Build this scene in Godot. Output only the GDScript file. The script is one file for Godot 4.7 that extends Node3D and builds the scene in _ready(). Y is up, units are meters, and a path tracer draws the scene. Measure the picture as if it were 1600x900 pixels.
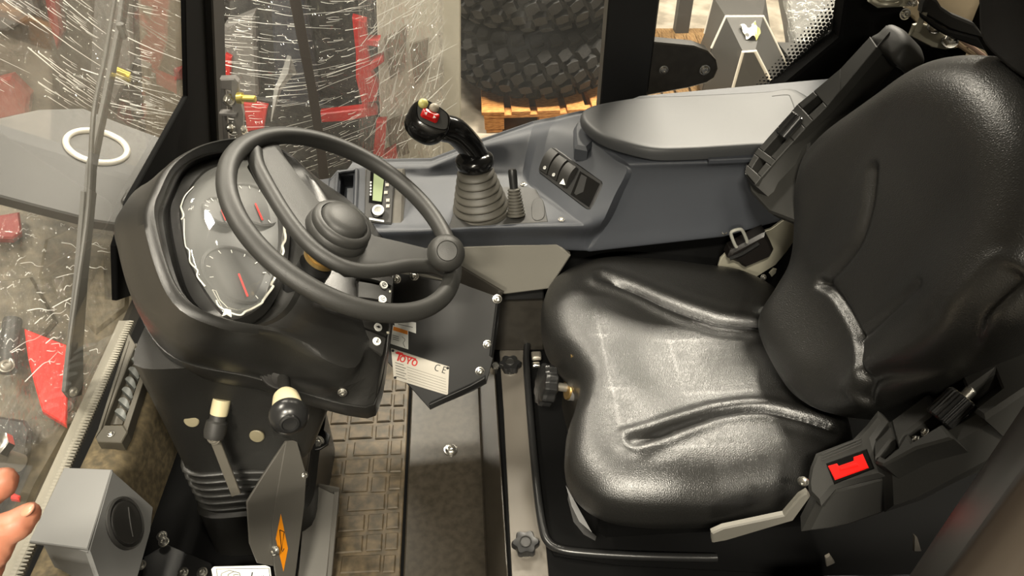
extends Node3D
# Cab of a compact loader in a workshop, seen through its open door. x runs to the rear of the machine, y up, z to the photographer; the cab floor is y = 0.

class Shape:
	var v := PackedVector3Array()

	func tri(a: Vector3, b: Vector3, c: Vector3) -> void:
		v.append(a); v.append(b); v.append(c)

	func quad(a: Vector3, b: Vector3, c: Vector3, d: Vector3) -> void:
		tri(a, b, c); tri(a, c, d)

	func seal(from: int) -> void:   # turns the faces added since `from` outwards
		var o := v[from] if v.size() > from else Vector3.ZERO
		var vol := 0.0
		for i in range(from, v.size(), 3):
			vol += (v[i] - o).dot((v[i + 1] - o).cross(v[i + 2] - o))
		if vol < 0.0:
			for i in range(from, v.size(), 3):
				var t := v[i + 1]
				v[i + 1] = v[i + 2]
				v[i + 2] = t

	func loft(rings: Array, cap_a := true, cap_b := true, closed := true) -> Shape:
		var from := v.size()
		for k in rings.size() - 1:
			var a = rings[k]
			var b = rings[k + 1]
			var n: int = a.size()
			for i in (n if closed else n - 1):
				var j := (i + 1) % n
				quad(a[i], a[j], b[j], b[i])
		if cap_a: fan(rings[0], true)
		if cap_b: fan(rings[-1], false)
		if closed: seal(from)
		return self

	func fan(r, flip: bool) -> void:
		var c := Vector3.ZERO
		for p in r: c += p
		c /= r.size()
		for i in r.size():
			if flip: tri(c, r[(i + 1) % r.size()], r[i])
			else: tri(c, r[i], r[(i + 1) % r.size()])

	func slab(poly: Array, thick: float, bevel := 0.0, toward := Vector3(0, 0.6, 0.8)) -> Shape:
		# a flat plate whose face is `poly` and whose thickness goes away from `toward`
		var from := v.size()
		var n := Vector3.ZERO
		var c := Vector3.ZERO
		for i in poly.size():
			n += (poly[i] as Vector3).cross(poly[(i + 1) % poly.size()])
			c += poly[i] / poly.size()
		n = n.normalized()
		if n.dot(toward) < 0.0: n = -n
		var ux: Vector3 = (poly[1] - poly[0]).normalized()
		ux = (ux - n * ux.dot(n)).normalized()
		var uy := n.cross(ux)
		var flat := PackedVector2Array()
		for p in poly: flat.append(Vector2((p - c).dot(ux), (p - c).dot(uy)))
		if Geometry2D.is_polygon_clockwise(flat): flat.reverse()
		var m := flat.size()
		var inner := PackedVector2Array()
		for i in m:
			var d0 := (flat[i] - flat[(i + m - 1) % m]).normalized()
			var d1 := (flat[(i + 1) % m] - flat[i]).normalized()
			var n0 := Vector2(-d0.y, d0.x)
			var n1 := Vector2(-d1.y, d1.x)
			var k := maxf(0.3, 1.0 + n0.dot(n1))
			inner.append(flat[i] + (n0 + n1) * (bevel / k))
		var put := func(q: Vector2, h: float) -> Vector3: return c + ux * q.x + uy * q.y - n * h
		var tris := Geometry2D.triangulate_polygon(inner)
		if tris.is_empty():
			inner = flat.duplicate()
			tris = Geometry2D.triangulate_polygon(inner)
			print("slab not inset ", poly[0])
		for i in range(0, tris.size(), 3):
			var a := inner[tris[i]]; var b := inner[tris[i + 1]]; var e := inner[tris[i + 2]]
			var cw := (b - a).cross(e - a) < 0.0
			tri(put.call(a, 0.0), put.call(e if cw else b, 0.0), put.call(b if cw else e, 0.0))
		tris = Geometry2D.triangulate_polygon(flat)
		for i in range(0, tris.size(), 3):
			var a := flat[tris[i]]; var b := flat[tris[i + 1]]; var e := flat[tris[i + 2]]
			var cw := (b - a).cross(e - a) < 0.0
			tri(put.call(a, thick), put.call(b if cw else e, thick), put.call(e if cw else b, thick))
		for i in m:
			var j := (i + 1) % m
			if bevel > 0.0:
				quad(put.call(inner[i], 0.0), put.call(flat[i], bevel), put.call(flat[j], bevel), put.call(inner[j], 0.0))
			quad(put.call(flat[i], bevel), put.call(flat[i], thick), put.call(flat[j], thick), put.call(flat[j], bevel))
		seal(from)
		return self

	func tube(pts: Array, r: float, segs := 10, steps := 6, r_end := -1.0, flat := 1.0) -> Shape:
		var path := S.spline(pts, steps) if steps > 1 and pts.size() > 2 else PackedVector3Array(pts)
		var rings := []
		var side := Vector3.ZERO
		for i in path.size():
			var d := (path[mini(i + 1, path.size() - 1)] - path[maxi(i - 1, 0)]).normalized()
			if side == Vector3.ZERO: side = (d.cross(Vector3.UP) if absf(d.y) < 0.9 else d.cross(Vector3.RIGHT)).normalized()
			side = (side - d * side.dot(d)).normalized()
			var up := side.cross(d)
			var t := float(i) / (path.size() - 1)
			var rr := lerpf(r, r_end, t) if r_end >= 0.0 else r
			var ring := PackedVector3Array()
			for k in segs:
				var a := TAU * k / segs
				ring.append(path[i] + side * cos(a) * rr + up * sin(a) * rr * flat)
			rings.append(ring)
		return loft(rings)

	func lathe(prof: Array, xf: Transform3D, segs := 24) -> Shape:   # prof: (radius, height along xf.basis.y)
		var rings := []
		for p in prof:
			var ring := PackedVector3Array()
			for k in segs:
				var a := TAU * k / segs
				ring.append(xf * Vector3(cos(a) * p.x, p.y, sin(a) * p.x))
			rings.append(ring)
		return loft(rings)

	func box(c: Vector3, size: Vector3, bevel := 0.0, b := Basis()) -> Shape:
		var h := size / 2.0
		var bv := minf(bevel, minf(h.x, minf(h.y, h.z)) * 0.98)
		var rings := []
		for lay in ([[-h.y, bv], [-h.y + bv, 0.0], [h.y - bv, 0.0], [h.y, bv]] if bv > 0.0 else [[-h.y, 0.0], [h.y, 0.0]]):
			var x: float = h.x - lay[1]
			var z: float = h.z - lay[1]
			var ring := PackedVector3Array()
			var cut := bv * 0.6
			for q in ([[x, -z + cut], [x, z - cut], [x - cut, z], [-x + cut, z], [-x, z - cut], [-x, -z + cut], [-x + cut, -z], [x - cut, -z]] if bv > 0.0 else [[x, -z], [x, z], [-x, z], [-x, -z]]):
				ring.append(c + b * Vector3(q[0], lay[0], q[1]))
			rings.append(ring)
		return loft(rings)

	func ball(c: Vector3, r: Vector3, b := Basis(), nu := 20, nv := 12) -> Shape:
		var rings := []
		for i in range(1, nv):
			var p := PI * i / nv
			var ring := PackedVector3Array()
			for k in nu:
				var a := TAU * k / nu
				ring.append(c + b * Vector3(cos(a) * sin(p) * r.x, cos(p) * r.y, sin(a) * sin(p) * r.z))
			rings.append(ring)
		return loft(rings)

	func grid(nu: int, nv: int, f: Callable) -> Shape:   # open sheet, f(u, v) with u and v in 0..1
		var rows := []
		for i in nu + 1:
			var row := PackedVector3Array()
			for j in nv + 1: row.append(f.call(float(i) / nu, float(j) / nv))
			rows.append(row)
		for i in nu:
			for j in nv: quad(rows[i][j], rows[i][j + 1], rows[i + 1][j + 1], rows[i + 1][j])
		return self

	func joined(o: Shape, xf := Transform3D()) -> Shape:
		v.append_array(xf * o.v)
		return self

	func mesh(base := Vector3.ZERO, angle := 38.0) -> ArrayMesh:
		var n := v.size()
		var fn := PackedVector3Array()
		fn.resize(n / 3)
		var unit := PackedVector3Array()
		unit.resize(n / 3)
		var near := {}
		var keys := PackedInt32Array()
		keys.resize(n)
		var lists := []
		for i in range(0, n, 3):
			var c := (v[i + 1] - v[i]).cross(v[i + 2] - v[i])
			fn[i / 3] = c
			unit[i / 3] = c.normalized()
			for k in 3:
				var key := Vector3i((v[i + k] * 20000.0).round())
				var at: int = near.get(key, -1)
				if at < 0:
					at = lists.size()
					near[key] = at
					lists.append(PackedInt32Array())
				lists[at].append(i / 3)
				keys[i + k] = at
		var lim := cos(deg_to_rad(angle))
		var pos := PackedVector3Array()
		var nor := PackedVector3Array()
		pos.resize(n)
		nor.resize(n)
		for i in range(0, n, 3):
			for k in 3:
				var src: int = i + [0, 2, 1][k]
				var s := Vector3.ZERO
				for f in lists[keys[src]]:
					if unit[f].dot(unit[i / 3]) >= lim: s += fn[f]
				nor[i + k] = s.normalized() if s.length_squared() > 0.0 else unit[i / 3]
				pos[i + k] = v[src] - base
		var arr := []
		arr.resize(Mesh.ARRAY_MAX)
		arr[Mesh.ARRAY_VERTEX] = pos
		arr[Mesh.ARRAY_NORMAL] = nor
		var m := ArrayMesh.new()
		m.add_surface_from_arrays(Mesh.PRIMITIVE_TRIANGLES, arr)
		return m

class S:   # curves and numbers
	static func cr(a: Vector3, b: Vector3, c: Vector3, d: Vector3, t: float) -> Vector3:
		return 0.5 * (2.0 * b + (c - a) * t + (2.0 * a - 5.0 * b + 4.0 * c - d) * t * t + (3.0 * b - a - 3.0 * c + d) * t * t * t)

	static func spline(p: Array, steps: int) -> PackedVector3Array:
		var out := PackedVector3Array()
		var n := p.size()
		for i in n - 1:
			for k in steps: out.append(cr(p[maxi(i - 1, 0)], p[i], p[i + 1], p[mini(i + 2, n - 1)], float(k) / steps))
		out.append(p[n - 1])
		return out

	static func ring(p: Array, count: int) -> PackedVector3Array:   # closed curve through p, `count` points evenly along it
		var n := p.size()
		var fine := PackedVector3Array()
		for i in n:
			for k in 10: fine.append(cr(p[(i + n - 1) % n], p[i], p[(i + 1) % n], p[(i + 2) % n], k / 10.0))
		var total := 0.0
		for i in fine.size(): total += fine[i].distance_to(fine[(i + 1) % fine.size()])
		var out := PackedVector3Array()
		var at := 0.0
		var want := 0.0
		for i in fine.size():
			var d := fine[i].distance_to(fine[(i + 1) % fine.size()])
			while want <= at + d and out.size() < count:
				out.append(fine[i].lerp(fine[(i + 1) % fine.size()], (want - at) / maxf(d, 1e-9)))
				want += total / count
			at += d
		while out.size() < count: out.append(fine[0])
		return out

	static func along(y: Vector3, hint := Vector3.RIGHT) -> Basis:   # a basis whose y points along `y`
		y = y.normalized()
		if absf(y.dot(hint)) > 0.95: hint = Vector3.FORWARD
		var x := (hint - y * hint.dot(y)).normalized()
		return Basis(x, y, x.cross(y))

	static func ss(a: float, b: float, x: float) -> float:
		var t := clampf((x - a) / (b - a), 0.0, 1.0)
		return t * t * (3.0 - 2.0 * t)

	static func dist(p: Vector2, line: Array) -> float:   # to a polyline
		var best := 1e9
		for i in line.size() - 1:
			best = minf(best, p.distance_to(Geometry2D.get_closest_point_to_segment(p, line[i], line[i + 1])))
		return best

	static func nets(lo: Vector3, hi: Vector3, cell: float, f: Callable) -> Shape:   # surface nets of f = 0
		var nx := int((hi.x - lo.x) / cell) + 2
		var ny := int((hi.y - lo.y) / cell) + 2
		var nz := int((hi.z - lo.z) / cell) + 2
		var val := PackedFloat32Array()
		val.resize(nx * ny * nz)
		for z in nz:
			for y in ny:
				for x in nx: val[(z * ny + y) * nx + x] = f.call(lo + Vector3(x, y, z) * cell)
		var at := PackedInt32Array()
		at.resize(val.size())
		at.fill(-1)
		var pts := PackedVector3Array()
		var off := [0, 1, nx, nx + 1, nx * ny, nx * ny + 1, nx * ny + nx, nx * ny + nx + 1]
		var cor := [Vector3(0, 0, 0), Vector3(1, 0, 0), Vector3(0, 1, 0), Vector3(1, 1, 0), Vector3(0, 0, 1), Vector3(1, 0, 1), Vector3(0, 1, 1), Vector3(1, 1, 1)]
		var edges := [[0, 1], [2, 3], [4, 5], [6, 7], [0, 2], [1, 3], [4, 6], [5, 7], [0, 4], [1, 5], [2, 6], [3, 7]]
		for z in nz - 1:
			for y in ny - 1:
				for x in nx - 1:
					var i := (z * ny + y) * nx + x
					var neg := 0
					for o in off:
						if val[i + o] < 0.0: neg += 1
					if neg == 0 or neg == 8: continue
					var s := Vector3.ZERO
					var c := 0
					for e in edges:
						var a := val[i + off[e[0]]]
						var b := val[i + off[e[1]]]
						if (a < 0.0) != (b < 0.0):
							s += (cor[e[0]] as Vector3).lerp(cor[e[1]], a / (a - b))
							c += 1
					at[i] = pts.size()
					pts.append(lo + (Vector3(x, y, z) + s / c) * cell)
		var sh := Shape.new()
		var st := [1, nx, nx * ny]
		for z in range(1, nz - 1):
			for y in range(1, ny - 1):
				for x in range(1, nx - 1):
					var i := (z * ny + y) * nx + x
					for ax in 3:
						var j: int = i + st[ax]
						if (val[i] < 0.0) == (val[j] < 0.0): continue
						var u: int = st[(ax + 1) % 3]
						var w: int = st[(ax + 2) % 3]
						var q := [at[i - u - w], at[i - w], at[i], at[i - u]]
						if q.min() < 0: continue
						if val[i] < 0.0: sh.quad(pts[q[0]], pts[q[1]], pts[q[2]], pts[q[3]])
						else: sh.quad(pts[q[0]], pts[q[3]], pts[q[2]], pts[q[1]])
		return sh

var M := {}          # materials by name
var used := {}       # names taken at top level
var shared := {}     # meshes used many times

func numbered(called: String) -> String:
	used[called] = used.get(called, -1) + 1
	return called if used[called] == 0 else "%s_%03d" % [called, used[called]]

func tag(o: Node, label: String, category: String, group := "") -> Node:
	o.set_meta("label", label)
	o.set_meta("category", category)
	if group: o.set_meta("group", group)
	return o

func thing(called: String, label: String, category: String, base: Vector3, group := "") -> Node3D:
	var o := Node3D.new()
	o.name = numbered(called)
	add_child(o)
	o.position = base
	return tag(o, label, category, group)

func part(called: String, parent: Node, at: Vector3) -> Node3D:   # a part that has pieces of its own
	var o := Node3D.new()
	o.name = called
	parent.add_child(o, true)
	o.position = at - origin(parent)
	return o

func origin(o: Node) -> Vector3:
	var p := Vector3.ZERO
	while o is Node3D and o != self:
		p += o.position
		o = o.get_parent()
	return p

func obj(called: String, s: Shape, m: String, parent: Node = null, angle := 38.0) -> MeshInstance3D:   # a shape in world coordinates becomes one mesh
	var o := MeshInstance3D.new()
	o.material_override = M[m]
	if parent:
		o.name = called
		o.mesh = s.mesh(origin(parent), angle)
		parent.add_child(o, true)
	else:
		o.name = numbered(called)
		var c := Vector3.ZERO
		o.mesh = s.mesh(c, angle)
		add_child(o)
	return o

func single(called: String, s: Shape, m: String, label: String, category: String, group := "", angle := 38.0) -> MeshInstance3D:
	var o := obj(called, s, m, null, angle)
	tag(o, label, category, group)
	return o

func struct(called: String, s: Shape, m: String, angle := 38.0) -> MeshInstance3D:
	var o := obj(called, s, m, null, angle)
	o.set_meta("kind", "structure")
	return o

func copy_of(called: String, key: String, m: String, parent: Node, xf: Transform3D) -> MeshInstance3D:   # a part that shares its mesh
	var o := MeshInstance3D.new()
	o.mesh = shared[key]
	o.material_override = M[m]
	o.name = called
	parent.add_child(o, true)
	o.transform = Transform3D(xf.basis, xf.origin - origin(parent))
	return o

func bolt(parent: Node, at: Vector3, dir: Vector3, r := 0.008, m := "zinc", called := "bolt") -> void:
	if not shared.has("bolt"):
		var s := Shape.new()
		s.lathe([Vector2(1.25, 0), Vector2(1.25, 0.12), Vector2(1.0, 0.16), Vector2(0.98, 0.45), Vector2(0.75, 0.66), Vector2(0.45, 0.72), Vector2(0.42, 0.45), Vector2(0.1, 0.42)], Transform3D(), 14)
		shared["bolt"] = s.mesh(Vector3.ZERO, 30.0)
		s = Shape.new()
		s.lathe([Vector2(1.3, 0), Vector2(1.3, 0.14), Vector2(1.05, 0.18)], Transform3D(), 16)
		s.lathe([Vector2(1.0, 0.15), Vector2(1.0, 0.75), Vector2(0.85, 0.85)], Transform3D(), 6)
		s.lathe([Vector2(0.5, 0.8), Vector2(0.5, 1.15), Vector2(0.4, 1.22)], Transform3D(), 10)
		shared["nut"] = s.mesh(Vector3.ZERO, 30.0)
	copy_of(called, "nut" if called == "nut" else "bolt", m, parent, Transform3D(S.along(dir).scaled(Vector3.ONE * r), at))

func lettering(called: String, text: String, at: Vector3, right: Vector3, up: Vector3, height: float, m: String, parent: Node, font := "Droid Sans", bold := false) -> MeshInstance3D:
	var t := TextMesh.new()
	var f := SystemFont.new()
	f.font_names = PackedStringArray([font])
	if bold: f.font_weight = 700
	t.font = f
	t.text = text
	t.font_size = 32
	t.pixel_size = height / 24.0
	t.depth = 0.0006
	t.curve_step = 2.0
	var o := MeshInstance3D.new()
	o.mesh = t
	o.material_override = M[m]
	o.name = called
	parent.add_child(o, true)
	var x := right.normalized()
	var y := (up - x * up.dot(x)).normalized()
	o.transform = Transform3D(Basis(x, y, x.cross(y)), at - origin(parent))
	return o

func _ready() -> void:
	var cam := Camera3D.new()
	cam.name = "camera"
	cam.position = Vector3(0, 1.42, 0)
	cam.rotation = Vector3(deg_to_rad(-41.2), deg_to_rad(-3.7), 0)
	cam.fov = 41.11
	cam.near = 0.05
	cam.far = 60.0
	add_child(cam)
	var we := WorldEnvironment.new()
	we.name = "surroundings"
	var env := Environment.new()
	env.background_mode = Environment.BG_COLOR
	env.background_color = Color(0.05, 0.045, 0.04)
	env.tonemap_mode = Environment.TONE_MAPPER_LINEAR
	env.tonemap_exposure = 1.0
	env.sdfgi_enabled = true
	env.ssao_enabled = true
	env.ssil_enabled = true
	we.environment = env
	add_child(we)
	materials()
	more_materials()
	# ceiling lamps of the hall: [centre, length along x, width along z, energy]
	lamp(Vector3(-1.7, 3.9, 4.9), Vector2(0.9, 0.4), 40.0, "white ceiling lamp far behind the photographer")
	lamp(Vector3(-0.5, 3.9, 1.7), Vector2(0.7, 0.3), 28.0, "white ceiling lamp over the open door side of the cab")
	lamp(Vector3(1.2, 3.9, 1.5), Vector2(0.7, 0.3), 14.0, "white ceiling lamp over the rear of the cab on the door side")
	lamp(Vector3(1.35, 3.9, -4.1), Vector2(1.4, 0.5), 62.0, "white ceiling lamp over the far side of the cab by the tyres")
	lamp(Vector3(-2.0, 3.9, -1.3), Vector2(0.4, 1.2), 21.0, "white ceiling lamp in front of the windscreen")
	lamp(Vector3(3.3, 3.9, -6.2), Vector2(1.2, 0.6), 26.0, "white ceiling lamp over the steel troughs behind the cab")
	lamp(Vector3(-1.6, 3.9, -4.8), Vector2(1.2, 0.4), 30.0, "white ceiling lamp over the wrapped machine beyond the cab")
	hall()
	cab_shell()
	side_console()
	console_fittings()
	steering()
	cowl()
	front_corner()
	floor_things()
	seat()
	armrests()
	rear_corner()
	wrapped_machine()
	tyres_and_pallets()
	front_outside()
	hand()

func mat(n: String, col: Color, rough: float, metal := 0.0) -> StandardMaterial3D:
	var m := StandardMaterial3D.new()
	m.resource_name = n
	m.albedo_color = col
	m.roughness = rough
	m.metallic = metal
	M[n] = m
	return m

func noise(kind: int, freq: float, oct: int, ramp: Array, seed_: int, size := 512) -> NoiseTexture2D:
	var f := FastNoiseLite.new()
	f.noise_type = kind
	f.frequency = freq
	f.fractal_octaves = oct
	f.fractal_type = FastNoiseLite.FRACTAL_FBM if oct > 1 else FastNoiseLite.FRACTAL_NONE
	f.cellular_return_type = FastNoiseLite.RETURN_DISTANCE2_SUB
	f.seed = seed_
	var t := NoiseTexture2D.new()
	t.width = size
	t.height = size
	t.seamless = true
	t.noise = f
	if ramp:
		var g := Gradient.new()
		g.offsets = PackedFloat32Array(ramp[0])
		g.colors = PackedColorArray(ramp[1])
		t.color_ramp = g
	return t

func relief(m: StandardMaterial3D, t: Texture2D, cm: float, scale: float) -> void:
	m.heightmap_enabled = true
	m.heightmap_texture = t
	m.heightmap_scale = cm
	m.uv1_triplanar = true
	m.uv1_scale = Vector3.ONE * scale

func coloured(m: StandardMaterial3D, t: Texture2D, scale: Vector3) -> void:
	m.albedo_texture = t
	m.uv1_triplanar = true
	m.uv1_scale = scale

func materials() -> void:
	var grain := noise(FastNoiseLite.TYPE_CELLULAR, 0.06, 1, [], 3)
	var hide := noise(FastNoiseLite.TYPE_CELLULAR, 0.045, 2, [], 5, 1024)
	var cloud := noise(FastNoiseLite.TYPE_SIMPLEX, 0.012, 5, [], 8)
	var g := func(a: float) -> Color: return Color(a, a, a)
	var dust := noise(FastNoiseLite.TYPE_SIMPLEX, 0.02, 6, [[0.1, 0.55, 0.95], [Color(0.84, 0.83, 0.81), Color(0.93, 0.925, 0.91), Color(1, 0.99, 0.97)]], 11)
	var dusty := noise(FastNoiseLite.TYPE_SIMPLEX, 0.018, 6, [[0.15, 0.5, 0.9], [Color(0.68, 0.66, 0.61), Color(0.84, 0.8, 0.73), Color(1, 0.95, 0.86)]], 12)
	var wood := noise(FastNoiseLite.TYPE_SIMPLEX, 0.02, 4, [[0.2, 0.5, 0.8], [Color(0.72, 0.6, 0.44), Color(0.9, 0.78, 0.6), Color(1, 0.92, 0.76)]], 14)
	var con := noise(FastNoiseLite.TYPE_SIMPLEX, 0.01, 5, [[0.2, 0.6, 0.9], [Color(0.78, 0.77, 0.75), Color(0.94, 0.93, 0.91), Color(1, 1, 1)]], 15)
	var m := mat("black_plastic", Color(0.16, 0.157, 0.15), 0.5)
	relief(m, grain, 0.018, 26.0)
	m = mat("soft_plastic", Color(0.16, 0.158, 0.15), 0.5)
	relief(m, grain, 0.02, 22.0)
	m = mat("console_grey", Color(0.222, 0.233, 0.255), 0.5)
	relief(m, grain, 0.012, 30.0)
	m = mat("lid_grey", Color(0.245, 0.25, 0.256), 0.5)
	relief(m, grain, 0.008, 30.0)
	m = mat("apron_grey", Color(0.42, 0.41, 0.38), 0.6)
	relief(m, grain, 0.01, 26.0)
	m = mat("plate_grey", Color(0.36, 0.35, 0.33), 0.45)
	coloured(m, dust, Vector3.ONE * 2.5)
	m = mat("dark_paint", Color(0.2, 0.19, 0.175), 0.32)
	coloured(m, dust, Vector3.ONE * 3.0)
	m = mat("black_paint", Color(0.1, 0.1, 0.1), 0.4)
	m = mat("gloss_black", Color(0.06, 0.06, 0.06), 0.16)
	m = mat("matt_black", Color(0.05, 0.05, 0.05), 0.9)
	m.metallic_specular = 0.2
	m = mat("vinyl", Color(0.11, 0.108, 0.102), 0.36)
	m.metallic_specular = 0.75
	relief(m, hide, 0.055, 8.0)
	m = mat("rubber", Color(0.13, 0.125, 0.12), 0.7)
	m = mat("boot_rubber", Color(0.27, 0.26, 0.235), 0.55)
	m = mat("tyre_rubber", Color(0.135, 0.133, 0.13), 0.75)
	relief(m, cloud, 0.1, 6.0)
	m = mat("mat_rubber", Color(0.36, 0.33, 0.28), 0.55)
	coloured(m, dusty, Vector3.ONE * 3.0)
	m = mat("sill_foam", Color(0.44, 0.41, 0.34), 0.8)
	coloured(m, dusty, Vector3.ONE * 5.0)
	m = mat("seal_grey", Color(0.5, 0.485, 0.44), 0.6)
	m = mat("zinc", Color(0.8, 0.79, 0.76), 0.25, 0.95)
	m = mat("galvanised", Color(0.66, 0.645, 0.58), 0.4, 0.3)
	m = mat("brass", Color(0.72, 0.6, 0.38), 0.35, 0.85)
	m = mat("steel", Color(0.5, 0.48, 0.44), 0.4, 0.4)
	m = mat("cream", Color(0.72, 0.68, 0.55), 0.5)
	m = mat("white", Color(0.86, 0.86, 0.84), 0.5)
	m = mat("print_black", Color(0.05, 0.05, 0.05), 0.6)
	m = mat("print_grey", Color(0.42, 0.42, 0.4), 0.6)
	m = mat("plate_silver", Color(0.72, 0.7, 0.66), 0.42, 0.55)
	m = mat("red_print", Color(0.8, 0.08, 0.06), 0.5)
	m = mat("red_paint", Color(0.75, 0.07, 0.06), 0.4)
	m = mat("red_plastic", Color(0.9, 0.1, 0.08), 0.35)
	m = mat("button_red", Color(0.7, 0.06, 0.06), 0.3)
	m = mat("button_yellow", Color(0.72, 0.7, 0.42), 0.4)
	m = mat("button_grey", Color(0.55, 0.52, 0.46), 0.45)
	m = mat("yellow_print", Color(0.85, 0.52, 0.06), 0.5)
	m = mat("orange_print", Color(0.85, 0.5, 0.08), 0.5)
	m = mat("lcd", Color(0.55, 0.6, 0.47), 0.2)
	m = mat("wood", Color(0.86, 0.68, 0.48), 0.75)
	coloured(m, wood, Vector3(1.5, 12.0, 12.0))
	m = mat("wood_floor", Color(0.5, 0.44, 0.35), 0.6)
	coloured(m, wood, Vector3(9.0, 9.0, 1.2))
	m = mat("concrete", Color(0.66, 0.63, 0.58), 0.5)
	coloured(m, con, Vector3.ONE * 0.7)
	m.uv1_world_triplanar = true
	m = mat("hall_wall", Color(0.45, 0.44, 0.42), 0.8)
	m = mat("machine_dark", Color(0.07, 0.065, 0.07), 0.45)
	m = mat("machine_grey", Color(0.42, 0.41, 0.4), 0.5)
	m = mat("card", Color(0.8, 0.78, 0.72), 0.8)
	m = mat("card_brown", Color(0.44, 0.4, 0.34), 0.8)
	m = mat("strap", Color(0.2, 0.17, 0.15), 0.7)
	m = mat("crate_grey", Color(0.25, 0.245, 0.235), 0.5)
	m = mat("edge_white", Color(0.85, 0.83, 0.78), 0.5)
	m = mat("paper", Color(0.9, 0.88, 0.8), 0.7)
	m = mat("skin", Color(0.62, 0.4, 0.31), 0.5)
	m.subsurf_scatter_enabled = true
	m.subsurf_scatter_strength = 0.15
	m = mat("nail", Color(0.7, 0.49, 0.4), 0.35)
	for f in [["glass", 0.06], ["lens", 0.1], ["film", 0.05], ["glint_white", 0.3], ["flap", 0.3], ["hazy_glass", 0.14]]:
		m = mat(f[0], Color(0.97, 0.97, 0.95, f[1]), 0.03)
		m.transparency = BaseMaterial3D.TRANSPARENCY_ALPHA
	M["film"].roughness = 0.08
	M["film"].albedo_color = Color(0.9, 0.9, 0.88, 0.03)
	M["glint_white"].albedo_color = Color(0.97, 0.97, 0.95, 0.7)  # near-opaque white that paints the highlights of the stretch film
	M["glint_white"].roughness = 0.3
	M["hazy_glass"].albedo_color = Color(0.86, 0.84, 0.79, 0.14)  # milky veil in the colour stands in for the hall reflected in the windscreen
	M["flap"].albedo_color = Color(0.95, 0.95, 0.93, 0.35)
	M["flap"].roughness = 0.3
	m = mat("lamp_glow", Color(1, 0.95, 0.88), 0.5)
	m.emission_enabled = true
	m.emission = Color(1, 0.95, 0.86)
	m.emission_energy_multiplier = 12.0
	m = mat("lamp_body", Color(0.85, 0.85, 0.83), 0.4)

func lamp(at: Vector3, size: Vector2, energy: float, label: String) -> void:
	var t := thing("ceiling_lamp", label, "lamp", at)
	obj("housing", Shape.new().box(at + Vector3(0, 0.05, 0), Vector3(size.x + 0.06, 0.08, size.y + 0.06), 0.01), "lamp_body", t)
	obj("diffuser", Shape.new().box(at, Vector3(size.x, 0.02, size.y), 0.004), "lamp_glow", t)
	var l := AreaLight3D.new()
	l.name = "lamp_light"
	l.area_size = size
	l.light_color = Color(1, 0.965, 0.89)
	l.light_energy = energy
	l.area_range = 30.0
	l.area_attenuation = 2.0
	l.shadow_enabled = true
	l.rotation = Vector3(-PI / 2, 0, 0)
	add_child(l)
	l.position = at + Vector3(0, -0.02, 0)

func hall() -> void:
	struct("floor", Shape.new().box(Vector3(0, -1.05, -2.5), Vector3(17, 0.1, 17)), "concrete")
	struct("ceiling", Shape.new().box(Vector3(0, 4.15, -2.5), Vector3(17, 0.2, 17)), "hall_wall")
	struct("wall_back", Shape.new().box(Vector3(0, 1.5, -11.0), Vector3(17, 5.2, 0.2)), "hall_wall")
	struct("wall_front", Shape.new().box(Vector3(0, 1.5, 6.0), Vector3(17, 5.2, 0.2)), "hall_wall")
	struct("wall_left", Shape.new().box(Vector3(-8.5, 1.5, -2.5), Vector3(0.2, 5.2, 17)), "hall_wall")
	struct("wall_right", Shape.new().box(Vector3(8.5, 1.5, -2.5), Vector3(0.2, 5.2, 17)), "hall_wall")

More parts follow.
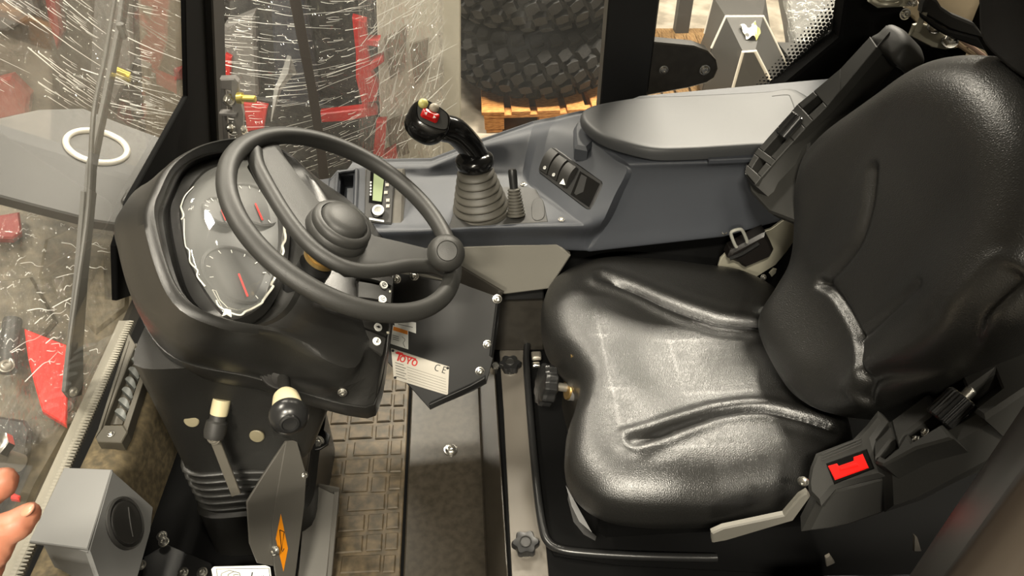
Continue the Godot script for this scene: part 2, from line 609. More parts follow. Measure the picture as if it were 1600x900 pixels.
func more_materials() -> void:
	mat("pillar_brown", Color(0.2, 0.17, 0.145), 0.35)
	mat("yellow_zinc", Color(0.75, 0.68, 0.32), 0.3, 0.8)
	var m := mat("cowl_black", Color(0.12, 0.118, 0.112), 0.36)
	relief(m, noise(FastNoiseLite.TYPE_CELLULAR, 0.06, 1, [], 3), 0.018, 24.0)
	mat("dial_grey", Color(0.2, 0.205, 0.205), 0.5)
	mat("dial_dark", Color(0.1, 0.1, 0.1), 0.5)
	m = mat("film_white", Color(0.86, 0.85, 0.8, 0.75), 0.3)
	m.transparency = BaseMaterial3D.TRANSPARENCY_ALPHA
	mat("plug_beige", Color(0.5, 0.47, 0.38), 0.55)
	mat("gloss_soft", Color(0.13, 0.13, 0.13), 0.28)
	mat("vent_plastic", Color(0.3, 0.285, 0.25), 0.5)
	mat("blade_grey", Color(0.36, 0.37, 0.36), 0.4)
	mat("box_grey", Color(0.45, 0.45, 0.445), 0.6)
	mat("guard_grey", Color(0.32, 0.31, 0.29), 0.5)
	m = mat("floor_paint", Color(0.24, 0.225, 0.2), 0.3)
	coloured(m, noise(FastNoiseLite.TYPE_SIMPLEX, 0.02, 6, [[0.1, 0.55, 0.95], [Color(0.8, 0.79, 0.76), Color(0.92, 0.9, 0.87), Color(1, 0.98, 0.95)]], 21), Vector3.ONE * 4.0)
	mat("strip_grey", Color(0.38, 0.36, 0.33), 0.5)
	m = mat("headrest_cloth", Color(0.09, 0.085, 0.08), 0.9)
	relief(m, noise(FastNoiseLite.TYPE_CELLULAR, 0.08, 1, [], 9), 0.03, 20.0)
	mat("bellows_grey", Color(0.4, 0.4, 0.4), 0.6)
	mat("lever_grey", Color(0.42, 0.41, 0.38), 0.5)
	m = mat("arm_plastic", Color(0.15, 0.148, 0.138), 0.6)
	relief(m, noise(FastNoiseLite.TYPE_CELLULAR, 0.06, 1, [], 3), 0.015, 26.0)
	mat("void_plastic", Color(0.1, 0.09, 0.085), 0.35)
	mat("tongue_grey", Color(0.55, 0.55, 0.52), 0.5)
	mat("bracket_cream", Color(0.66, 0.6, 0.5), 0.5)
	mat("cord_brown", Color(0.45, 0.38, 0.3), 0.6)
	mat("cord_pink", Color(0.56, 0.46, 0.4), 0.6)
	mat("ledge_blue", Color(0.5, 0.5, 0.55), 0.4)
	mat("machine_blue", Color(0.15, 0.16, 0.2), 0.5)
	mat("frame_grey", Color(0.15, 0.147, 0.14), 0.5)
	m = mat("hood_grey", Color(0.42, 0.4, 0.35), 0.5)
	coloured(m, noise(FastNoiseLite.TYPE_SIMPLEX, 0.015, 6, [[0.15, 0.5, 0.9], [Color(0.6, 0.58, 0.54), Color(0.8, 0.77, 0.71), Color(1, 0.96, 0.9)]], 25), Vector3.ONE * 3.0)
	mat("rim_bright", Color(0.85, 0.83, 0.78), 0.3, 0.3)
	mat("red_plate", Color(0.85, 0.12, 0.08), 0.45)
	mat("wiper_grey", Color(0.3, 0.295, 0.28), 0.5)
	mat("load_white", Color(0.36, 0.355, 0.34), 0.5)
	mat("machine_brown", Color(0.25, 0.225, 0.2), 0.5)
	mat("hazed_red", Color(0.48, 0.11, 0.095), 0.45)  # red dulled in its colour for the haze of film and glass

func cab_shell() -> void:
	struct("floor", Shape.new().box(Vector3(0.2, -0.03, -0.95), Vector3(1.96, 0.06, 1.36)), "matt_black")
	struct("ceiling", Shape.new().box(Vector3(0.28, 1.68, -1.0), Vector3(1.5, 0.06, 1.4), 0.02), "black_paint")
	struct("wall_back", Shape.new().box(Vector3(1.15, 0.45, -1.0), Vector3(0.05, 0.9, 1.3)), "matt_black")
	struct("wall_right", Shape.new().box(Vector3(0.1, 0.15, -1.63), Vector3(1.9, 0.42, 0.06), 0.01), "black_paint")
	struct("wall_front", Shape.new().box(Vector3(-0.735, 0.12, -0.98), Vector3(0.06, 0.3, 1.36)), "matt_black")
	struct("trim", Shape.new().box(Vector3(0.2, -0.45, -0.95), Vector3(1.7, 0.76, 1.3), 0.02), "machine_dark")
	# glass
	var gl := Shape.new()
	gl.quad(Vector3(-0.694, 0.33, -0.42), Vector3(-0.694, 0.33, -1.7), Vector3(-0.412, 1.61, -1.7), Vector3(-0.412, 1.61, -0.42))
	struct("window", gl, "hazy_glass")
	gl = Shape.new()
	gl.quad(Vector3(-0.58, 0.35, -1.61), Vector3(1.0, 0.35, -1.61), Vector3(1.0, 1.64, -1.61), Vector3(-0.3, 1.64, -1.61))
	struct("window", gl, "glass")
	# pillars
	var p := Shape.new()
	p.slab([Vector3(-0.5585, 0.8917, -1.6486), Vector3(-0.5823, 0.7835, -1.9804), Vector3(-0.7067, 0.2182, -1.9928), Vector3(-0.7303, 0.1108, -1.7641), Vector3(-0.6778, 0.3498, -1.2689), Vector3(-0.6485, 0.4827, -1.0795), Vector3(-0.6261, 0.5845, -1.1083), Vector3(-0.6183, 0.6201, -1.2043), Vector3(-0.6192, 0.6161, -1.61)], 0.01, 0.002, Vector3(1, 0.2, 0.5))
	struct("trim", p, "matt_black")
	p = Shape.new()
	p.slab([Vector3(-0.5505, 0.8446, -1.792), Vector3(-0.559, 0.8057, -1.9112), Vector3(-0.6347, 0.4618, -1.9122), Vector3(-0.6794, 0.2584, -1.9259), Vector3(-0.664, 0.3284, -1.8115)], 0.03, 0.004, Vector3(1, 0.2, 0.5))
	struct("trim", p, "rubber")
	p = Shape.new()
	p.box(Vector3(0.351, 1.0, -1.575), Vector3(0.106, 1.4, 0.05), 0.006)
	struct("trim", p, "black_paint")
	# rear corner pillar, sloping
	p = Shape.new()
	p.slab([Vector3(0.6793, 0.5859, -1.56), Vector3(0.8128, 0.7304, -1.56), Vector3(0.7901, 0.8922, -1.56), Vector3(0.9924, 0.8879, -1.56), Vector3(1, 0.6354, -1.56), Vector3(0.92, 0.4562, -1.56), Vector3(0.714, 0.4641, -1.56)], 0.05, 0.006, Vector3(0, 0, 1))
	struct("trim", p, "matt_black")
	# door pillar beside the photographer
	p = Shape.new()
	var prof := [Vector2(0.44, -0.37), Vector2(0.425, -0.365), Vector2(0.41, -0.345)]
	for k in 9: prof.append(Vector2(0.402 - 0.022 * cos(k * PI / 16.0), -0.30 + 0.035 * sin(k * PI / 16.0)))
	for k in 9: prof.append(Vector2(0.43 - 0.02 * cos(k * PI / 16.0), -0.262 + 0.022 * sin(k * PI / 16.0)))
	prof.append_array([Vector2(0.5, -0.235), Vector2(0.5, -0.36)])
	var rings := []
	for y in [-0.05, 1.66]:
		var r := PackedVector3Array()
		for q in prof: r.append(Vector3(q.x, y, q.y))
		rings.append(r)
	p.loft(rings)
	var pil := struct("trim", p, "pillar_brown", 50.0)
	obj("paint_chip", Shape.new().ball(Vector3(0.41, 0.8736, -0.3199), Vector3(0.003, 0.004, 0.004)), "orange_print", pil)
	p = Shape.new()
	p.box(Vector3(0.75, 0.34, -0.35), Vector3(0.5, 0.76, 0.03), 0.004)
	struct("wall_left", p, "black_paint")
	struct("wall_left", Shape.new().box(Vector3(-0.1, 0.24, -0.37), Vector3(1.3, 0.6, 0.03), 0.006), "black_paint")
	struct("trim", Shape.new().box(Vector3(-0.2, 0.03, -0.42), Vector3(1.1, 0.1, 0.1), 0.01), "black_paint")
	# bracket arm on the side window
	var b := part("hinge_arm", get_node("window_001"), Vector3(0.5141, 0.661, -1.57))
	obj("arm", Shape.new().slab([Vector3(0.3525, 0.7425, -1.555), Vector3(0.4042, 0.7354, -1.555), Vector3(0.4932, 0.7243, -1.555), Vector3(0.5246, 0.7119, -1.555), Vector3(0.5466, 0.6908, -1.555), Vector3(0.5546, 0.6698, -1.555), Vector3(0.5512, 0.6488, -1.555), Vector3(0.5359, 0.6371, -1.555), Vector3(0.4943, 0.6261, -1.555), Vector3(0.3952, 0.6091, -1.555), Vector3(0.3664, 0.6069, -1.555)], 0.03, 0.003, Vector3(0, 0, 1)), "dark_paint", b)
	bolt(b, Vector3(0.4327, 0.673, -1.553), Vector3(0, 0, 1), 0.008)
	bolt(b, Vector3(0.5241, 0.6702, -1.553), Vector3(0, 0, 1), 0.0095)
	# black dots printed on the glass, along the post and on the rear edge
	var dots := Shape.new()
	for i in 40:
		dots.lathe([Vector2(0.0034, 0), Vector2(0.0034, 0.001)], Transform3D(S.along(Vector3(0, 0, 1)), Vector3(0.4095, 0.6 + i * 0.0085, -1.606)), 8)
	var e0 := Vector3(0.6918, 0.5747, -1.606)
	var e1 := Vector3(0.8447, 0.8094, -1.606)
	var ed := (e1 - e0).normalized()
	var ac := Vector3(0, 0, 1).cross(ed)
	for i in 36:
		for k in 6:
			var at := e0 + ed * (0.0098 * (i + 0.5 * (k % 2))) + ac * (0.0085 * k - 0.008)
			var rr := 0.0058 - 0.0008 * k
			dots.lathe([Vector2(rr, 0), Vector2(rr, 0.001)], Transform3D(S.along(Vector3(0, 0, 1)), at), 8)
	var d := obj("printed_dots", dots, "print_black", get_node("window_001"))
	d.set_meta("kind", "stuff")
	# hinge on the outside of the front pillar
	b = part("window_hinge", get_node("window_001"), Vector3(-0.5472, 0.5499, -1.64))
	obj("bracket", Shape.new().slab([Vector3(-0.55, 0.639, -1.64), Vector3(-0.5174, 0.6396, -1.64), Vector3(-0.5115, 0.6286, -1.64), Vector3(-0.5173, 0.5973, -1.64), Vector3(-0.5183, 0.5489, -1.64), Vector3(-0.5303, 0.5024, -1.64), Vector3(-0.5448, 0.4909, -1.64), Vector3(-0.5448, 0.5165, -1.64), Vector3(-0.5381, 0.5821, -1.64), Vector3(-0.5328, 0.6105, -1.64), Vector3(-0.5533, 0.6143, -1.64)], 0.02, 0.003), "machine_grey", b)
	obj("plate", Shape.new().slab([Vector3(-0.5595, 0.6124, -1.66), Vector3(-0.5481, 0.612, -1.66), Vector3(-0.5793, 0.4455, -1.66), Vector3(-0.5935, 0.4371, -1.66)], 0.012, 0.002), "machine_grey", b)
	obj("ledge", Shape.new().slab([Vector3(-0.5685, 0.5609, -1.63), Vector3(-0.5287, 0.5579, -1.63), Vector3(-0.5335, 0.5499, -1.63), Vector3(-0.5687, 0.5544, -1.63)], 0.02, 0.001), "machine_grey", b)
	bolt(b, Vector3(-0.5407, 0.5912, -1.635), Vector3(0.6, 0.2, 0.8), 0.011, "zinc", "nut")
	obj("stud", Shape.new().lathe([Vector2(0.013, 0), Vector2(0.013, 0.012), Vector2(0.008, 0.012), Vector2(0.008, 0.04), Vector2(0.006, 0.042)], Transform3D(S.along(Vector3(1, -0.05, 0.1)), Vector3(-0.5197, 0.5952, -1.635)), 12), "yellow_zinc", b)
	bolt(b, Vector3(-0.5483, 0.5279, -1.62), Vector3(-0.6, 0.3, 0.8), 0.009, "zinc", "nut")
	bolt(b, Vector3(-0.5205, 0.5218, -1.62), Vector3(0.9, 0.1, 0.3), 0.008, "zinc", "nut")
	bolt(b, Vector3(-0.5596, 0.4929, -1.62), Vector3(0.3, 0.1, 0.8), 0.006)
	# rubber strip with teeth along the bottom of the windscreen
	var st := thing("windscreen_seal", "grey rubber strip with a toothed edge along the bottom of the windscreen", "seal", Vector3(-0.7051, 0.36, -0.847))
	var a0 := Vector3(-0.7104, 0.365, -1.1567)
	var a1 := Vector3(-0.7095, 0.365, -0.5845)
	var b0 := Vector3(-0.6875, 0.365, -1.1552)
	var b1 := Vector3(-0.6857, 0.365, -0.583)
	obj("strip", Shape.new().slab([a0, b0, b1, a1], 0.012, 0.002, Vector3.UP), "seal_grey", st)
	var teeth := Shape.new()
	for i in 90:
		var q := b0.lerp(b1, (i + 0.5) / 90.0)
		teeth.slab([q + Vector3(-0.001, 0, -0.0025), q + Vector3(0.0075, -0.001, -0.001), q + Vector3(0.0075, -0.001, 0.0012), q + Vector3(-0.001, 0, 0.0022)], 0.006, 0.0, Vector3.UP)
	obj("teeth", teeth, "seal_grey", st).set_meta("kind", "stuff")

func puff(s: Shape, ring: PackedVector3Array, n: Vector3, steps: Array) -> Shape:   # a rounded body behind a closed outline: [depth along -n, scale] for each ring
	var c := Vector3.ZERO
	for p in ring: c += p / ring.size()
	var rings := []
	for st in steps:
		var r := PackedVector3Array()
		for p in ring: r.append(c + (p - c) * st[1] - n * st[0])
		rings.append(r)
	return s.loft(rings)

func normal_of(p: Array) -> Vector3:
	var n: Vector3 = (p[1] - p[0]).cross(p[2] - p[0]).normalized()
	return n if n.dot(Vector3(0, 1.42, 0) - p[0]) > 0.0 else -n

func side_console() -> void:
	var t := thing("side_console", "blue-grey moulded side console carrying the joystick, switches and armrest box", "console", Vector3(0.2, 0.3, -1.35))
	# front deck, as cross-sections from the seat side over the top to the window
	var sec := [
		[Vector3(-0.3317, 0.497, -1.185), Vector3(-0.3239, 0.5301, -1.172), Vector3(-0.3081, 0.553, -1.1726), Vector3(-0.3064, 0.552, -1.2042), Vector3(-0.2959, 0.55, -1.2634), Vector3(-0.2822, 0.55, -1.3071), Vector3(-0.2626, 0.552, -1.3686), Vector3(-0.2506, 0.556, -1.386), Vector3(-0.245, 0.558, -1.3998)],
		[Vector3(-0.111, 0.4889, -1.185), Vector3(-0.1078, 0.5224, -1.172), Vector3(-0.1026, 0.553, -1.1593), Vector3(-0.0998, 0.552, -1.1867), Vector3(-0.0976, 0.55, -1.2398), Vector3(-0.0938, 0.55, -1.2949), Vector3(-0.0895, 0.552, -1.3454), Vector3(-0.0835, 0.566, -1.3593), Vector3(-0.0784, 0.568, -1.3779)],
		[Vector3(-0.005, 0.4883, -1.185), Vector3(-0.004, 0.5234, -1.172), Vector3(-0.0008, 0.553, -1.1627), Vector3(0.0009, 0.552, -1.1843), Vector3(0.0062, 0.55, -1.2439), Vector3(0.0132, 0.55, -1.3111), Vector3(0.0191, 0.556, -1.3685), Vector3(0.026, 0.592, -1.3845), Vector3(0.0307, 0.597, -1.4014)],
		[Vector3(0.0766, 0.4873, -1.185), Vector3(0.0758, 0.5225, -1.172), Vector3(0.0787, 0.553, -1.1616), Vector3(0.0826, 0.552, -1.1831), Vector3(0.0899, 0.55, -1.2341), Vector3(0.0987, 0.55, -1.2871), Vector3(0.1081, 0.558, -1.3449), Vector3(0.1241, 0.61, -1.3885), Vector3(0.1355, 0.616, -1.43)],
		[Vector3(0.2072, 0.475, -1.182), Vector3(0.2085, 0.5083, -1.178), Vector3(0.2102, 0.553, -1.1552), Vector3(0.193, 0.553, -1.1829), Vector3(0.1628, 0.553, -1.2338), Vector3(0.1342, 0.553, -1.2803), Vector3(0.119, 0.558, -1.3155), Vector3(0.144, 0.622, -1.3768), Vector3(0.1586, 0.626, -1.4212)],
		[Vector3(0.2174, 0.4745, -1.182), Vector3(0.2254, 0.5067, -1.181), Vector3(0.2282, 0.5633, -1.1501), Vector3(0.2083, 0.5719, -1.1953), Vector3(0.1829, 0.5772, -1.2433), Vector3(0.162, 0.5825, -1.2844), Vector3(0.1501, 0.5944, -1.3231), Vector3(0.1637, 0.635, -1.3682), Vector3(0.1809, 0.637, -1.408)],
		[Vector3(0.2251, 0.4741, -1.182), Vector3(0.2399, 0.5069, -1.186), Vector3(0.2445, 0.5743, -1.1441), Vector3(0.2663, 0.6094, -1.171), Vector3(0.2892, 0.6463, -1.1992), Vector3(0.2707, 0.6502, -1.2342), Vector3(0.2434, 0.6535, -1.2817), Vector3(0.2098, 0.648, -1.3576), Vector3(0.2066, 0.645, -1.4051)],
		[Vector3(0.2316, 0.4721, -1.182), Vector3(0.2522, 0.511, -1.186), Vector3(0.2723, 0.5487, -1.19), Vector3(0.2884, 0.5979, -1.195), Vector3(0.3018, 0.6424, -1.2), Vector3(0.2891, 0.66, -1.2059), Vector3(0.268, 0.66, -1.2527), Vector3(0.2327, 0.656, -1.3495), Vector3(0.2301, 0.65, -1.4051)],
		[Vector3(0.4946, 0.4974, -1.18), Vector3(0.4965, 0.5326, -1.183), Vector3(0.4993, 0.5705, -1.187), Vector3(0.5045, 0.6101, -1.193), Vector3(0.5136, 0.6421, -1.2), Vector3(0.5047, 0.66, -1.1942), Vector3(0.4917, 0.66, -1.2336), Vector3(0.4485, 0.655, -1.3554), Vector3(0.4441, 0.65, -1.4464)],
		[Vector3(0.6852, 0.5564, -1.18), Vector3(0.685, 0.5842, -1.183), Vector3(0.6854, 0.6107, -1.187), Vector3(0.687, 0.6353, -1.193), Vector3(0.6911, 0.6517, -1.2), Vector3(0.6846, 0.66, -1.2051), Vector3(0.6813, 0.66, -1.2447), Vector3(0.6758, 0.655, -1.367), Vector3(0.6724, 0.65, -1.4316)]]
	var rows := []
	for s in sec:
		var r: Array = s.duplicate()
		var e: Vector3 = r[-1]
		r.append(e + Vector3(0, -0.006, -0.012))
		r.append(e + Vector3(0, -0.12, -0.02))
		r.push_front(r[0] + Vector3(0, -0.004, -0.012))
		rows.append(S.spline(r, 6))
	var sh := Shape.new()
	for i in rows.size() - 1:
		for k in 8:
			for j in rows[0].size() - 1:
				var q := [rows[i][j].lerp(rows[i + 1][j], k / 8.0), rows[i][j + 1].lerp(rows[i + 1][j + 1], k / 8.0), rows[i][j + 1].lerp(rows[i + 1][j + 1], (k + 1) / 8.0), rows[i][j].lerp(rows[i + 1][j], (k + 1) / 8.0)]
				sh.quad(q[0], q[1], q[2], q[3])
	obj("moulding", sh, "console_grey", t, 70.0)
	sh = Shape.new()
	sh.slab([Vector3(0.2525, 0.664, -1.314), Vector3(0.2991, 0.664, -1.2371), Vector3(0.3509, 0.664, -1.2066), Vector3(0.5138, 0.664, -1.2073), Vector3(0.7144, 0.664, -1.2056), Vector3(0.8384, 0.664, -1.5113), Vector3(0.3623, 0.664, -1.453), Vector3(0.2729, 0.664, -1.3978)], 0.03, 0.0, Vector3.UP)
	obj("box_neck", sh, "console_grey", t)
	sh = Shape.new()
	sh.slab([Vector3(0.2092, 0.655, -1.3452), Vector3(0.2175, 0.655, -1.3703), Vector3(0.2598, 0.655, -1.3939), Vector3(0.2531, 0.655, -1.305), Vector3(0.2263, 0.655, -1.2661), Vector3(0.2031, 0.655, -1.277)], 0.03, 0.006, Vector3.UP)
	obj("lid_hinge", sh, "console_grey", t)
	# the padded lid of the box, an armrest
	var lid := part("armrest_lid", t, Vector3(0.4089, 0.67, -1.3057))
	sh = Shape.new()
	var edge: Array = [Vector3(0.679, 0.69, -1.4124), Vector3(0.6148, 0.69, -1.4081), Vector3(0.4543, 0.69, -1.4018), Vector3(0.3493, 0.69, -1.4003), Vector3(0.2683, 0.69, -1.3811), Vector3(0.2339, 0.69, -1.3647), Vector3(0.2208, 0.69, -1.3422), Vector3(0.2226, 0.69, -1.3092), Vector3(0.2419, 0.69, -1.2641), Vector3(0.2771, 0.69, -1.2291), Vector3(0.3341, 0.69, -1.1983), Vector3(0.4038, 0.69, -1.1938), Vector3(0.4672, 0.69, -1.1964), Vector3(0.5275, 0.69, -1.1993), Vector3(0.6032, 0.69, -1.2035), Vector3(0.6945, 0.69, -1.3013)]
	puff(sh, S.ring(edge, 96), Vector3.UP, [[-0.001, 0.9], [0.0, 0.955], [0.002, 0.978], [0.006, 0.993], [0.012, 1.0], [0.021, 0.997], [0.024, 0.985]])
	obj("pad", sh, "lid_grey", lid, 60.0)
	obj("latch_cover", Shape.new().slab([Vector3(0.4384, 0.67, -1.1956), Vector3(0.5318, 0.67, -1.203), Vector3(0.527, 0.67, -1.1877), Vector3(0.4385, 0.67, -1.1867)], 0.008, 0.002, Vector3.UP), "console_grey", lid)
	obj("wire_loop", Shape.new().tube([Vector3(0.6147, 0.69, -1.3831), Vector3(0.6474, 0.69, -1.3865), Vector3(0.6497, 0.69, -1.3699), Vector3(0.6406, 0.69, -1.3176)], 0.0018, 6, 5), "print_black", lid)
	for b in [Vector3(0.231, 0.4788, -1.19), Vector3(0.4956, 0.5062, -1.185)]: bolt(t, b, Vector3(0, 0.3, 1), 0.0075)
	for b in [Vector3(0.1074, 0.556, -1.3006), Vector3(0.17, 0.556, -1.1761)]: bolt(t, b, Vector3.UP, 0.005)
	# apron below the console
	var ap := thing("lower_panel", "plain light grey sheet panel under the front of the console beside the seat cushion", "panel", Vector3(0.0629, 0.4458, -1.169))
	obj("sheet", Shape.new().slab([Vector3(-0.2209, 0.4978, -1.1808), Vector3(0.1642, 0.496, -1.1804), Vector3(0.1926, 0.4676, -1.174), Vector3(0.1703, 0.4297, -1.1654), Vector3(0.15, 0.3966, -1.1579), Vector3(0.0566, 0.3881, -1.156), Vector3(-0.0537, 0.3976, -1.1581), Vector3(-0.233, 0.3891, -1.1562)], 0.02, 0.003), "apron_grey", ap)
	obj("step", Shape.new().slab([Vector3(-0.0535, 0.401, -1.1897), Vector3(0.1426, 0.3919, -1.1876), Vector3(0.1428, 0.3508, -1.1783), Vector3(0.0576, 0.3519, -1.1785), Vector3(0.036, 0.3381, -1.1754), Vector3(-0.0559, 0.3574, -1.1798)], 0.02, 0.003), "black_paint", ap)
	obj("rear_face", Shape.new().slab([Vector3(0.0372, 0.3495, -1.1985), Vector3(0.1448, 0.3548, -1.1997), Vector3(0.1456, 0.21, -1.1668), Vector3(0.0337, 0.2161, -1.1682)], 0.02, 0.003), "dark_paint", ap)
	obj("shade_sheet", Shape.new().slab([Vector3(-0.258, 0.4596, -1.2547), Vector3(0.2129, 0.4572, -1.2488), Vector3(0.737, 0.5129, -1.2497), Vector3(0.7926, 0.2726, -1.2188), Vector3(0.2298, 0.2099, -1.2175), Vector3(-0.2873, 0.2338, -1.2265)], 0.02, 0.0), "matt_black", ap)  # black sheet stands in for the dark space under the console

func console_fittings() -> void:
	# joystick
	var base := Vector3(0.0193, 0.552, -1.2229)
	var top := Vector3(0.01, 0.6469, -1.225)
	var ax := (top - base).normalized()
	var t := thing("joystick", "black joystick with red and pale buttons on a pleated grey rubber boot", "joystick", base)
	var prof := [Vector2(0.056, -0.004), Vector2(0.055, 0.004)]
	var len := base.distance_to(top)
	for i in 6:
		var h := 0.006 + (len - 0.008) * i / 6.0
		var r := lerpf(0.053, 0.031, i / 6.0)
		var d := (len - 0.008) / 6.0
		prof.append_array([Vector2(r - 0.003, h), Vector2(r + 0.001, h + d * 0.25), Vector2(r + 0.0005, h + d * 0.5), Vector2(r - 0.006, h + d * 0.92)])
	obj("boot", Shape.new().lathe(prof, Transform3D(S.along(ax), base), 40), "boot_rubber", t, 45.0)
	var cb := S.along(Vector3(-0.05, 1, -0.12))
	var cc := Vector3(0.0105, 0.6545, -1.235)
	obj("collar", Shape.new().lathe([Vector2(0.024, -0.018), Vector2(0.034, -0.012), Vector2(0.0365, -0.002), Vector2(0.0365, 0.004), Vector2(0.034, 0.009), Vector2(0.028, 0.014), Vector2(0.02, 0.017)], Transform3D(cb, cc), 36), "gloss_black", t, 45.0)
	var hc := Vector3(-0.068, 0.7618, -1.2)
	obj("grip", Shape.new().tube([cc + Vector3(0.004, 0.006, -0.004), Vector3(-0.0001, 0.6904, -1.235), Vector3(-0.022, 0.7234, -1.225), Vector3(-0.042, 0.7346, -1.22), hc + Vector3(0.01, -0.02, -0.02)], 0.0235, 20, 6, 0.025), "gloss_black", t, 60.0)
	var hn := Vector3(0.1, 0.62, 0.78).normalized()
	var flat := func(q: Array, lift: float) -> PackedVector3Array:   # outlines on planes across hn
		var r := PackedVector3Array()
		for p in S.ring(q, 48): r.append(p - hn * hn.dot(p - hc) + hn * lift)
		return r
	var face: PackedVector3Array = flat.call([Vector3(-0.0855, 0.7917, -1.2), Vector3(-0.0803, 0.8023, -1.2), Vector3(-0.0661, 0.8042, -1.2), Vector3(-0.0495, 0.7929, -1.2), Vector3(-0.036, 0.7803, -1.2), Vector3(-0.0311, 0.7691, -1.2), Vector3(-0.0347, 0.7431, -1.2), Vector3(-0.0461, 0.7397, -1.2), Vector3(-0.0657, 0.748, -1.2), Vector3(-0.0805, 0.7573, -1.2), Vector3(-0.0862, 0.7698, -1.2)], 0.0)
	var belly: PackedVector3Array = flat.call([Vector3(-0.1015, 0.7826, -1.2), Vector3(-0.09, 0.8026, -1.2), Vector3(-0.0742, 0.8115, -1.2), Vector3(-0.0555, 0.8002, -1.2), Vector3(-0.0381, 0.7816, -1.2), Vector3(-0.0282, 0.7604, -1.2), Vector3(-0.035, 0.7381, -1.2), Vector3(-0.0497, 0.7181, -1.2), Vector3(-0.0727, 0.7125, -1.2), Vector3(-0.0943, 0.725, -1.2), Vector3(-0.1073, 0.7432, -1.2), Vector3(-0.1088, 0.7633, -1.2)], -0.02)
	var back: PackedVector3Array = flat.call([Vector3(-0.0989, 0.7752, -1.2), Vector3(-0.0888, 0.7906, -1.2), Vector3(-0.0754, 0.7961, -1.2), Vector3(-0.0587, 0.7859, -1.2), Vector3(-0.0444, 0.7684, -1.2), Vector3(-0.0365, 0.752, -1.2), Vector3(-0.042, 0.7332, -1.2), Vector3(-0.0542, 0.7183, -1.2), Vector3(-0.0726, 0.7138, -1.2), Vector3(-0.0921, 0.7249, -1.2), Vector3(-0.1019, 0.7405, -1.2), Vector3(-0.1037, 0.7581, -1.2)], -0.04)
	obj("head", Shape.new().loft([scaled_ring(face, 0.9, -hn * 0.0012), scaled_ring(face, 0.97, -hn * 0.0006), face, mixed(face, belly, 0.3, 0.0015, hn * 0.003), mixed(face, belly, 0.65, 0.0012, hn * 0.003), belly, mixed(belly, back, 0.5, 0.001), back, scaled_ring(back, 0.8, -hn * 0.008), scaled_ring(back, 0.5, -hn * 0.012)]), "gloss_black", t, 60.0)
	obj("face_plate", Shape.new().loft([scaled_ring(face, 0.86, hn * 0.001), scaled_ring(face, 0.92, hn * 0.0008), scaled_ring(face, 0.93, -hn * 0.001)]), "soft_plastic", t)
	var hx := (Vector3(-0.0601, 0.7652, -1.2) - Vector3(-0.0727, 0.7731, -1.2)).normalized()
	hx = (hx - hn * hx.dot(hn)).normalized()
	var hb := Basis(hx, hn, hx.cross(hn))
	var on_face := func(p: Vector3) -> Vector3: return p - hn * hn.dot(p - hc) + hn * 0.001
	var bt: Vector3 = on_face.call(Vector3(-0.073, 0.7984, -1.2))
	var o := obj("thumb_button", Shape.new().ball(bt, Vector3(0.0088, 0.006, 0.0088), hb), "button_yellow", t)
	o.set_meta("label", "pale yellow round button")
	o = obj("thumb_button", Shape.new().ball(on_face.call(Vector3(-0.0552, 0.7882, -1.2)), Vector3(0.0088, 0.006, 0.0088), hb), "button_grey", t)
	o.set_meta("label", "pale grey round button")
	var rc: Vector3 = on_face.call(Vector3(-0.064, 0.7715, -1.2))
	var rocker := Shape.new().box(rc + hn * 0.002, Vector3(0.031, 0.009, 0.017), 0.0044, hb)
	o = obj("rocker_button", rocker, "button_red", t)
	o.set_meta("label", "red rocker button with two white arrows")
	for s in [-1.0, 1.0]:
		var c = rc + hn * 0.0068 + hx * 0.008 * s
		var hz := hb.z
		obj("arrow", Shape.new().slab([c + hx * 0.003 * s, c - hx * 0.002 * s + hz * 0.003, c - hx * 0.002 * s - hz * 0.003], 0.0006, 0.0, hn), "white", o)
	# plate round the levers
	obj("lever_plate", Shape.new().slab([Vector3(-0.0451, 0.555, -1.1629), Vector3(0.144, 0.555, -1.173), Vector3(0.1428, 0.555, -1.2236), Vector3(0.1317, 0.555, -1.2821), Vector3(0.1035, 0.555, -1.3), Vector3(-0.0194, 0.555, -1.2827)], 0.006, 0.001, Vector3.UP), "black_plastic", t)
	obj("slot_cover", puff(Shape.new(), S.ring([Vector3(0.1184, 0.557, -1.231), Vector3(0.1261, 0.557, -1.248), Vector3(0.1377, 0.557, -1.2495), Vector3(0.1421, 0.557, -1.2294), Vector3(0.1398, 0.557, -1.1933), Vector3(0.1324, 0.557, -1.1792), Vector3(0.12, 0.557, -1.178), Vector3(0.1152, 0.557, -1.1928)], 32), Vector3.UP, [[0.0, 0.9], [0.001, 1.0], [0.004, 1.0]]), "soft_plastic", t)
	# small lever
	base = Vector3(0.0858, 0.555, -1.1933)
	top = Vector3(0.0822, 0.605, -1.215)
	ax = (top - base).normalized()
	t = thing("small_lever", "short black lever in a ribbed beige rubber boot behind the joystick", "lever", base)
	prof = []
	len = base.distance_to(top)
	for i in 9:
		var h := len * i / 9.0
		var r := lerpf(0.0175, 0.0115, i / 9.0)
		prof.append_array([Vector2(r - 0.002, h), Vector2(r, h + len * 0.03), Vector2(r, h + len * 0.07), Vector2(r - 0.0025, h + len * 0.1)])
	obj("boot", Shape.new().lathe(prof, Transform3D(S.along(ax), base), 24), "boot_rubber", t, 45.0)
	var lb := top - ax * 0.01
	obj("stick", Shape.new().lathe([Vector2(0.0072, 0), Vector2(0.0078, 0.01), Vector2(0.0085, 0.034), Vector2(0.0085, 0.042), Vector2(0.0065, 0.0465)], Transform3D(S.along(ax), lb), 18), "black_paint", t, 50.0)
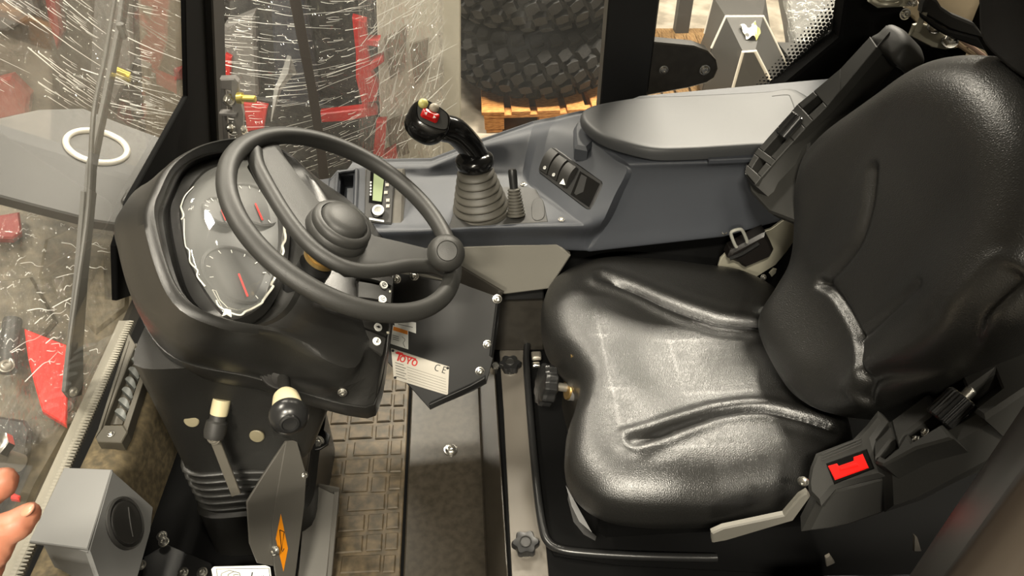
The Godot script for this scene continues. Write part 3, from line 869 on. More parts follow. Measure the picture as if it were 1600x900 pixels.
	# switch bank on the sloping face
	var kn := normal_of([Vector3(0.1109, 0.553, -1.3119), Vector3(0.2107, 0.553, -1.1592), Vector3(0.2502, 0.6316, -1.2337)])
	t = thing("switch_bank", "black bank of three rocker switches and a blank plate on the console", "switches", Vector3(0.1936, 0.5939, -1.2556))
	obj("frame", Shape.new().slab([Vector3(0.1672, 0.6193, -1.3346), Vector3(0.1729, 0.621, -1.3288), Vector3(0.2475, 0.6177, -1.209), Vector3(0.248, 0.6146, -1.2028), Vector3(0.2246, 0.5771, -1.1743), Vector3(0.2182, 0.5741, -1.1789), Vector3(0.1386, 0.5778, -1.3071), Vector3(0.1379, 0.5811, -1.3139)], 0.01, 0.002), "black_paint", t)
	for q in [[Vector3(0.1679, 0.6182, -1.329), Vector3(0.1799, 0.6176, -1.3097), Vector3(0.1536, 0.5832, -1.2908), Vector3(0.1402, 0.5829, -1.3109)], [Vector3(0.1819, 0.6164, -1.3045), Vector3(0.1948, 0.6163, -1.2847), Vector3(0.1701, 0.5835, -1.2662), Vector3(0.156, 0.5842, -1.289)], [Vector3(0.1968, 0.6151, -1.2796), Vector3(0.2094, 0.6151, -1.2603), Vector3(0.1862, 0.5831, -1.241), Vector3(0.1723, 0.5838, -1.2633)]]:
		var along: Vector3 = (q[3] + q[2] - q[0] - q[1]).normalized()
		var wide: Vector3 = (q[1] - q[0]).normalized()
		var ln: float = (q[3] - q[0]).length()
		var rk := Shape.new()
		var rings := []
		for i in 9:
			var u := i / 8.0
			var h := 0.003 + 0.009 * sin(PI * clampf(u * 0.8 + 0.2, 0, 1)) * (1.0 if i > 0 else 0.8)
			var a: Vector3 = q[0].lerp(q[3], u)
			var b: Vector3 = q[1].lerp(q[2], u)
			rings.append(PackedVector3Array([a + kn * h, b + kn * h, b + wide * 0.0004 + kn * (h - 0.001), b - kn * 0.004, a - kn * 0.004, a - wide * 0.0004 + kn * (h - 0.001)]))
		rk.loft(rings)
		obj("rocker", rk, "black_plastic", t)
	obj("blank_plate", Shape.new().slab([Vector3(0.2123, 0.6136, -1.2533), Vector3(0.2437, 0.6141, -1.2061), Vector3(0.2217, 0.5792, -1.1799), Vector3(0.1919, 0.5789, -1.2249)], 0.003, 0.0008), "gloss_black", t)
	obj("blank_rib", Shape.new().slab([Vector3(0.2138, 0.6114, -1.2453), Vector3(0.2231, 0.6122, -1.2323), Vector3(0.2142, 0.5925, -1.2121), Vector3(0.2017, 0.5833, -1.2156), Vector3(0.1986, 0.584, -1.2213)], 0.001, 0.0003), "black_paint", t)
	var icon := Shape.new()
	var ic := Vector3(0.1787, 0.5927, -1.2449)
	icon.slab([Vector3(0.1805, 0.5981, -1.2522), Vector3(0.183, 0.5923, -1.2385), Vector3(0.173, 0.5892, -1.2484)], 0.001, 0.0, kn)
	obj("triangle_icon", icon, "white", t)
	for q in [Vector3(0.1639, 0.5953, -1.2713), Vector3(0.1487, 0.5963, -1.2963)]:
		icon = Shape.new()
		var rr := []
		var bb := S.along(kn)
		for k in 14: rr.append(q + bb * Vector3(cos(TAU * k / 13.0), 0, sin(TAU * k / 13.0)) * 0.0029)
		icon.tube(rr, 0.0006, 6, 1)
		icon.tube([q - bb.x * 0.001, q + bb.x * 0.0012 + bb.z * 0.0035], 0.0006, 6, 1)
		icon.tube([q - bb.z * 0.001, q + bb.z * 0.001 + bb.x * 0.0008], 0.0006, 6, 1)
		obj("round_icon", icon, "white", t)
	# radio in its housing
	t = thing("radio_housing", "grey moulded housing with an open tray behind the steering wheel", "housing", Vector3(-0.2156, 0.5702, -1.2294))
	for q in [[Vector3(-0.2747, 0.5939, -1.2791), Vector3(-0.2582, 0.6042, -1.3007), Vector3(-0.2495, 0.6041, -1.3004), Vector3(-0.2583, 0.556, -1.1997), Vector3(-0.2607, 0.5402, -1.1667), Vector3(-0.2798, 0.5405, -1.1674)], [Vector3(-0.2582, 0.6042, -1.3007), Vector3(-0.2023, 0.6058, -1.3039), Vector3(-0.1996, 0.6001, -1.292), Vector3(-0.2541, 0.5991, -1.2901)], [Vector3(-0.227, 0.6024, -1.2969), Vector3(-0.1997, 0.6032, -1.2986), Vector3(-0.1986, 0.539, -1.1642), Vector3(-0.2261, 0.5395, -1.1653)], [Vector3(-0.262, 0.5572, -1.2024), Vector3(-0.2234, 0.5565, -1.2009), Vector3(-0.2237, 0.5395, -1.1652), Vector3(-0.2631, 0.5402, -1.1667)]]:
		obj("tray_wall", Shape.new().slab(q, 0.05, 0.003), "console_grey", t)
	obj("tray_floor", Shape.new().slab([Vector3(-0.2842, 0.5652, -1.3235), Vector3(-0.2671, 0.5759, -1.3459), Vector3(-0.2094, 0.5775, -1.3492), Vector3(-0.2066, 0.5736, -1.3409), Vector3(-0.2055, 0.5084, -1.2046), Vector3(-0.2895, 0.51, -1.2079)], 0.005, 0.0), "console_grey", t)
	obj("side_lug", Shape.new().slab([Vector3(-0.2948, 0.5885, -1.2955), Vector3(-0.2738, 0.59, -1.2987), Vector3(-0.274, 0.5322, -1.1779), Vector3(-0.2972, 0.5487, -1.2123)], 0.03, 0.003), "console_grey", t)
	obj("tray_insert", Shape.new().slab([Vector3(-0.2407, 0.5787, -1.2752), Vector3(-0.2234, 0.5797, -1.2771), Vector3(-0.224, 0.5443, -1.2031), Vector3(-0.2411, 0.5446, -1.2038)], 0.03, 0.001), "console_grey", t)
	var rim := Shape.new()
	rim.tube([Vector3(-0.2603, 0.5574, -1.198), Vector3(-0.2574, 0.5999, -1.2869), Vector3(-0.2526, 0.6029, -1.2933), Vector3(-0.2267, 0.6043, -1.2963), Vector3(-0.2204, 0.6023, -1.2921), Vector3(-0.2218, 0.5566, -1.1965)], 0.0035, 8, 4)
	obj("tray_rim", rim, "console_grey", t)
	obj("bezel", Shape.new().slab([Vector3(-0.2073, 0.6059, -1.3041), Vector3(-0.1274, 0.6045, -1.3012), Vector3(-0.1315, 0.5401, -1.1664), Vector3(-0.2071, 0.5427, -1.1718)], 0.05, 0.004), "plate_grey", t)
	var rd := thing("radio", "black car radio with a pale green screen and a round knob behind the wheel", "radio", Vector3(-0.173, 0.5724, -1.2341))
	obj("face", Shape.new().slab([Vector3(-0.2017, 0.607, -1.2973), Vector3(-0.1445, 0.6073, -1.2978), Vector3(-0.1515, 0.5531, -1.1845), Vector3(-0.2034, 0.5576, -1.1939)], 0.006, 0.0012), "black_plastic", rd)
	obj("screen_frame", Shape.new().slab([Vector3(-0.1927, 0.605, -1.2907), Vector3(-0.1642, 0.6045, -1.2897), Vector3(-0.1698, 0.5726, -1.2229), Vector3(-0.1954, 0.5755, -1.229)], 0.001, 0.0003), "gloss_black", rd)
	obj("screen", Shape.new().slab([Vector3(-0.1864, 0.604, -1.2873), Vector3(-0.1654, 0.6036, -1.2865), Vector3(-0.171, 0.576, -1.2287), Vector3(-0.1881, 0.5776, -1.2319)], 0.001, 0.0002), "lcd", rd)
	obj("panel", Shape.new().slab([Vector3(-0.1642, 0.6034, -1.2868), Vector3(-0.148, 0.6018, -1.2836), Vector3(-0.1526, 0.5557, -1.1871), Vector3(-0.1695, 0.5572, -1.1902)], 0.001, 0.0002), "black_plastic", rd)
	for q in [Vector3(-0.1602, 0.5921, -1.261), Vector3(-0.1625, 0.5848, -1.2457), Vector3(-0.1588, 0.5774, -1.2302), Vector3(-0.1587, 0.572, -1.2189)]:
		obj("key", Shape.new().box(q, Vector3(0.007, 0.002, 0.007), 0.0006, S.along(Vector3(0, 0.9, 0.43))), "plate_silver", rd)
	var rn := Vector3(0, 0.9, 0.43).normalized()
	obj("knob", Shape.new().lathe([Vector2(0.0115, 0), Vector2(0.0115, 0.010), Vector2(0.01, 0.012)], Transform3D(S.along(rn), Vector3(-0.1783, 0.5643, -1.2079)), 28), "gloss_black", rd)
	obj("knob_ring", Shape.new().lathe([Vector2(0.0112, 0.0), Vector2(0.0112, 0.003), Vector2(0.0075, 0.0035), Vector2(0.0075, 0)], Transform3D(S.along(rn), Vector3(-0.1755, 0.5746, -1.2016)), 28), "white", rd)
	for i in 5:
		obj("key_print", Shape.new().box(Vector3(-0.1898, 0.5947, -1.268) + Vector3(-0.002, -0.003 * i, 0.006 * i), Vector3(0.003, 0.0006, 0.004), 0.0, S.along(rn)), "white", rd)
	obj("lower_print", Shape.new().slab([Vector3(-0.1936, 0.5615, -1.1983), Vector3(-0.1658, 0.5586, -1.1922), Vector3(-0.1658, 0.5568, -1.1885), Vector3(-0.1936, 0.5597, -1.1945)], 0.0006, 0.0, rn), "white", rd)
	for i in 2:
		obj("slot", Shape.new().slab([Vector3(-0.1952, 0.5507, -1.1864) + Vector3(0, -0.004, 0.0095) * i, Vector3(-0.147, 0.5475, -1.1796) + Vector3(0, -0.004, 0.0095) * i, Vector3(-0.147, 0.5457, -1.1759) + Vector3(0, -0.004, 0.0095) * i, Vector3(-0.1952, 0.549, -1.1827) + Vector3(0, -0.004, 0.0095) * i], 0.003, 0.0), "matt_black", rd)

func steering() -> void:
	var c := Vector3(-0.188, 0.726, -0.967)
	var n := Vector3(0.5586, 0.8295, 0).normalized()
	var b := S.along(n)
	var t := thing("steering_wheel", "black two-spoke steering wheel with a spinner knob in front of the seat", "steering wheel", c)
	var rim := Shape.new()
	var rings := []
	for k in 96:
		var a := TAU * k / 96.0
		var e := b * Vector3(cos(a), 0, sin(a))
		var r := PackedVector3Array()
		for j in 18:
			var q := TAU * j / 18.0
			var rr := 0.0142 * (1.0 + 0.04 * cos(3.0 * q))
			r.append(c + e * (0.186 + cos(q) * rr) + n * sin(q) * rr)
		rings.append(r)
	rings.append(rings[0])
	rim.loft(rings, false, false)
	obj("rim", rim, "soft_plastic", t, 60.0)
	# the blade from the rim at upper left past the hub to the rim at right
	obj("spoke", Shape.new().slab([Vector3(-0.3224, 0.8129, -1.0116), Vector3(-0.3208, 0.8118, -1.0427), Vector3(-0.3104, 0.8048, -1.0749), Vector3(-0.2961, 0.7952, -1.0846), Vector3(-0.2846, 0.7874, -1.0583), Vector3(-0.26, 0.7709, -1.024), Vector3(-0.2295, 0.7503, -0.9862), Vector3(-0.1942, 0.7266, -0.9871), Vector3(-0.1713, 0.7111, -0.9248), Vector3(-0.2008, 0.731, -0.8742), Vector3(-0.235, 0.754, -0.8885), Vector3(-0.2687, 0.7767, -0.9246), Vector3(-0.2979, 0.7964, -0.9698)], 0.02, 0.005, n), "soft_plastic", t, 50.0)
	obj("spoke", Shape.new().slab([Vector3(-0.2005, 0.7308, -0.8715), Vector3(-0.1788, 0.7162, -0.9752), Vector3(-0.1516, 0.6979, -0.9633), Vector3(-0.1198, 0.6764, -0.9761), Vector3(-0.0817, 0.6508, -0.9901), Vector3(-0.0478, 0.628, -0.9999), Vector3(-0.0294, 0.6156, -0.9904), Vector3(-0.0377, 0.6212, -0.9578), Vector3(-0.0653, 0.6398, -0.9501), Vector3(-0.0992, 0.6626, -0.9309), Vector3(-0.1406, 0.6905, -0.8875), Vector3(-0.1765, 0.7146, -0.8622)], 0.02, 0.004, n), "soft_plastic", t, 50.0)
	obj("lower_rib", Shape.new().tube([Vector3(-0.3235, 0.81, -1.0347), Vector3(-0.3152, 0.8044, -1.0034), Vector3(-0.2964, 0.7918, -0.9665), Vector3(-0.2678, 0.7725, -0.9194), Vector3(-0.239, 0.7531, -0.884), Vector3(-0.2086, 0.7326, -0.8654), Vector3(-0.1754, 0.7103, -0.8645), Vector3(-0.1411, 0.6872, -0.8886), Vector3(-0.0995, 0.6592, -0.9319), Vector3(-0.0637, 0.635, -0.9557), Vector3(-0.0379, 0.6177, -0.9555)], 0.0115, 14, 6), "soft_plastic", t, 60.0)
	var hub := Vector3(-0.1994, 0.7337, -0.9254)
	var hx := Transform3D(b, hub)
	obj("hub", Shape.new().lathe([Vector2(0.03, -0.03), Vector2(0.046, -0.022), Vector2(0.049, -0.004), Vector2(0.048, 0.006), Vector2(0.045, 0.010), Vector2(0.046, 0.014), Vector2(0.0455, 0.02), Vector2(0.042, 0.024), Vector2(0.037, 0.0245), Vector2(0.036, 0.021)], hx, 48), "soft_plastic", t, 45.0)
	obj("hub_cap", Shape.new().lathe([Vector2(0.036, 0.018), Vector2(0.035, 0.026), Vector2(0.031, 0.0315), Vector2(0.022, 0.035), Vector2(0.01, 0.0365)], hx, 40), "soft_plastic", t, 60.0)
	obj("brass_ring", Shape.new().lathe([Vector2(0.02, -0.062), Vector2(0.026, -0.06), Vector2(0.026, -0.054), Vector2(0.0235, -0.053), Vector2(0.0235, -0.049), Vector2(0.026, -0.048), Vector2(0.026, -0.04), Vector2(0.03, -0.038), Vector2(0.03, -0.03)], hx, 32), "brass", t)
	obj("shaft", Shape.new().lathe([Vector2(0.026, -0.14), Vector2(0.026, -0.075), Vector2(0.018, -0.07), Vector2(0.018, -0.03)], hx, 28), "black_paint", t)
	# spinner knob
	var kb := Vector3(-0.0495, 0.6328, -0.9772)
	var kt := Transform3D(S.along((Vector3(-0.0213, 0.7735, -0.855) - kb)), kb)
	obj("knob_stem", Shape.new().lathe([Vector2(0.013, -0.016), Vector2(0.013, 0.004), Vector2(0.016, 0.006), Vector2(0.016, 0.016), Vector2(0.012, 0.018), Vector2(0.012, 0.024)], kt, 24), "black_paint", t)
	obj("spinner_knob", Shape.new().lathe([Vector2(0.012, 0.02), Vector2(0.018, 0.023), Vector2(0.021, 0.029), Vector2(0.0275, 0.036), Vector2(0.030, 0.046), Vector2(0.0285, 0.056), Vector2(0.0225, 0.0635), Vector2(0.0165, 0.066), Vector2(0.0160, 0.065), Vector2(0.015, 0.0662), Vector2(0.006, 0.067)], kt, 36), "soft_plastic", t, 32.0)

func scaled_ring(r: PackedVector3Array, k: float, off: Vector3) -> PackedVector3Array:
	var c := Vector3.ZERO
	for p in r: c += p / r.size()
	var o := PackedVector3Array()
	for p in r: o.append(c + (p - c) * k + off)
	return o

func mixed(a: PackedVector3Array, b: PackedVector3Array, t: float, out := 0.0, off := Vector3.ZERO) -> PackedVector3Array:
	var c := Vector3.ZERO
	for i in a.size(): c += (a[i] + b[i]) / (2.0 * a.size())
	var o := PackedVector3Array()
	for i in a.size():
		var p := a[i].lerp(b[i], t)
		var d := p - c
		d.y *= 0.3
		o.append(p + d.normalized() * out + off)
	return o

func cowl() -> void:
	var n := Vector3(0.605, 0.796, 0)
	var t := thing("instrument_cowl", "black moulded steering column cowl with a hood round the oval instrument panel", "dashboard", Vector3(-0.4, 0.35, -0.97))
	var N := 96
	var a := S.ring([Vector3(-0.431, 0.7415, -0.952), Vector3(-0.438, 0.7469, -1.0047), Vector3(-0.4297, 0.7405, -1.0858), Vector3(-0.4068, 0.7231, -1.1412), Vector3(-0.3735, 0.6978, -1.1857), Vector3(-0.3395, 0.672, -1.1499), Vector3(-0.3168, 0.6547, -1.0683), Vector3(-0.3079, 0.648, -0.9654), Vector3(-0.3145, 0.653, -0.8722), Vector3(-0.3336, 0.6675, -0.8232), Vector3(-0.3564, 0.6848, -0.8114), Vector3(-0.4012, 0.7189, -0.8702)], N)
	var g := S.ring([Vector3(-0.4441, 0.7465, -0.9509), Vector3(-0.4517, 0.7522, -1.015), Vector3(-0.4474, 0.749, -1.0928), Vector3(-0.4175, 0.7263, -1.1653), Vector3(-0.3717, 0.6914, -1.2174), Vector3(-0.3341, 0.6628, -1.1736), Vector3(-0.3082, 0.6432, -1.0744), Vector3(-0.2987, 0.6359, -0.9555), Vector3(-0.3074, 0.6425, -0.8619), Vector3(-0.3297, 0.6595, -0.8127), Vector3(-0.3583, 0.6812, -0.7997), Vector3(-0.3985, 0.7118, -0.8296)], N)
	var ci := S.ring([Vector3(-0.441, 0.7742, -0.902), Vector3(-0.4488, 0.7802, -0.9669), Vector3(-0.4468, 0.7787, -1.0438), Vector3(-0.4209, 0.759, -1.1218), Vector3(-0.3634, 0.7152, -1.1991), Vector3(-0.3156, 0.6789, -1.1827), Vector3(-0.2784, 0.6507, -1.0623), Vector3(-0.2639, 0.6396, -0.941), Vector3(-0.2741, 0.6474, -0.8476), Vector3(-0.3069, 0.6723, -0.7915), Vector3(-0.3516, 0.7063, -0.7742), Vector3(-0.3946, 0.739, -0.7895)], N)
	var co := S.ring([Vector3(-0.4463, 0.7908, -0.8829), Vector3(-0.4538, 0.7965, -0.9497), Vector3(-0.4502, 0.7938, -1.029), Vector3(-0.4221, 0.7724, -1.1194), Vector3(-0.3684, 0.7316, -1.1976), Vector3(-0.3001, 0.6797, -1.1931), Vector3(-0.213, 0.6135, -1.0714), Vector3(-0.1798, 0.5882, -0.9323), Vector3(-0.1828, 0.5905, -0.7868), Vector3(-0.2731, 0.6592, -0.7848), Vector3(-0.3387, 0.709, -0.7568), Vector3(-0.3944, 0.7514, -0.7706)], N)
	var d := S.ring([Vector3(-0.606, 0.61, -1.075), Vector3(-0.622, 0.615, -1.14), Vector3(-0.605, 0.61, -1.2), Vector3(-0.52, 0.595, -1.225), Vector3(-0.4, 0.568, -1.215), Vector3(-0.24, 0.535, -1.21), Vector3(-0.16, 0.518, -1.17), Vector3(-0.148, 0.516, -1.0), Vector3(-0.155, 0.518, -0.80), Vector3(-0.1901, 0.5251, -0.7695), Vector3(-0.3324, 0.554, -0.8069), Vector3(-0.4812, 0.5841, -0.8532)], N)
	var sh := Shape.new()
	var up := n
	sh.loft([scaled_ring(a, 0.99, -n * 0.02), scaled_ring(a, 1.0, n * 0.001), scaled_ring(a, 1.03, n * 0.003), g, scaled_ring(g, 1.01, -n * 0.006), mixed(g, ci, 0.45, 0.0, -n * 0.006), mixed(g, ci, 0.7, 0, n * 0.004), mixed(ci, co, 0.1, -0.004, n * -0.004), ci, mixed(ci, co, 0.3, 0.0, n * 0.011), mixed(ci, co, 0.6, 0.0, n * 0.013), mixed(ci, co, 0.85, 0.002, n * 0.009), mixed(co, d, 0.0, 0.004, n * 0.001), mixed(co, d, 0.1, 0.008, n * 0.002), mixed(co, d, 0.25, 0.013), mixed(co, d, 0.42, 0.02), mixed(co, d, 0.6, 0.018), mixed(co, d, 0.78, 0.011), mixed(co, d, 0.93, 0.004), d, scaled_ring(d, 0.99, Vector3(0, -0.003, 0))], false, true)
	obj("upper_shell", sh, "cowl_black", t, 42.0)
	sh = Shape.new()
	sh.loft([scaled_ring(d, 0.985, Vector3(0, -0.001, 0)), scaled_ring(d, 1.004, Vector3(0, -0.003, 0)), scaled_ring(d, 1.0, Vector3(0, -0.018, 0)), scaled_ring(d, 0.97, Vector3(0.004, -0.04, 0)), scaled_ring(d, 0.9, Vector3(0.01, -0.062, 0)), scaled_ring(d, 0.78, Vector3(0.012, -0.075, 0)), scaled_ring(d, 0.6, Vector3(0.012, -0.08, 0))])
	obj("lower_shell", sh, "cowl_black", t, 50.0)
	# instrument under a clear cover with torn protective film
	obj("dial_plate", Shape.new().loft([scaled_ring(a, 0.995, -n * 0.016), scaled_ring(a, 0.5, -n * 0.03)], false, true), "dial_grey", t)
	var dc := Vector3(-0.3898, 0.6801, -0.9922)
	var bx := S.along(n)
	for q in [[Vector3(-0.3666, 0.6674, -1.1), 0.05], [Vector3(-0.3597, 0.6622, -0.9205), 0.058], [Vector3(-0.404, 0.6959, -1.0438), 0.03]]:
		obj("dial", Shape.new().lathe([Vector2(q[1], -0.004), Vector2(q[1], 0.002), Vector2(q[1] * 0.92, 0.003), Vector2(q[1] * 0.9, 0.0), Vector2(0.004, 0.0005)], Transform3D(bx, q[0]), 36), "dial_dark", t)
		var dir: Vector3 = (bx * Vector3(0.5, 0, 0.85)).normalized()
		obj("needle", Shape.new().tube([q[0] + n * 0.003, q[0] + n * 0.003 + dir * q[1] * 0.75], 0.0016, 6, 1), "red_plastic", t)
		for k in 11:
			var an := deg_to_rad(140.0 + 26.0 * k)
			var e := bx * Vector3(cos(an), 0, sin(an))
			obj("dial_mark", Shape.new().box(q[0] + n * 0.002 + e * q[1] * 0.8, Vector3(0.006, 0.0006, 0.0012), 0.0, Basis(e, n, e.cross(n))), "white", t)
	var lens := Shape.new()
	var lr := []
	for k in 8:
		var s := cos(k / 7.0 * PI / 2.0)
		lr.append(scaled_ring(a, maxf(s, 0.02) * 0.995, n * (0.003 + 0.022 * sin(k / 7.0 * PI / 2.0))))
	lens.loft(lr, false, true)
	obj("clear_cover", lens, "lens", t, 70.0)
	var rng := RandomNumberGenerator.new()
	rng.seed = 4
	for part in [[0.47, 0.83, 0.0022], [0.0, 0.10, 0.0014], [0.86, 1.0, 0.0012]]:
		var pts := []
		var kn := int((part[1] - part[0]) * 60.0)
		for k in kn + 1:
			var at := a[int(lerpf(part[0], part[1], float(k) / kn) * N) % N]
			pts.append(at + n * (0.005 + rng.randf() * 0.004) + Vector3(rng.randf() - 0.5, 0, rng.randf() - 0.5) * 0.006)
		obj("torn_film", Shape.new().tube(pts, part[2], 7, 3, part[2] * 0.7, 0.5), "film_white", t)
	var scrap := [Vector3(-0.3702, 0.7029, -0.8421), Vector3(-0.3619, 0.6966, -0.8296), Vector3(-0.3494, 0.687, -0.8099), Vector3(-0.3353, 0.6763, -0.8152), Vector3(-0.3209, 0.6654, -0.8353), Vector3(-0.3132, 0.6595, -0.862), Vector3(-0.3109, 0.6578, -0.8897), Vector3(-0.3118, 0.6584, -0.8631), Vector3(-0.3216, 0.6659, -0.8444), Vector3(-0.3369, 0.6775, -0.8246), Vector3(-0.3484, 0.6863, -0.8212), Vector3(-0.3589, 0.6942, -0.8292), Vector3(-0.3659, 0.6996, -0.8428)]
	obj("torn_film", Shape.new().slab(scrap, 0.0015, 0.0), "film_white", t)
	obj("torn_film", Shape.new().slab([Vector3(-0.3498, 0.6898, -0.8148), Vector3(-0.3505, 0.6904, -0.7985), Vector3(-0.3459, 0.6869, -0.8058), Vector3(-0.3405, 0.6828, -0.8047), Vector3(-0.3434, 0.685, -0.817)], 0.0015, 0.0), "film_white", t)
	# column
	sh = Shape.new()
	var col := func(x0: float, x1: float, z0: float, z1: float, y: float) -> PackedVector3Array:
		return S.ring([Vector3(x0, y, (z0 + z1) / 2), Vector3(x0, y, z0 + 0.03), Vector3(x0 + 0.03, y, z0), Vector3((x0 + x1) / 2, y, z0), Vector3(x1 - 0.03, y, z0), Vector3(x1, y, z0 + 0.03), Vector3(x1, y, (z0 + z1) / 2), Vector3(x1, y, z1 - 0.03), Vector3(x1 - 0.03, y, z1), Vector3((x0 + x1) / 2, y, z1), Vector3(x0 + 0.03, y, z1), Vector3(x0, y, z1 - 0.03)], 64)
	sh.loft([col.call(-0.53, -0.25, -1.12, -0.83, 0.56), col.call(-0.532, -0.25, -1.12, -0.838, 0.42), col.call(-0.535, -0.3, -1.12, -0.842, 0.3), col.call(-0.54, -0.33, -1.12, -0.85, 0.28), col.call(-0.54, -0.34, -1.12, -0.85, 0.14), col.call(-0.55, -0.33, -1.12, -0.842, 0.135), col.call(-0.55, -0.33, -1.12, -0.842, 0.0)])
	obj("column", sh, "cowl_black", t, 45.0)
	for i in 6:
		var y := 0.27 - i * 0.022
		obj("rib", Shape.new().loft([col.call(-0.54, -0.34, -1.12, -0.85, y), col.call(-0.545, -0.335, -1.12, -0.845, y - 0.005), col.call(-0.54, -0.34, -1.12, -0.85, y - 0.01)]), "cowl_black", t, 60.0)
	for q in [Vector3(-0.4721, 0.427, -0.838), Vector3(-0.3768, 0.3789, -0.838)]:
		obj("round_plug", Shape.new().lathe([Vector2(0.0125, -0.006), Vector2(0.0125, 0.003), Vector2(0.011, 0.0045), Vector2(0.004, 0.005)], Transform3D(S.along(Vector3(-0.05, 0.25, 1)), q), 28), "plug_beige", t)
	bolt(t, Vector3(-0.2023, 0.5531, -0.77), Vector3(0.1, 0.35, 1), 0.0055)
	# lever with a beige cap and a flat steel bar
	var lv := thing("tilt_lever", "small flat steel lever with a beige cap low on the steering column", "lever", Vector3(-0.4162, 0.4582, -0.83))
	var p0 := Vector3(-0.4131, 0.471, -0.835)
	var p1 := Vector3(-0.4289, 0.4253, -0.8)
	var lb := S.along(p1 - p0)
	var ll := p0.distance_to(p1)
	obj("cap", Shape.new().lathe([Vector2(0.014, -0.005), Vector2(0.014, ll * 0.25), Vector2(0.0135, ll * 0.35)], Transform3D(lb, p0), 24), "cream", lv)
	obj("sleeve", Shape.new().lathe([Vector2(0.0125, ll * 0.33), Vector2(0.013, ll * 0.5), Vector2(0.0165, ll * 0.55), Vector2(0.0175, ll * 0.85), Vector2(0.0155, ll), Vector2(0.009, ll * 1.02)], Transform3D(lb, p0), 24), "black_plastic", lv)
	bolt(lv, p1 + (p1 - p0).normalized() * 0.0, Vector3(-0.1, 0.5, 0.85), 0.009, "steel")
	obj("bar", Shape.new().slab([Vector3(-0.4417, 0.406, -0.808), Vector3(-0.4258, 0.408, -0.808), Vector3(-0.4267, 0.2558, -0.808), Vector3(-0.4442, 0.2476, -0.808)], 0.004, 0.001), "steel", lv)
	# combination stalk
	var s0 := Vector3(-0.2909, 0.5755, -0.8)
	var s1 := Vector3(-0.2536, 0.6136, -0.67)
	var sd := (s1 - s0).normalized()
	var st := thing("indicator_stalk", "indicator stalk with a cream collar and round black end cap on the column", "stalk", s0)
	obj("boot", Shape.new().lathe([Vector2(0.034, -0.012), Vector2(0.034, 0.0), Vector2(0.031, 0.003), Vector2(0.027, 0.002), Vector2(0.026, 0.008), Vector2(0.02, 0.009), Vector2(0.019, 0.016), Vector2(0.013, 0.018), Vector2(0.0125, 0.024), Vector2(0.006, 0.026)], Transform3D(S.along(Vector3(0.1, 0.35, 1)), s0), 32), "rubber", st, 32.0)
	var sl := s0.distance_to(s1)
	obj("arm", Shape.new().lathe([Vector2(0.0085, 0.0), Vector2(0.0085, sl * 0.6), Vector2(0.011, sl * 0.62)], Transform3D(S.along(sd), s0), 20), "black_plastic", st)
	obj("collar", Shape.new().lathe([Vector2(0.014, sl * 0.52), Vector2(0.018, sl * 0.58), Vector2(0.021, sl * 0.78), Vector2(0.021, sl * 0.86)], Transform3D(S.along(sd), s0), 32), "cream", st)
	obj("end_cap", Shape.new().lathe([Vector2(0.02, sl * 0.84), Vector2(0.0255, sl * 0.87), Vector2(0.0265, sl * 0.92), Vector2(0.024, sl * 0.98), Vector2(0.018, sl * 1.02), Vector2(0.0135, sl * 1.035), Vector2(0.0125, sl * 1.06), Vector2(0.0105, sl * 1.065), Vector2(0.0095, sl * 1.045), Vector2(0.004, sl * 1.04)], Transform3D(S.along(sd), s0), 36), "gloss_soft", st, 32.0)
	# switch block on the right of the column
	var sn := normal_of([Vector3(-0.1947, 0.592, -0.8771), Vector3(-0.1521, 0.545, -0.81), Vector3(-0.1366, 0.585, -0.9646)])
	var sw := thing("dash_switch_block", "black block of rocker switches with white round symbols beside the column under the steering wheel", "switches", Vector3(-0.1657, 0.5802, -0.8948))
	obj("body", Shape.new().slab([Vector3(-0.1902, 0.6187, -0.9691), Vector3(-0.1332, 0.593, -0.9961), Vector3(-0.1363, 0.563, -0.8962), Vector3(-0.1428, 0.5512, -0.8469), Vector3(-0.1504, 0.5458, -0.8157), Vector3(-0.1609, 0.5476, -0.8016), Vector3(-0.197, 0.5783, -0.8297), Vector3(-0.202, 0.585, -0.8412), Vector3(-0.1958, 0.5943, -0.882)], 0.07, 0.008, sn), "cowl_black", sw)
	var rows := [[[Vector3(-0.188, 0.6198, -0.9692), Vector3(-0.1357, 0.5916, -0.9796), Vector3(-0.1374, 0.5879, -0.9646), Vector3(-0.1885, 0.6163, -0.9573)], Vector3(-0.1469, 0.6009, -0.9551)], [[Vector3(-0.1872, 0.6127, -0.9487), Vector3(-0.1372, 0.5852, -0.9565), Vector3(-0.1387, 0.5785, -0.9327), Vector3(-0.187, 0.604, -0.9214)], Vector3(-0.1482, 0.5934, -0.9292)], [[Vector3(-0.1878, 0.6032, -0.9177), Vector3(-0.1396, 0.5771, -0.9266), Vector3(-0.1411, 0.5713, -0.9056), Vector3(-0.1888, 0.5973, -0.8973)], Vector3(-0.1514, 0.5873, -0.9042)], [[Vector3(-0.1905, 0.5971, -0.8933), Vector3(-0.1419, 0.5703, -0.9008), Vector3(-0.1441, 0.5629, -0.8735), Vector3(-0.1932, 0.5918, -0.8715)], Vector3(-0.1535, 0.5802, -0.878)], [[Vector3(-0.1948, 0.5915, -0.8676), Vector3(-0.145, 0.5619, -0.8688), Vector3(-0.1489, 0.5549, -0.8395), Vector3(-0.1948, 0.5847, -0.8464)], Vector3(-0.1547, 0.5733, -0.8539)]]
	var ix := 0
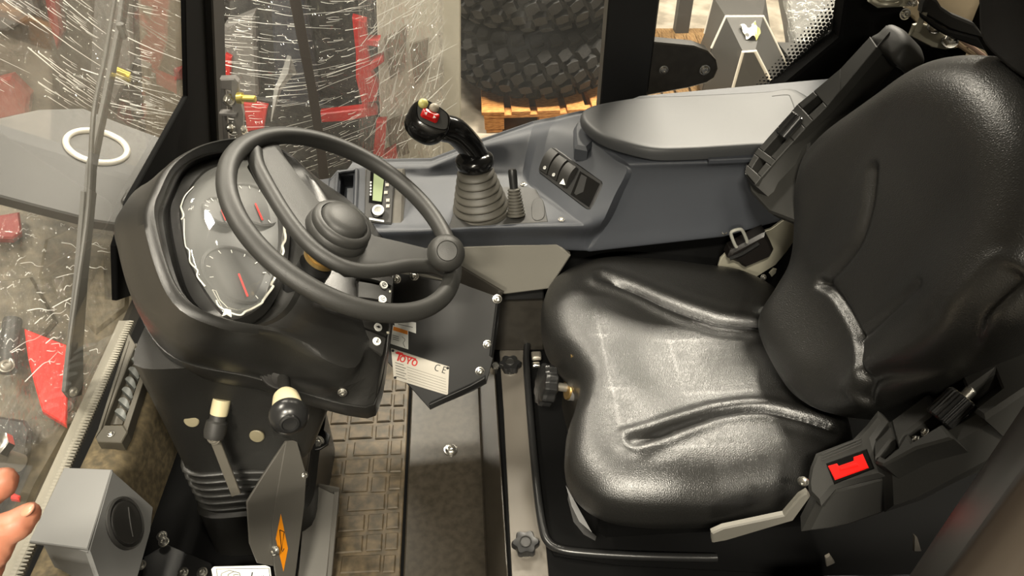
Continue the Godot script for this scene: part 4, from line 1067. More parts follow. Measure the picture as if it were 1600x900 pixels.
	for r in rows:
		var q: Array = r[0]
		var rings := []
		for i in 9:
			var u := i / 8.0
			var h := 0.002 + 0.006 * sin(PI * (0.15 + 0.75 * u))
			rings.append(PackedVector3Array([q[0].lerp(q[1], u) + sn * h, q[3].lerp(q[2], u) + sn * h, q[3].lerp(q[2], u) - sn * 0.01, q[0].lerp(q[1], u) - sn * 0.01]))
		var o := obj("rocker", Shape.new().loft(rings), "black_plastic", sw)
		var ob := S.along(sn)
		obj("symbol_disc", Shape.new().lathe([Vector2(0.0068, -0.003), Vector2(0.0068, 0.0), Vector2(0.0062, 0.0006)], Transform3D(ob, r[1]), 20), "white", o)
		var mk := Shape.new()
		if ix == 4:
			mk.slab([r[1] + ob * Vector3(-0.002, 0.0012, 0.003), r[1] + ob * Vector3(0.0005, 0.0012, 0.003), r[1] + ob * Vector3(0.001, 0.0012, -0.004)], 0.0006, 0.0, sn)
			mk.tube([r[1] + ob * Vector3(0.001, 0.001, -0.004), r[1] + ob * Vector3(0.003, 0.001, 0.0), r[1] + ob * Vector3(0.0015, 0.001, 0.003)], 0.0004, 5, 3)
		elif ix == 3:
			mk.box(r[1] + sn * 0.0008, Vector3(0.006, 0.0006, 0.002), 0.0, ob)
			mk.box(r[1] + sn * 0.0008, Vector3(0.0018, 0.0006, 0.004), 0.0, ob)
		else:
			var cr := []
			for k in 12: cr.append(r[1] + ob * Vector3(cos(k * 0.55) * 0.0034, 0.001, sin(k * 0.55) * 0.0034))
			mk.tube(cr, 0.0005, 5, 1)
			mk.tube([r[1] + ob * Vector3(-0.0015, 0.001, 0.001), r[1] + ob * Vector3(0.002, 0.001, -0.001)], 0.0006, 5, 1)
		obj("symbol", mk, "print_grey" if ix < 3 else "print_black", o)
		ix += 1
	for q in [Vector3(-0.1418, 0.5887, -0.9512), Vector3(-0.1421, 0.5659, -0.879)]: obj("clip", Shape.new().box(q, Vector3(0.01, 0.004, 0.004), 0.001), "galvanised", sw)

func front_corner() -> void:
	# dusty sill below the windscreen
	var t := thing("windscreen_sill", "dusty brown moulded sill between the windscreen and the steering column", "sill", Vector3(-0.6, 0.1, -0.9))
	var sh := Shape.new()
	var rings := []
	for z in [-1.35, -1.0, -0.9, -0.7, -0.4]:
		var dx: float = (z + 0.9) * -0.03
		rings.append(PackedVector3Array([Vector3(-0.672 + dx, 0.30, z), Vector3(-0.67 + dx, 0.345, z), Vector3(-0.664 + dx, 0.353, z), Vector3(-0.655 + dx, 0.355, z), Vector3(-0.622 + dx, 0.354, z), Vector3(-0.607 + dx, 0.349, z), Vector3(-0.597 + dx, 0.338, z), Vector3(-0.592 + dx, 0.315, z), Vector3(-0.59 + dx, 0.2, z), Vector3(-0.67 + dx, 0.2, z)]))
	sh.loft(rings)
	obj("body", sh, "sill_foam", t, 60.0)
	t = thing("air_vent", "long black air vent with slanted curved blades in the windscreen sill", "vent", Vector3(-0.6552, 0.36, -0.9572))
	var fr: Array = [Vector3(-0.6807, 0.362, -1.1215), Vector3(-0.6583, 0.362, -0.8639), Vector3(-0.6522, 0.362, -0.8554), Vector3(-0.6105, 0.362, -0.8514), Vector3(-0.6075, 0.362, -0.873), Vector3(-0.6179, 0.362, -1.0685)]
	var op: Array = [Vector3(-0.6583, 0.3625, -1.0878), Vector3(-0.6519, 0.3625, -0.8908), Vector3(-0.6197, 0.3625, -0.8887), Vector3(-0.6262, 0.3625, -1.0685)]
	obj("well", Shape.new().slab([Vector3(-0.6615, 0.357, -1.0969), Vector3(-0.6546, 0.357, -0.8968), Vector3(-0.6245, 0.357, -0.8949), Vector3(-0.6307, 0.357, -1.0742)], 0.002, 0.0, Vector3.UP), "vent_plastic", t)
	for q in [[Vector3(-0.673, 0.374, -1.1087), Vector3(-0.6508, 0.374, -0.8541), Vector3(-0.6448, 0.374, -0.8811), Vector3(-0.6511, 0.374, -1.076)], [Vector3(-0.6508, 0.374, -0.8541), Vector3(-0.6448, 0.374, -0.8457), Vector3(-0.6035, 0.374, -0.8417), Vector3(-0.6006, 0.374, -0.8631), Vector3(-0.613, 0.374, -0.879), Vector3(-0.6448, 0.374, -0.8811)], [Vector3(-0.6006, 0.374, -0.8631), Vector3(-0.6109, 0.374, -1.0564), Vector3(-0.6209, 0.374, -1.0621), Vector3(-0.613, 0.374, -0.879)]]:
		obj("frame", Shape.new().slab(q, 0.022, 0.0015, Vector3.UP), "vent_plastic", t)
	obj("ridge", Shape.new().slab([Vector3(-0.6697, 0.3765, -1.0885), Vector3(-0.649, 0.3765, -0.8738), Vector3(-0.6459, 0.3765, -0.8709), Vector3(-0.6637, 0.3765, -1.0846)], 0.003, 0.0008, Vector3.UP), "vent_plastic", t)
	bolt(t, Vector3(-0.6269, 0.375, -0.8599), Vector3.UP, 0.005)
	for i in 7:
		var u := i / 6.2
		var a := (Vector3(-0.6497, 0.366, -1.0667)).lerp(Vector3(-0.6383, 0.366, -0.9098), u)
		var b := (Vector3(-0.6238, 0.366, -1.0349)).lerp(Vector3(-0.6146, 0.366, -0.8898), u)
		var m := a.lerp(b, 0.5) + Vector3(0.002, 0.004, -0.006)
		var bl := Shape.new()
		var rr := []
		for k in 7:
			var w := k / 6.0
			var c: Vector3 = a.lerp(m, w).lerp(m.lerp(b, w), w)
			var hw := 0.006 * sin(PI * clampf(0.12 + w * 0.8, 0, 1)) + 0.001
			rr.append(PackedVector3Array([c + Vector3(0.002, 0.006, -hw), c + Vector3(0.001, 0.007, hw), c + Vector3(0, -0.004, hw), c + Vector3(0, -0.004, -hw)]))
		bl.loft(rr)
		obj("blade", bl, "blade_grey", t, 60.0)
	# box with a round nozzle
	t = thing("nozzle_box", "grey sheet box with a round black air nozzle at the corner of the windscreen", "vent", Vector3(-0.6415, 0.3, -0.722))
	sh = Shape.new()
	var top: Array = [Vector3(-0.6515, 0.42, -0.7613), Vector3(-0.5755, 0.42, -0.7528), Vector3(-0.5656, 0.42, -0.6156), Vector3(-0.6542, 0.42, -0.6335)]
	sh.slab(top, 0.006, 0.0015, Vector3.UP)
	obj("lid", sh, "box_grey", t)
	obj("front_face", Shape.new().slab([top[3] + Vector3(0.001, -0.004, 0.0), top[2] + Vector3(0, -0.004, 0.0), Vector3(-0.5499, 0.3746, -0.6163), Vector3(-0.5432, 0.3652, -0.5689), top[3] + Vector3(0.03, -0.2, 0.03)], 0.006, 0.001, Vector3(0, 0.1, 1)), "box_grey", t)
	obj("nozzle_face", Shape.new().slab([Vector3(-0.5753, 0.4197, -0.7518), Vector3(-0.5406, 0.3203, -0.7477), Vector3(-0.5353, 0.3135, -0.7069), Vector3(-0.529, 0.3182, -0.5967), Vector3(-0.5436, 0.3663, -0.5684), Vector3(-0.5646, 0.4173, -0.6152)], 0.006, 0.002, Vector3(1, 0.6, 0.3)), "box_grey", t)
	var bn := normal_of([Vector3(-0.5755, 0.42, -0.7528), Vector3(-0.5656, 0.42, -0.6156), Vector3(-0.5404, 0.32, -0.7466)])
	var bc := Vector3(-0.5533, 0.3695, -0.6873)
	obj("nozzle", Shape.new().lathe([Vector2(0.041, -0.002), Vector2(0.041, 0.004), Vector2(0.038, 0.006), Vector2(0.034, 0.003), Vector2(0.033, 0.006), Vector2(0.03, 0.007), Vector2(0.012, 0.005)], Transform3D(S.along(bn), bc), 40), "black_plastic", t, 32.0)
	var bb := S.along(bn)
	obj("nozzle_rib", Shape.new().tube([bc + bn * 0.0072 + bb * Vector3(-0.012, 0, -0.02), bc + bn * 0.0085 + bb * Vector3(0.002, 0, -0.002), bc + bn * 0.0072 + bb * Vector3(0.02, 0, 0.012)], 0.0012, 8, 6), "black_plastic", t)

func floor_things() -> void:
	# rubber mat with raised pads
	var t := thing("floor_mat", "worn dusty black rubber floor mat with raised rectangular pads in front of the seat", "mat", Vector3(-0.25, 0.002, -0.95))
	obj("sheet", Shape.new().box(Vector3(-0.27, 0.002, -0.95), Vector3(0.2, 0.008, 0.9), 0.002), "mat_rubber", t)
	var rng := RandomNumberGenerator.new()
	rng.seed = 7
	for i in 14:
		var z := -1.27 + i * 0.047
		var cols := [[-0.19, 0.026], [-0.225, 0.032], [-0.275, 0.054], [-0.328, 0.04]]
		if i % 3 == 1: cols = [[-0.192, 0.024], [-0.248, 0.078], [-0.325, 0.048]]
		for c in cols:
			obj("pad", Shape.new().box(Vector3(c[0], 0.0075, z + rng.randf_range(-0.002, 0.002)), Vector3(c[1], 0.005, 0.037), 0.0022, Basis(Vector3.UP, rng.randf_range(-0.02, 0.02))), "mat_rubber", t)
	# sheet cover right of the seam
	t = thing("floor_cover", "dark painted steel floor cover between the rubber mat and the seat box", "panel", Vector3(-0.08, 0.0, -0.95))
	obj("sheet", Shape.new().box(Vector3(-0.081, 0.004, -0.93), Vector3(0.163, 0.016, 0.86), 0.003), "floor_paint", t)
	bolt(t, Vector3(-0.0693, 0.013, -1.0629), Vector3.UP, 0.012)
	t = thing("seat_box", "black steel box under the seat with a light grey top strip", "box", Vector3(0.3, 0.0, -0.9))
	var zz := [-1.32, -0.45]
	var rr := []
	for z in zz: rr.append(PackedVector3Array([Vector3(0.004, -0.01, z), Vector3(0.036, 0.19, z), Vector3(0.04, 0.2, z), Vector3(0.048, 0.203, z), Vector3(1.0, 0.203, z), Vector3(1.0, -0.01, z)]))
	obj("body", Shape.new().loft(rr), "matt_black", t)
	obj("front_face", Shape.new().slab([Vector3(-0.001, 0.0, -1.32), Vector3(0.034, 0.19, -1.32), Vector3(0.034, 0.19, -0.45), Vector3(-0.001, 0.0, -0.45)], 0.003, 0.0, Vector3(-1, 0.2, 0)), "floor_paint", t)
	obj("top_strip", Shape.new().slab([Vector3(0.0485, 0.206, -1.1869), Vector3(0.1079, 0.206, -1.187), Vector3(0.11, 0.206, -1.0758), Vector3(0.1037, 0.206, -0.6411), Vector3(0.0997, 0.206, -0.581), Vector3(0.0461, 0.206, -0.5844), Vector3(0.0421, 0.206, -0.6508), Vector3(0.0484, 0.206, -1.0106)], 0.004, 0.001, Vector3.UP), "strip_grey", t)
	for q in [Vector3(0.0683, 0.207, -1.1196), Vector3(0.0685, 0.207, -0.6992)]:
		var k := thing("star_knob", "black star knob on the grey strip %s" % ("nearest the black instruction bracket" if q.z < -0.9 else "at the near front corner of the seat"), "knob", q, "star knobs on the seat box")
		var star := Shape.new()
		var rings := []
		for lay in [[0.0, 0.0115], [0.007, 0.012], [0.008, 0.019], [0.010, 0.0215], [0.019, 0.0215], [0.022, 0.0195], [0.0225, 0.012]]:
			var r := PackedVector3Array()
			for j in 48:
				var a := TAU * j / 48.0
				r.append(q + Vector3(cos(a), 0, sin(a)) * lay[1] * (1.0 + (0.13 * cos(6.0 * a) if lay[1] > 0.015 else 0.0)) + Vector3.UP * lay[0])
			rings.append(r)
		star.loft(rings)
		obj("grip", star, "gloss_soft", k)
		obj("centre", Shape.new().lathe([Vector2(0.0105, 0.022), Vector2(0.0105, 0.0245), Vector2(0.009, 0.0255), Vector2(0.008, 0.0235)], Transform3D(Basis(), q), 24), "black_plastic", k)
		obj("washer", Shape.new().lathe([Vector2(0.017, -0.001), Vector2(0.017, 0.002), Vector2(0.009, 0.002)], Transform3D(Basis(), q + Vector3(0, 0.0, 0)), 24), "zinc", k)
	single("chrome_sleeve", Shape.new().lathe([Vector2(0.008, 0), Vector2(0.009, 0.002), Vector2(0.009, 0.03), Vector2(0.006, 0.033)], Transform3D(S.along(Vector3(0.1, 0.9, 0.3)), Vector3(0.0327, 0.2, -1.1227)), 18), "zinc", "short bright chrome sleeve beside the black star knob", "sleeve")
	instruction_bracket()
	pedals()

func instruction_bracket() -> void:
	var t := thing("instruction_bracket", "black bent steel bracket carrying the silver type plate and safety stickers", "bracket", Vector3(-0.0722, 0.2972, -1.0747))
	var n := normal_of([Vector3(0.052, 0.4008, -1.14), Vector3(-0.1006, 0.2102, -1.02), Vector3(-0.1626, 0.4326, -1.16)])
	obj("plate", Shape.new().slab([Vector3(-0.164, 0.4488, -1.1702), Vector3(-0.052, 0.4286, -1.1575), Vector3(-0.0261, 0.4406, -1.1651), Vector3(0.052, 0.3997, -1.1393), Vector3(0.0448, 0.3537, -1.1104), Vector3(0.0318, 0.2929, -1.0721), Vector3(0.0155, 0.2485, -1.0441), Vector3(-0.0136, 0.2361, -1.0363), Vector3(-0.1007, 0.2079, -1.0186), Vector3(-0.1869, 0.3019, -1.0777), Vector3(-0.1757, 0.3896, -1.133)], 0.006, 0.0015, n), "black_paint", t)
	obj("folded_edge", Shape.new().slab([Vector3(-0.1007, 0.2079, -1.0186), Vector3(-0.1006, 0.2267, -1.0162), Vector3(-0.0156, 0.2546, -1.0338), Vector3(0.0121, 0.2692, -1.0429), Vector3(0.0169, 0.2507, -1.0455), Vector3(-0.0136, 0.2361, -1.0363)], 0.004, 0.001, Vector3(0.2, 0.3, 1)), "black_paint", t)
	obj("upper_flange", Shape.new().slab([Vector3(-0.052, 0.4286, -1.1575), Vector3(-0.0296, 0.4772, -1.1527), Vector3(0.0552, 0.4164, -1.1261), Vector3(0.052, 0.3997, -1.1393)], 0.004, 0.001, Vector3(0.3, 0.9, 0.3)), "dark_paint", t)
	obj("side_flange", Shape.new().slab([Vector3(0.052, 0.3997, -1.1393), Vector3(0.0452, 0.4032, -1.132), Vector3(0.0267, 0.3036, -1.0693), Vector3(0.0318, 0.2929, -1.0721)], 0.004, 0.001, Vector3(-0.5, 0.3, 1)), "black_paint", t)
	for q in [Vector3(0.0438, 0.4024, -1.1292), Vector3(0.0213, 0.3194, -1.0864), Vector3(0.0037, 0.2731, -1.0572), Vector3(-0.118, 0.4413, -1.1643), Vector3(-0.1534, 0.4372, -1.1617)]: bolt(t, q, n, 0.0075)
	# type plate
	var tp := thing("type_plate", "silver type plate with red maker's lettering and a CE mark on the black bracket", "plate", Vector3(-0.1183, 0.2774, -1.0611))
	var q: Array = [Vector3(-0.1716, 0.3201, -1.0874), Vector3(-0.0576, 0.2831, -1.0641), Vector3(-0.063, 0.2326, -1.0323), Vector3(-0.1702, 0.2665, -1.0537)]
	obj("plate", Shape.new().slab(q, 0.0012, 0.0003, n), "plate_silver", tp)
	var ux: Vector3 = (q[1] - q[0]).normalized()
	var uy: Vector3 = (q[0] - q[3]).normalized()
	var w: float = (q[1] - q[0]).length()
	var h: float = (q[0] - q[3]).length()
	var at := func(u: float, v: float) -> Vector3: return q[0] + ux * w * u - uy * h * v + n * 0.0003
	lettering("maker_name", "T", at.call(0.125, 0.2), ux, uy, h * 0.3, "red_print", tp, "Droid Sans", true)
	lettering("maker_name", "OYO", at.call(0.29, 0.24), ux, uy, h * 0.22, "red_print", tp, "Droid Sans", true)
	obj("maker_bar", Shape.new().slab([at.call(0.07, 0.075), at.call(0.43, 0.075), at.call(0.425, 0.125), at.call(0.075, 0.125)], 0.0006, 0.0, n), "red_print", tp)
	lettering("ce_mark", "C E", at.call(0.84, 0.17), ux, uy, h * 0.22, "print_black", tp)
	for i in 6:
		obj("field_line", Shape.new().slab([at.call(0.05, 0.42 + i * 0.09), at.call(0.2 + 0.03 * (i % 2), 0.42 + i * 0.09), at.call(0.2 + 0.03 * (i % 2), 0.445 + i * 0.09), at.call(0.05, 0.445 + i * 0.09)], 0.0004, 0.0, n), "print_grey", tp)
		obj("field_box", Shape.new().slab([at.call(0.25, 0.45 + i * 0.09), at.call(0.92, 0.45 + i * 0.09), at.call(0.92, 0.462 + i * 0.09), at.call(0.25, 0.462 + i * 0.09)], 0.0004, 0.0, n), "print_grey", tp)
	for uv in [[0.03, 0.06], [0.97, 0.06], [0.03, 0.94], [0.97, 0.94]]:
		obj("rivet", Shape.new().lathe([Vector2(0.0028, -0.001), Vector2(0.0028, 0.0006), Vector2(0.0015, 0.0012)], Transform3D(S.along(n), at.call(uv[0], uv[1])), 12), "print_black", tp)
	# stickers
	var sk := thing("warning_sticker", "white safety sticker with an orange heading above the silver type plate", "sticker", Vector3(-0.1537, 0.3401, -1.1006))
	obj("paper", Shape.new().slab([Vector3(-0.1651, 0.3594, -1.1125), Vector3(-0.1353, 0.3494, -1.1062), Vector3(-0.1375, 0.3163, -1.0854), Vector3(-0.1723, 0.3277, -1.0926)], 0.0006, 0.0, n), "white", sk)
	obj("heading", Shape.new().slab([Vector3(-0.1639, 0.3574, -1.1108), Vector3(-0.1366, 0.3487, -1.1053), Vector3(-0.1371, 0.3421, -1.1011), Vector3(-0.1656, 0.3509, -1.1067)], 0.0004, 0.0, n), "orange_print", sk)
	for i in 3:
		obj("text_line", Shape.new().slab([Vector3(-0.1674, 0.3433, -1.1019) - uy * 0.004 * i, Vector3(-0.155, 0.3395, -1.0995) - uy * 0.004 * i, Vector3(-0.1551, 0.3384, -1.0988) - uy * 0.004 * i, Vector3(-0.1675, 0.3422, -1.1012) - uy * 0.004 * i], 0.0003, 0.0, n), "print_grey", sk)
	obj("figure_line", Shape.new().tube([Vector3(-0.1487, 0.3392, -1.0993), Vector3(-0.1427, 0.3335, -1.0957), Vector3(-0.1469, 0.3281, -1.0923), Vector3(-0.1436, 0.3202, -1.0874)], 0.0005, 5, 4), "print_grey", sk)
	sk = thing("white_sticker", "plain white sticker behind the orange-headed one, just under the wheel rim", "sticker", Vector3(-0.1325, 0.3536, -1.1091))
	obj("paper", Shape.new().slab([Vector3(-0.1631, 0.3691, -1.1188), Vector3(-0.1193, 0.3619, -1.1143), Vector3(-0.1205, 0.3432, -1.1025), Vector3(-0.1615, 0.3569, -1.1112)], 0.0006, 0.0, n), "white", sk)
	obj("text_line", Shape.new().slab([Vector3(-0.1548, 0.3613, -1.1135), Vector3(-0.1261, 0.3547, -1.1093), Vector3(-0.1262, 0.3536, -1.1086), Vector3(-0.1549, 0.3602, -1.1128)], 0.0003, 0.0, n), "print_grey", sk)

func pedals() -> void:
	var t := thing("pedal_guard", "dark folded steel guard with a yellow warning diamond beside the column foot", "guard", Vector3(-0.4106, 0.05, -0.9025))
	var dark: Array = [Vector3(-0.3304, 0.3655, -0.8319), Vector3(-0.315, 0.3566, -0.8404), Vector3(-0.3086, 0.2842, -0.8206), Vector3(-0.3181, 0.2293, -0.7949), Vector3(-0.3491, 0.0989, -0.7275), Vector3(-0.3634, 0.0332, -0.6945), Vector3(-0.3773, 0.047, -0.6888), Vector3(-0.3753, 0.1578, -0.7279), Vector3(-0.3683, 0.2344, -0.759), Vector3(-0.3453, 0.3153, -0.8037)]
	obj("blade", Shape.new().slab(dark, 0.004, 0.001, Vector3(0.5, 0.6, 0.5)), "guard_grey", t)
	obj("light_face", Shape.new().slab([Vector3(-0.331, 0.3636, -0.8334), Vector3(-0.346, 0.3133, -0.8051), Vector3(-0.3693, 0.2299, -0.7594), Vector3(-0.3768, 0.1494, -0.7265), Vector3(-0.3988, 0.1762, -0.7191), Vector3(-0.4042, 0.2208, -0.7302), Vector3(-0.3973, 0.298, -0.7615), Vector3(-0.3688, 0.3286, -0.7932)], 0.004, 0.001), "guard_grey", t)
	obj("step_face", Shape.new().slab([Vector3(-0.3526, 0.11, -0.9309), Vector3(-0.2954, 0.11, -0.8972), Vector3(-0.3082, 0.02, -0.7347), Vector3(-0.364, 0.02, -0.7383)], 0.004, 0.001, Vector3(0.3, 1, 0.3)), "guard_grey", t)
	obj("lip", Shape.new().slab([Vector3(-0.296, 0.11, -0.9032), Vector3(-0.2867, 0.112, -0.9012), Vector3(-0.2993, 0.022, -0.7331), Vector3(-0.3082, 0.02, -0.7347)], 0.004, 0.001, Vector3.UP), "guard_grey", t)
	obj("back_face", Shape.new().slab([Vector3(-0.353, 0.11, -0.934), Vector3(-0.2884, 0.11, -0.9027), Vector3(-0.2982, 0.03, -0.908), Vector3(-0.3666, 0.03, -0.9124)], 0.004, 0.0), "guard_grey", t)
	var dm := thing("warning_diamond", "yellow diamond warning sticker with a black triangle on the dark guard", "sticker", Vector3(-0.3614, 0.1874, -0.747))
	var dq: Array = [Vector3(-0.3533, 0.2429, -0.7716), Vector3(-0.3515, 0.1696, -0.7481), Vector3(-0.3635, 0.1308, -0.726), Vector3(-0.3663, 0.2027, -0.7482)]
	obj("sheet", Shape.new().slab(dq, 0.0005, 0.0), "yellow_print", dm)
	obj("triangle", Shape.new().tube([Vector3(-0.3587, 0.2155, -0.7575), Vector3(-0.3528, 0.2065, -0.7588), Vector3(-0.3609, 0.1746, -0.742), Vector3(-0.3587, 0.2155, -0.7575)], 0.0008, 5, 1), "print_black", dm)
	obj("mark", Shape.new().tube([Vector3(-0.3568, 0.175, -0.7452), Vector3(-0.3603, 0.1714, -0.7414)], 0.0008, 5, 1), "print_black", dm)
	bolt(t, Vector3(-0.3703, 0.1846, -0.7368), Vector3(-0.3, 0.6, 0.6), 0.008)
	bolt(t, Vector3(-0.3103, 0.2904, -0.8163), Vector3(0.5, 0.7, 0.3), 0.005)
	t = thing("pedal_bracket", "small black bracket with one bright bolt under the column behind the end cap", "bracket", Vector3(-0.3326, 0.15, -0.9977))
	obj("plate", Shape.new().slab([Vector3(-0.3539, 0.15, -0.9735), Vector3(-0.3438, 0.15, -1.0347), Vector3(-0.338, 0.15, -1.041), Vector3(-0.3097, 0.15, -1.0125), Vector3(-0.3112, 0.15, -0.9915), Vector3(-0.3265, 0.15, -0.9796)], 0.005, 0.001), "black_paint", t)
	bolt(t, Vector3(-0.3318, 0.153, -0.9953), Vector3(0.1, 0.6, 0.8), 0.0095, "zinc", "nut")
	# fixings on the dark floor beside the nozzle box
	t = thing("floor_bracket", "black floor plate with bright screws between the nozzle box and the pedal guard", "bracket", Vector3(-0.6262, 0.03, -0.8289))
	obj("plate", Shape.new().slab([Vector3(-0.6524, 0.02, -0.7196), Vector3(-0.6749, 0.02, -0.8377), Vector3(-0.6383, 0.02, -0.8632), Vector3(-0.5392, 0.02, -0.8153), Vector3(-0.4918, 0.02, -0.7092)], 0.01, 0.001, Vector3.UP), "black_paint", t)
	for q in [Vector3(-0.6474, 0.03, -0.8749), Vector3(-0.64, 0.03, -0.8617), Vector3(-0.6711, 0.03, -0.8142), Vector3(-0.585, 0.03, -0.7927), Vector3(-0.548, 0.03, -0.7903)]: bolt(t, q, Vector3(0, 1, 0.2), 0.0085)
	# sound power sticker
	t = thing("noise_sticker", "white rounded sticker with a loader symbol and LwA lettering at the bottom edge", "sticker", Vector3(-0.4388, 0.12, -0.7343))
	var nq: Array = [Vector3(-0.4981, 0.12, -0.7456), Vector3(-0.4946, 0.12, -0.7504), Vector3(-0.401, 0.12, -0.7468), Vector3(-0.3922, 0.12, -0.7425), Vector3(-0.3661, 0.12, -0.6527), Vector3(-0.4655, 0.12, -0.6591)]
	obj("sheet", Shape.new().slab(nq, 0.003, 0.0005, Vector3.UP), "white", t)
	obj("border", Shape.new().tube([Vector3(-0.4595, 0.1215, -0.658), Vector3(-0.4883, 0.1215, -0.7441), Vector3(-0.3937, 0.1215, -0.7393), Vector3(-0.369, 0.1215, -0.6522)], 0.0005, 5, 1), "print_black", t)
	obj("symbol", Shape.new().tube([Vector3(-0.4764, 0.1215, -0.7261), Vector3(-0.4771, 0.1215, -0.7348), Vector3(-0.4646, 0.1215, -0.7401), Vector3(-0.4452, 0.1215, -0.7339), Vector3(-0.4409, 0.1215, -0.7238)], 0.0006, 5, 1), "print_grey", t)
	obj("symbol", Shape.new().tube([Vector3(-0.4592, 0.1215, -0.725), Vector3(-0.4651, 0.1215, -0.7315), Vector3(-0.4549, 0.1215, -0.737)], 0.0006, 5, 3), "print_grey", t)
	obj("symbol", Shape.new().tube([Vector3(-0.4498, 0.1215, -0.7232), Vector3(-0.4548, 0.1215, -0.7309), Vector3(-0.4456, 0.1215, -0.7303)], 0.0006, 5, 3), "print_grey", t)
	lettering("letter_l", "L", Vector3(-0.4197, 0.121, -0.7252), Vector3(1, 0, 0), Vector3(0, 0, -1), 0.016, "print_black", t)
	lettering("letters_wa", "WA", Vector3(-0.4055, 0.121, -0.7218), Vector3(1, 0, 0), Vector3(0, 0, -1), 0.008, "print_black", t)

func zx(p: Array) -> Array:
	var o := []
	for v in S.spline(p, 4): o.append(Vector2(v.x, v.z))
	return o

func at_x(line: Array, x: float) -> float:   # z of a polyline of (x, z) at x
	if x <= line[0].x: return line[0].y
	for i in line.size() - 1:
		if x <= line[i + 1].x: return lerpf(line[i].y, line[i + 1].y, (x - line[i].x) / maxf(line[i + 1].x - line[i].x, 1e-6))
	return line[-1].y

func seat() -> void:
	var t := thing("driver_seat", "black vinyl driver's seat with sculpted cushion and reclined backrest", "seat", Vector3(0.4, 0.21, -0.9))
	var ring := []
	for q in [[0.172, -0.885], [0.155, -0.94], [0.133, -0.985], [0.124, -1.04], [0.131, -1.1], [0.163, -1.165], [0.235, -1.205], [0.34, -1.21], [0.46, -1.19], [0.55, -1.165], [0.61, -1.08], [0.63, -0.92], [0.61, -0.74], [0.54, -0.655], [0.44, -0.632], [0.35, -0.622], [0.24, -0.628], [0.17, -0.652], [0.134, -0.705], [0.138, -0.77], [0.16, -0.83]]:
		ring.append(Vector3(q[0], 0, q[1]))
	var N := 340
	var out := S.ring(ring, N)
	var far := zx([Vector3(0.2441, 0.46, -1.1074), Vector3(0.3004, 0.46, -1.0758), Vector3(0.3539, 0.46, -1.0397), Vector3(0.4069, 0.46, -1.01), Vector3(0.4598, 0.46, -0.986), Vector3(0.5609, 0.46, -0.9694)])
	var nearl := zx([Vector3(0.2345, 0.46, -0.7203), Vector3(0.2775, 0.46, -0.7348), Vector3(0.3343, 0.46, -0.7603), Vector3(0.3914, 0.46, -0.7803), Vector3(0.4655, 0.46, -0.7822), Vector3(0.5574, 0.46, -0.7459)])
	var ctr := Vector3(0.37, 0, -0.91)
	var top := func(p: Vector3) -> float:
		var q := Vector2(p.x, p.z)
		var h := 0.452 + 0.012 * S.ss(0.36, 0.2, p.x) - 0.01 * S.ss(0.3, 0.55, p.x)
		var zf: float = at_x(far, p.x)
		var zn: float = at_x(nearl, p.x)
		var lon := S.ss(0.2, 0.30, p.x)
		h += lon * 0.010 * (S.ss(-0.01, 0.06, zf - p.z) + S.ss(-0.01, 0.06, p.z - zn))
		h -= 0.012 * S.ss(0.17, 0.05, q.distance_to(Vector2(0.36, -0.9)))
		var df := S.dist(q, far)
		var dn := S.dist(q, nearl)
		h -= 0.010 * exp(-pow(df / 0.005, 2.0)) * S.ss(0.0, 0.05, q.distance_to(far[0])) + 0.010 * exp(-pow(dn / 0.005, 2.0)) * S.ss(0.0, 0.05, q.distance_to(nearl[0]))
		h += 0.006 * exp(-pow((df - 0.018) / 0.012, 2.0)) + 0.006 * exp(-pow((dn - 0.018) / 0.012, 2.0))
		return h
	var rows := []
	var M_ := 100
	for i in M_ + 1:
		var s := pow(float(i) / M_, 0.85)
		var r := PackedVector3Array()
		for k in N:
			var p := ctr.lerp(out[k], maxf(s, 0.004))
			var e: float = clampf((s - 0.70) / 0.30, 0.0, 1.0)
			p.y = top.call(p) - 0.055 * (1.0 - sqrt(maxf(0.0, 1.0 - pow(e, 2.2))))
			r.append(p)
		rows.append(r)
	for lay in [[1.0, 0.385], [0.99, 0.365], [0.96, 0.352], [0.9, 0.346]]:
		var r := PackedVector3Array()
		for k in N:
			var p := ctr.lerp(out[k], lay[0])
			p.y = lay[1]
			r.append(p)
		rows.append(r)
	obj("cushion", Shape.new().loft(rows), "vinyl", t, 60.0)
	# backrest
	var O := Vector3(0.56, 0.48, -0.885)
	var w := Vector3(0.2377, 0.9713, 0)
	var n := Vector3(-0.9713, 0.2377, 0)
	var prof := []
	for q in [[0.03, -0.035], [-0.05, -0.028], [-0.09, 0.03], [-0.112, 0.08], [-0.155, 0.145], [-0.205, 0.2], [-0.228, 0.247], [-0.216, 0.295], [-0.18, 0.362], [-0.152, 0.413], [-0.125, 0.456], [-0.09, 0.49], [-0.03, 0.522], [0.03, 0.538], [0.1, 0.535], [0.17, 0.512], [0.235, 0.462], [0.276, 0.4], [0.29, 0.35], [0.285, 0.31], [0.262, 0.23], [0.235, 0.14], [0.2, 0.06], [0.13, -0.012]]:
		prof.append(Vector3(q[0], q[1], 0))
	var bo := S.ring(prof, N)
	var uw := func(p: Array) -> Array:
		var o := []
		for v in S.spline(p, 4): o.append(Vector2((v - O).z, (v - O).dot(w)))
		return o
	var panel_far: Array = uw.call([Vector3(0.5799, 0.8138, -0.9184), Vector3(0.5708, 0.7767, -0.8831), Vector3(0.5595, 0.7302, -0.8606), Vector3(0.548, 0.6834, -0.8636), Vector3(0.5388, 0.6459, -0.8724)])
	var low_far: Array = uw.call([Vector3(0.5211, 0.6366, -0.8813), Vector3(0.5247, 0.6512, -0.8387), Vector3(0.5252, 0.6532, -0.7734), Vector3(0.523, 0.6443, -0.724), Vector3(0.5196, 0.6304, -0.692)])
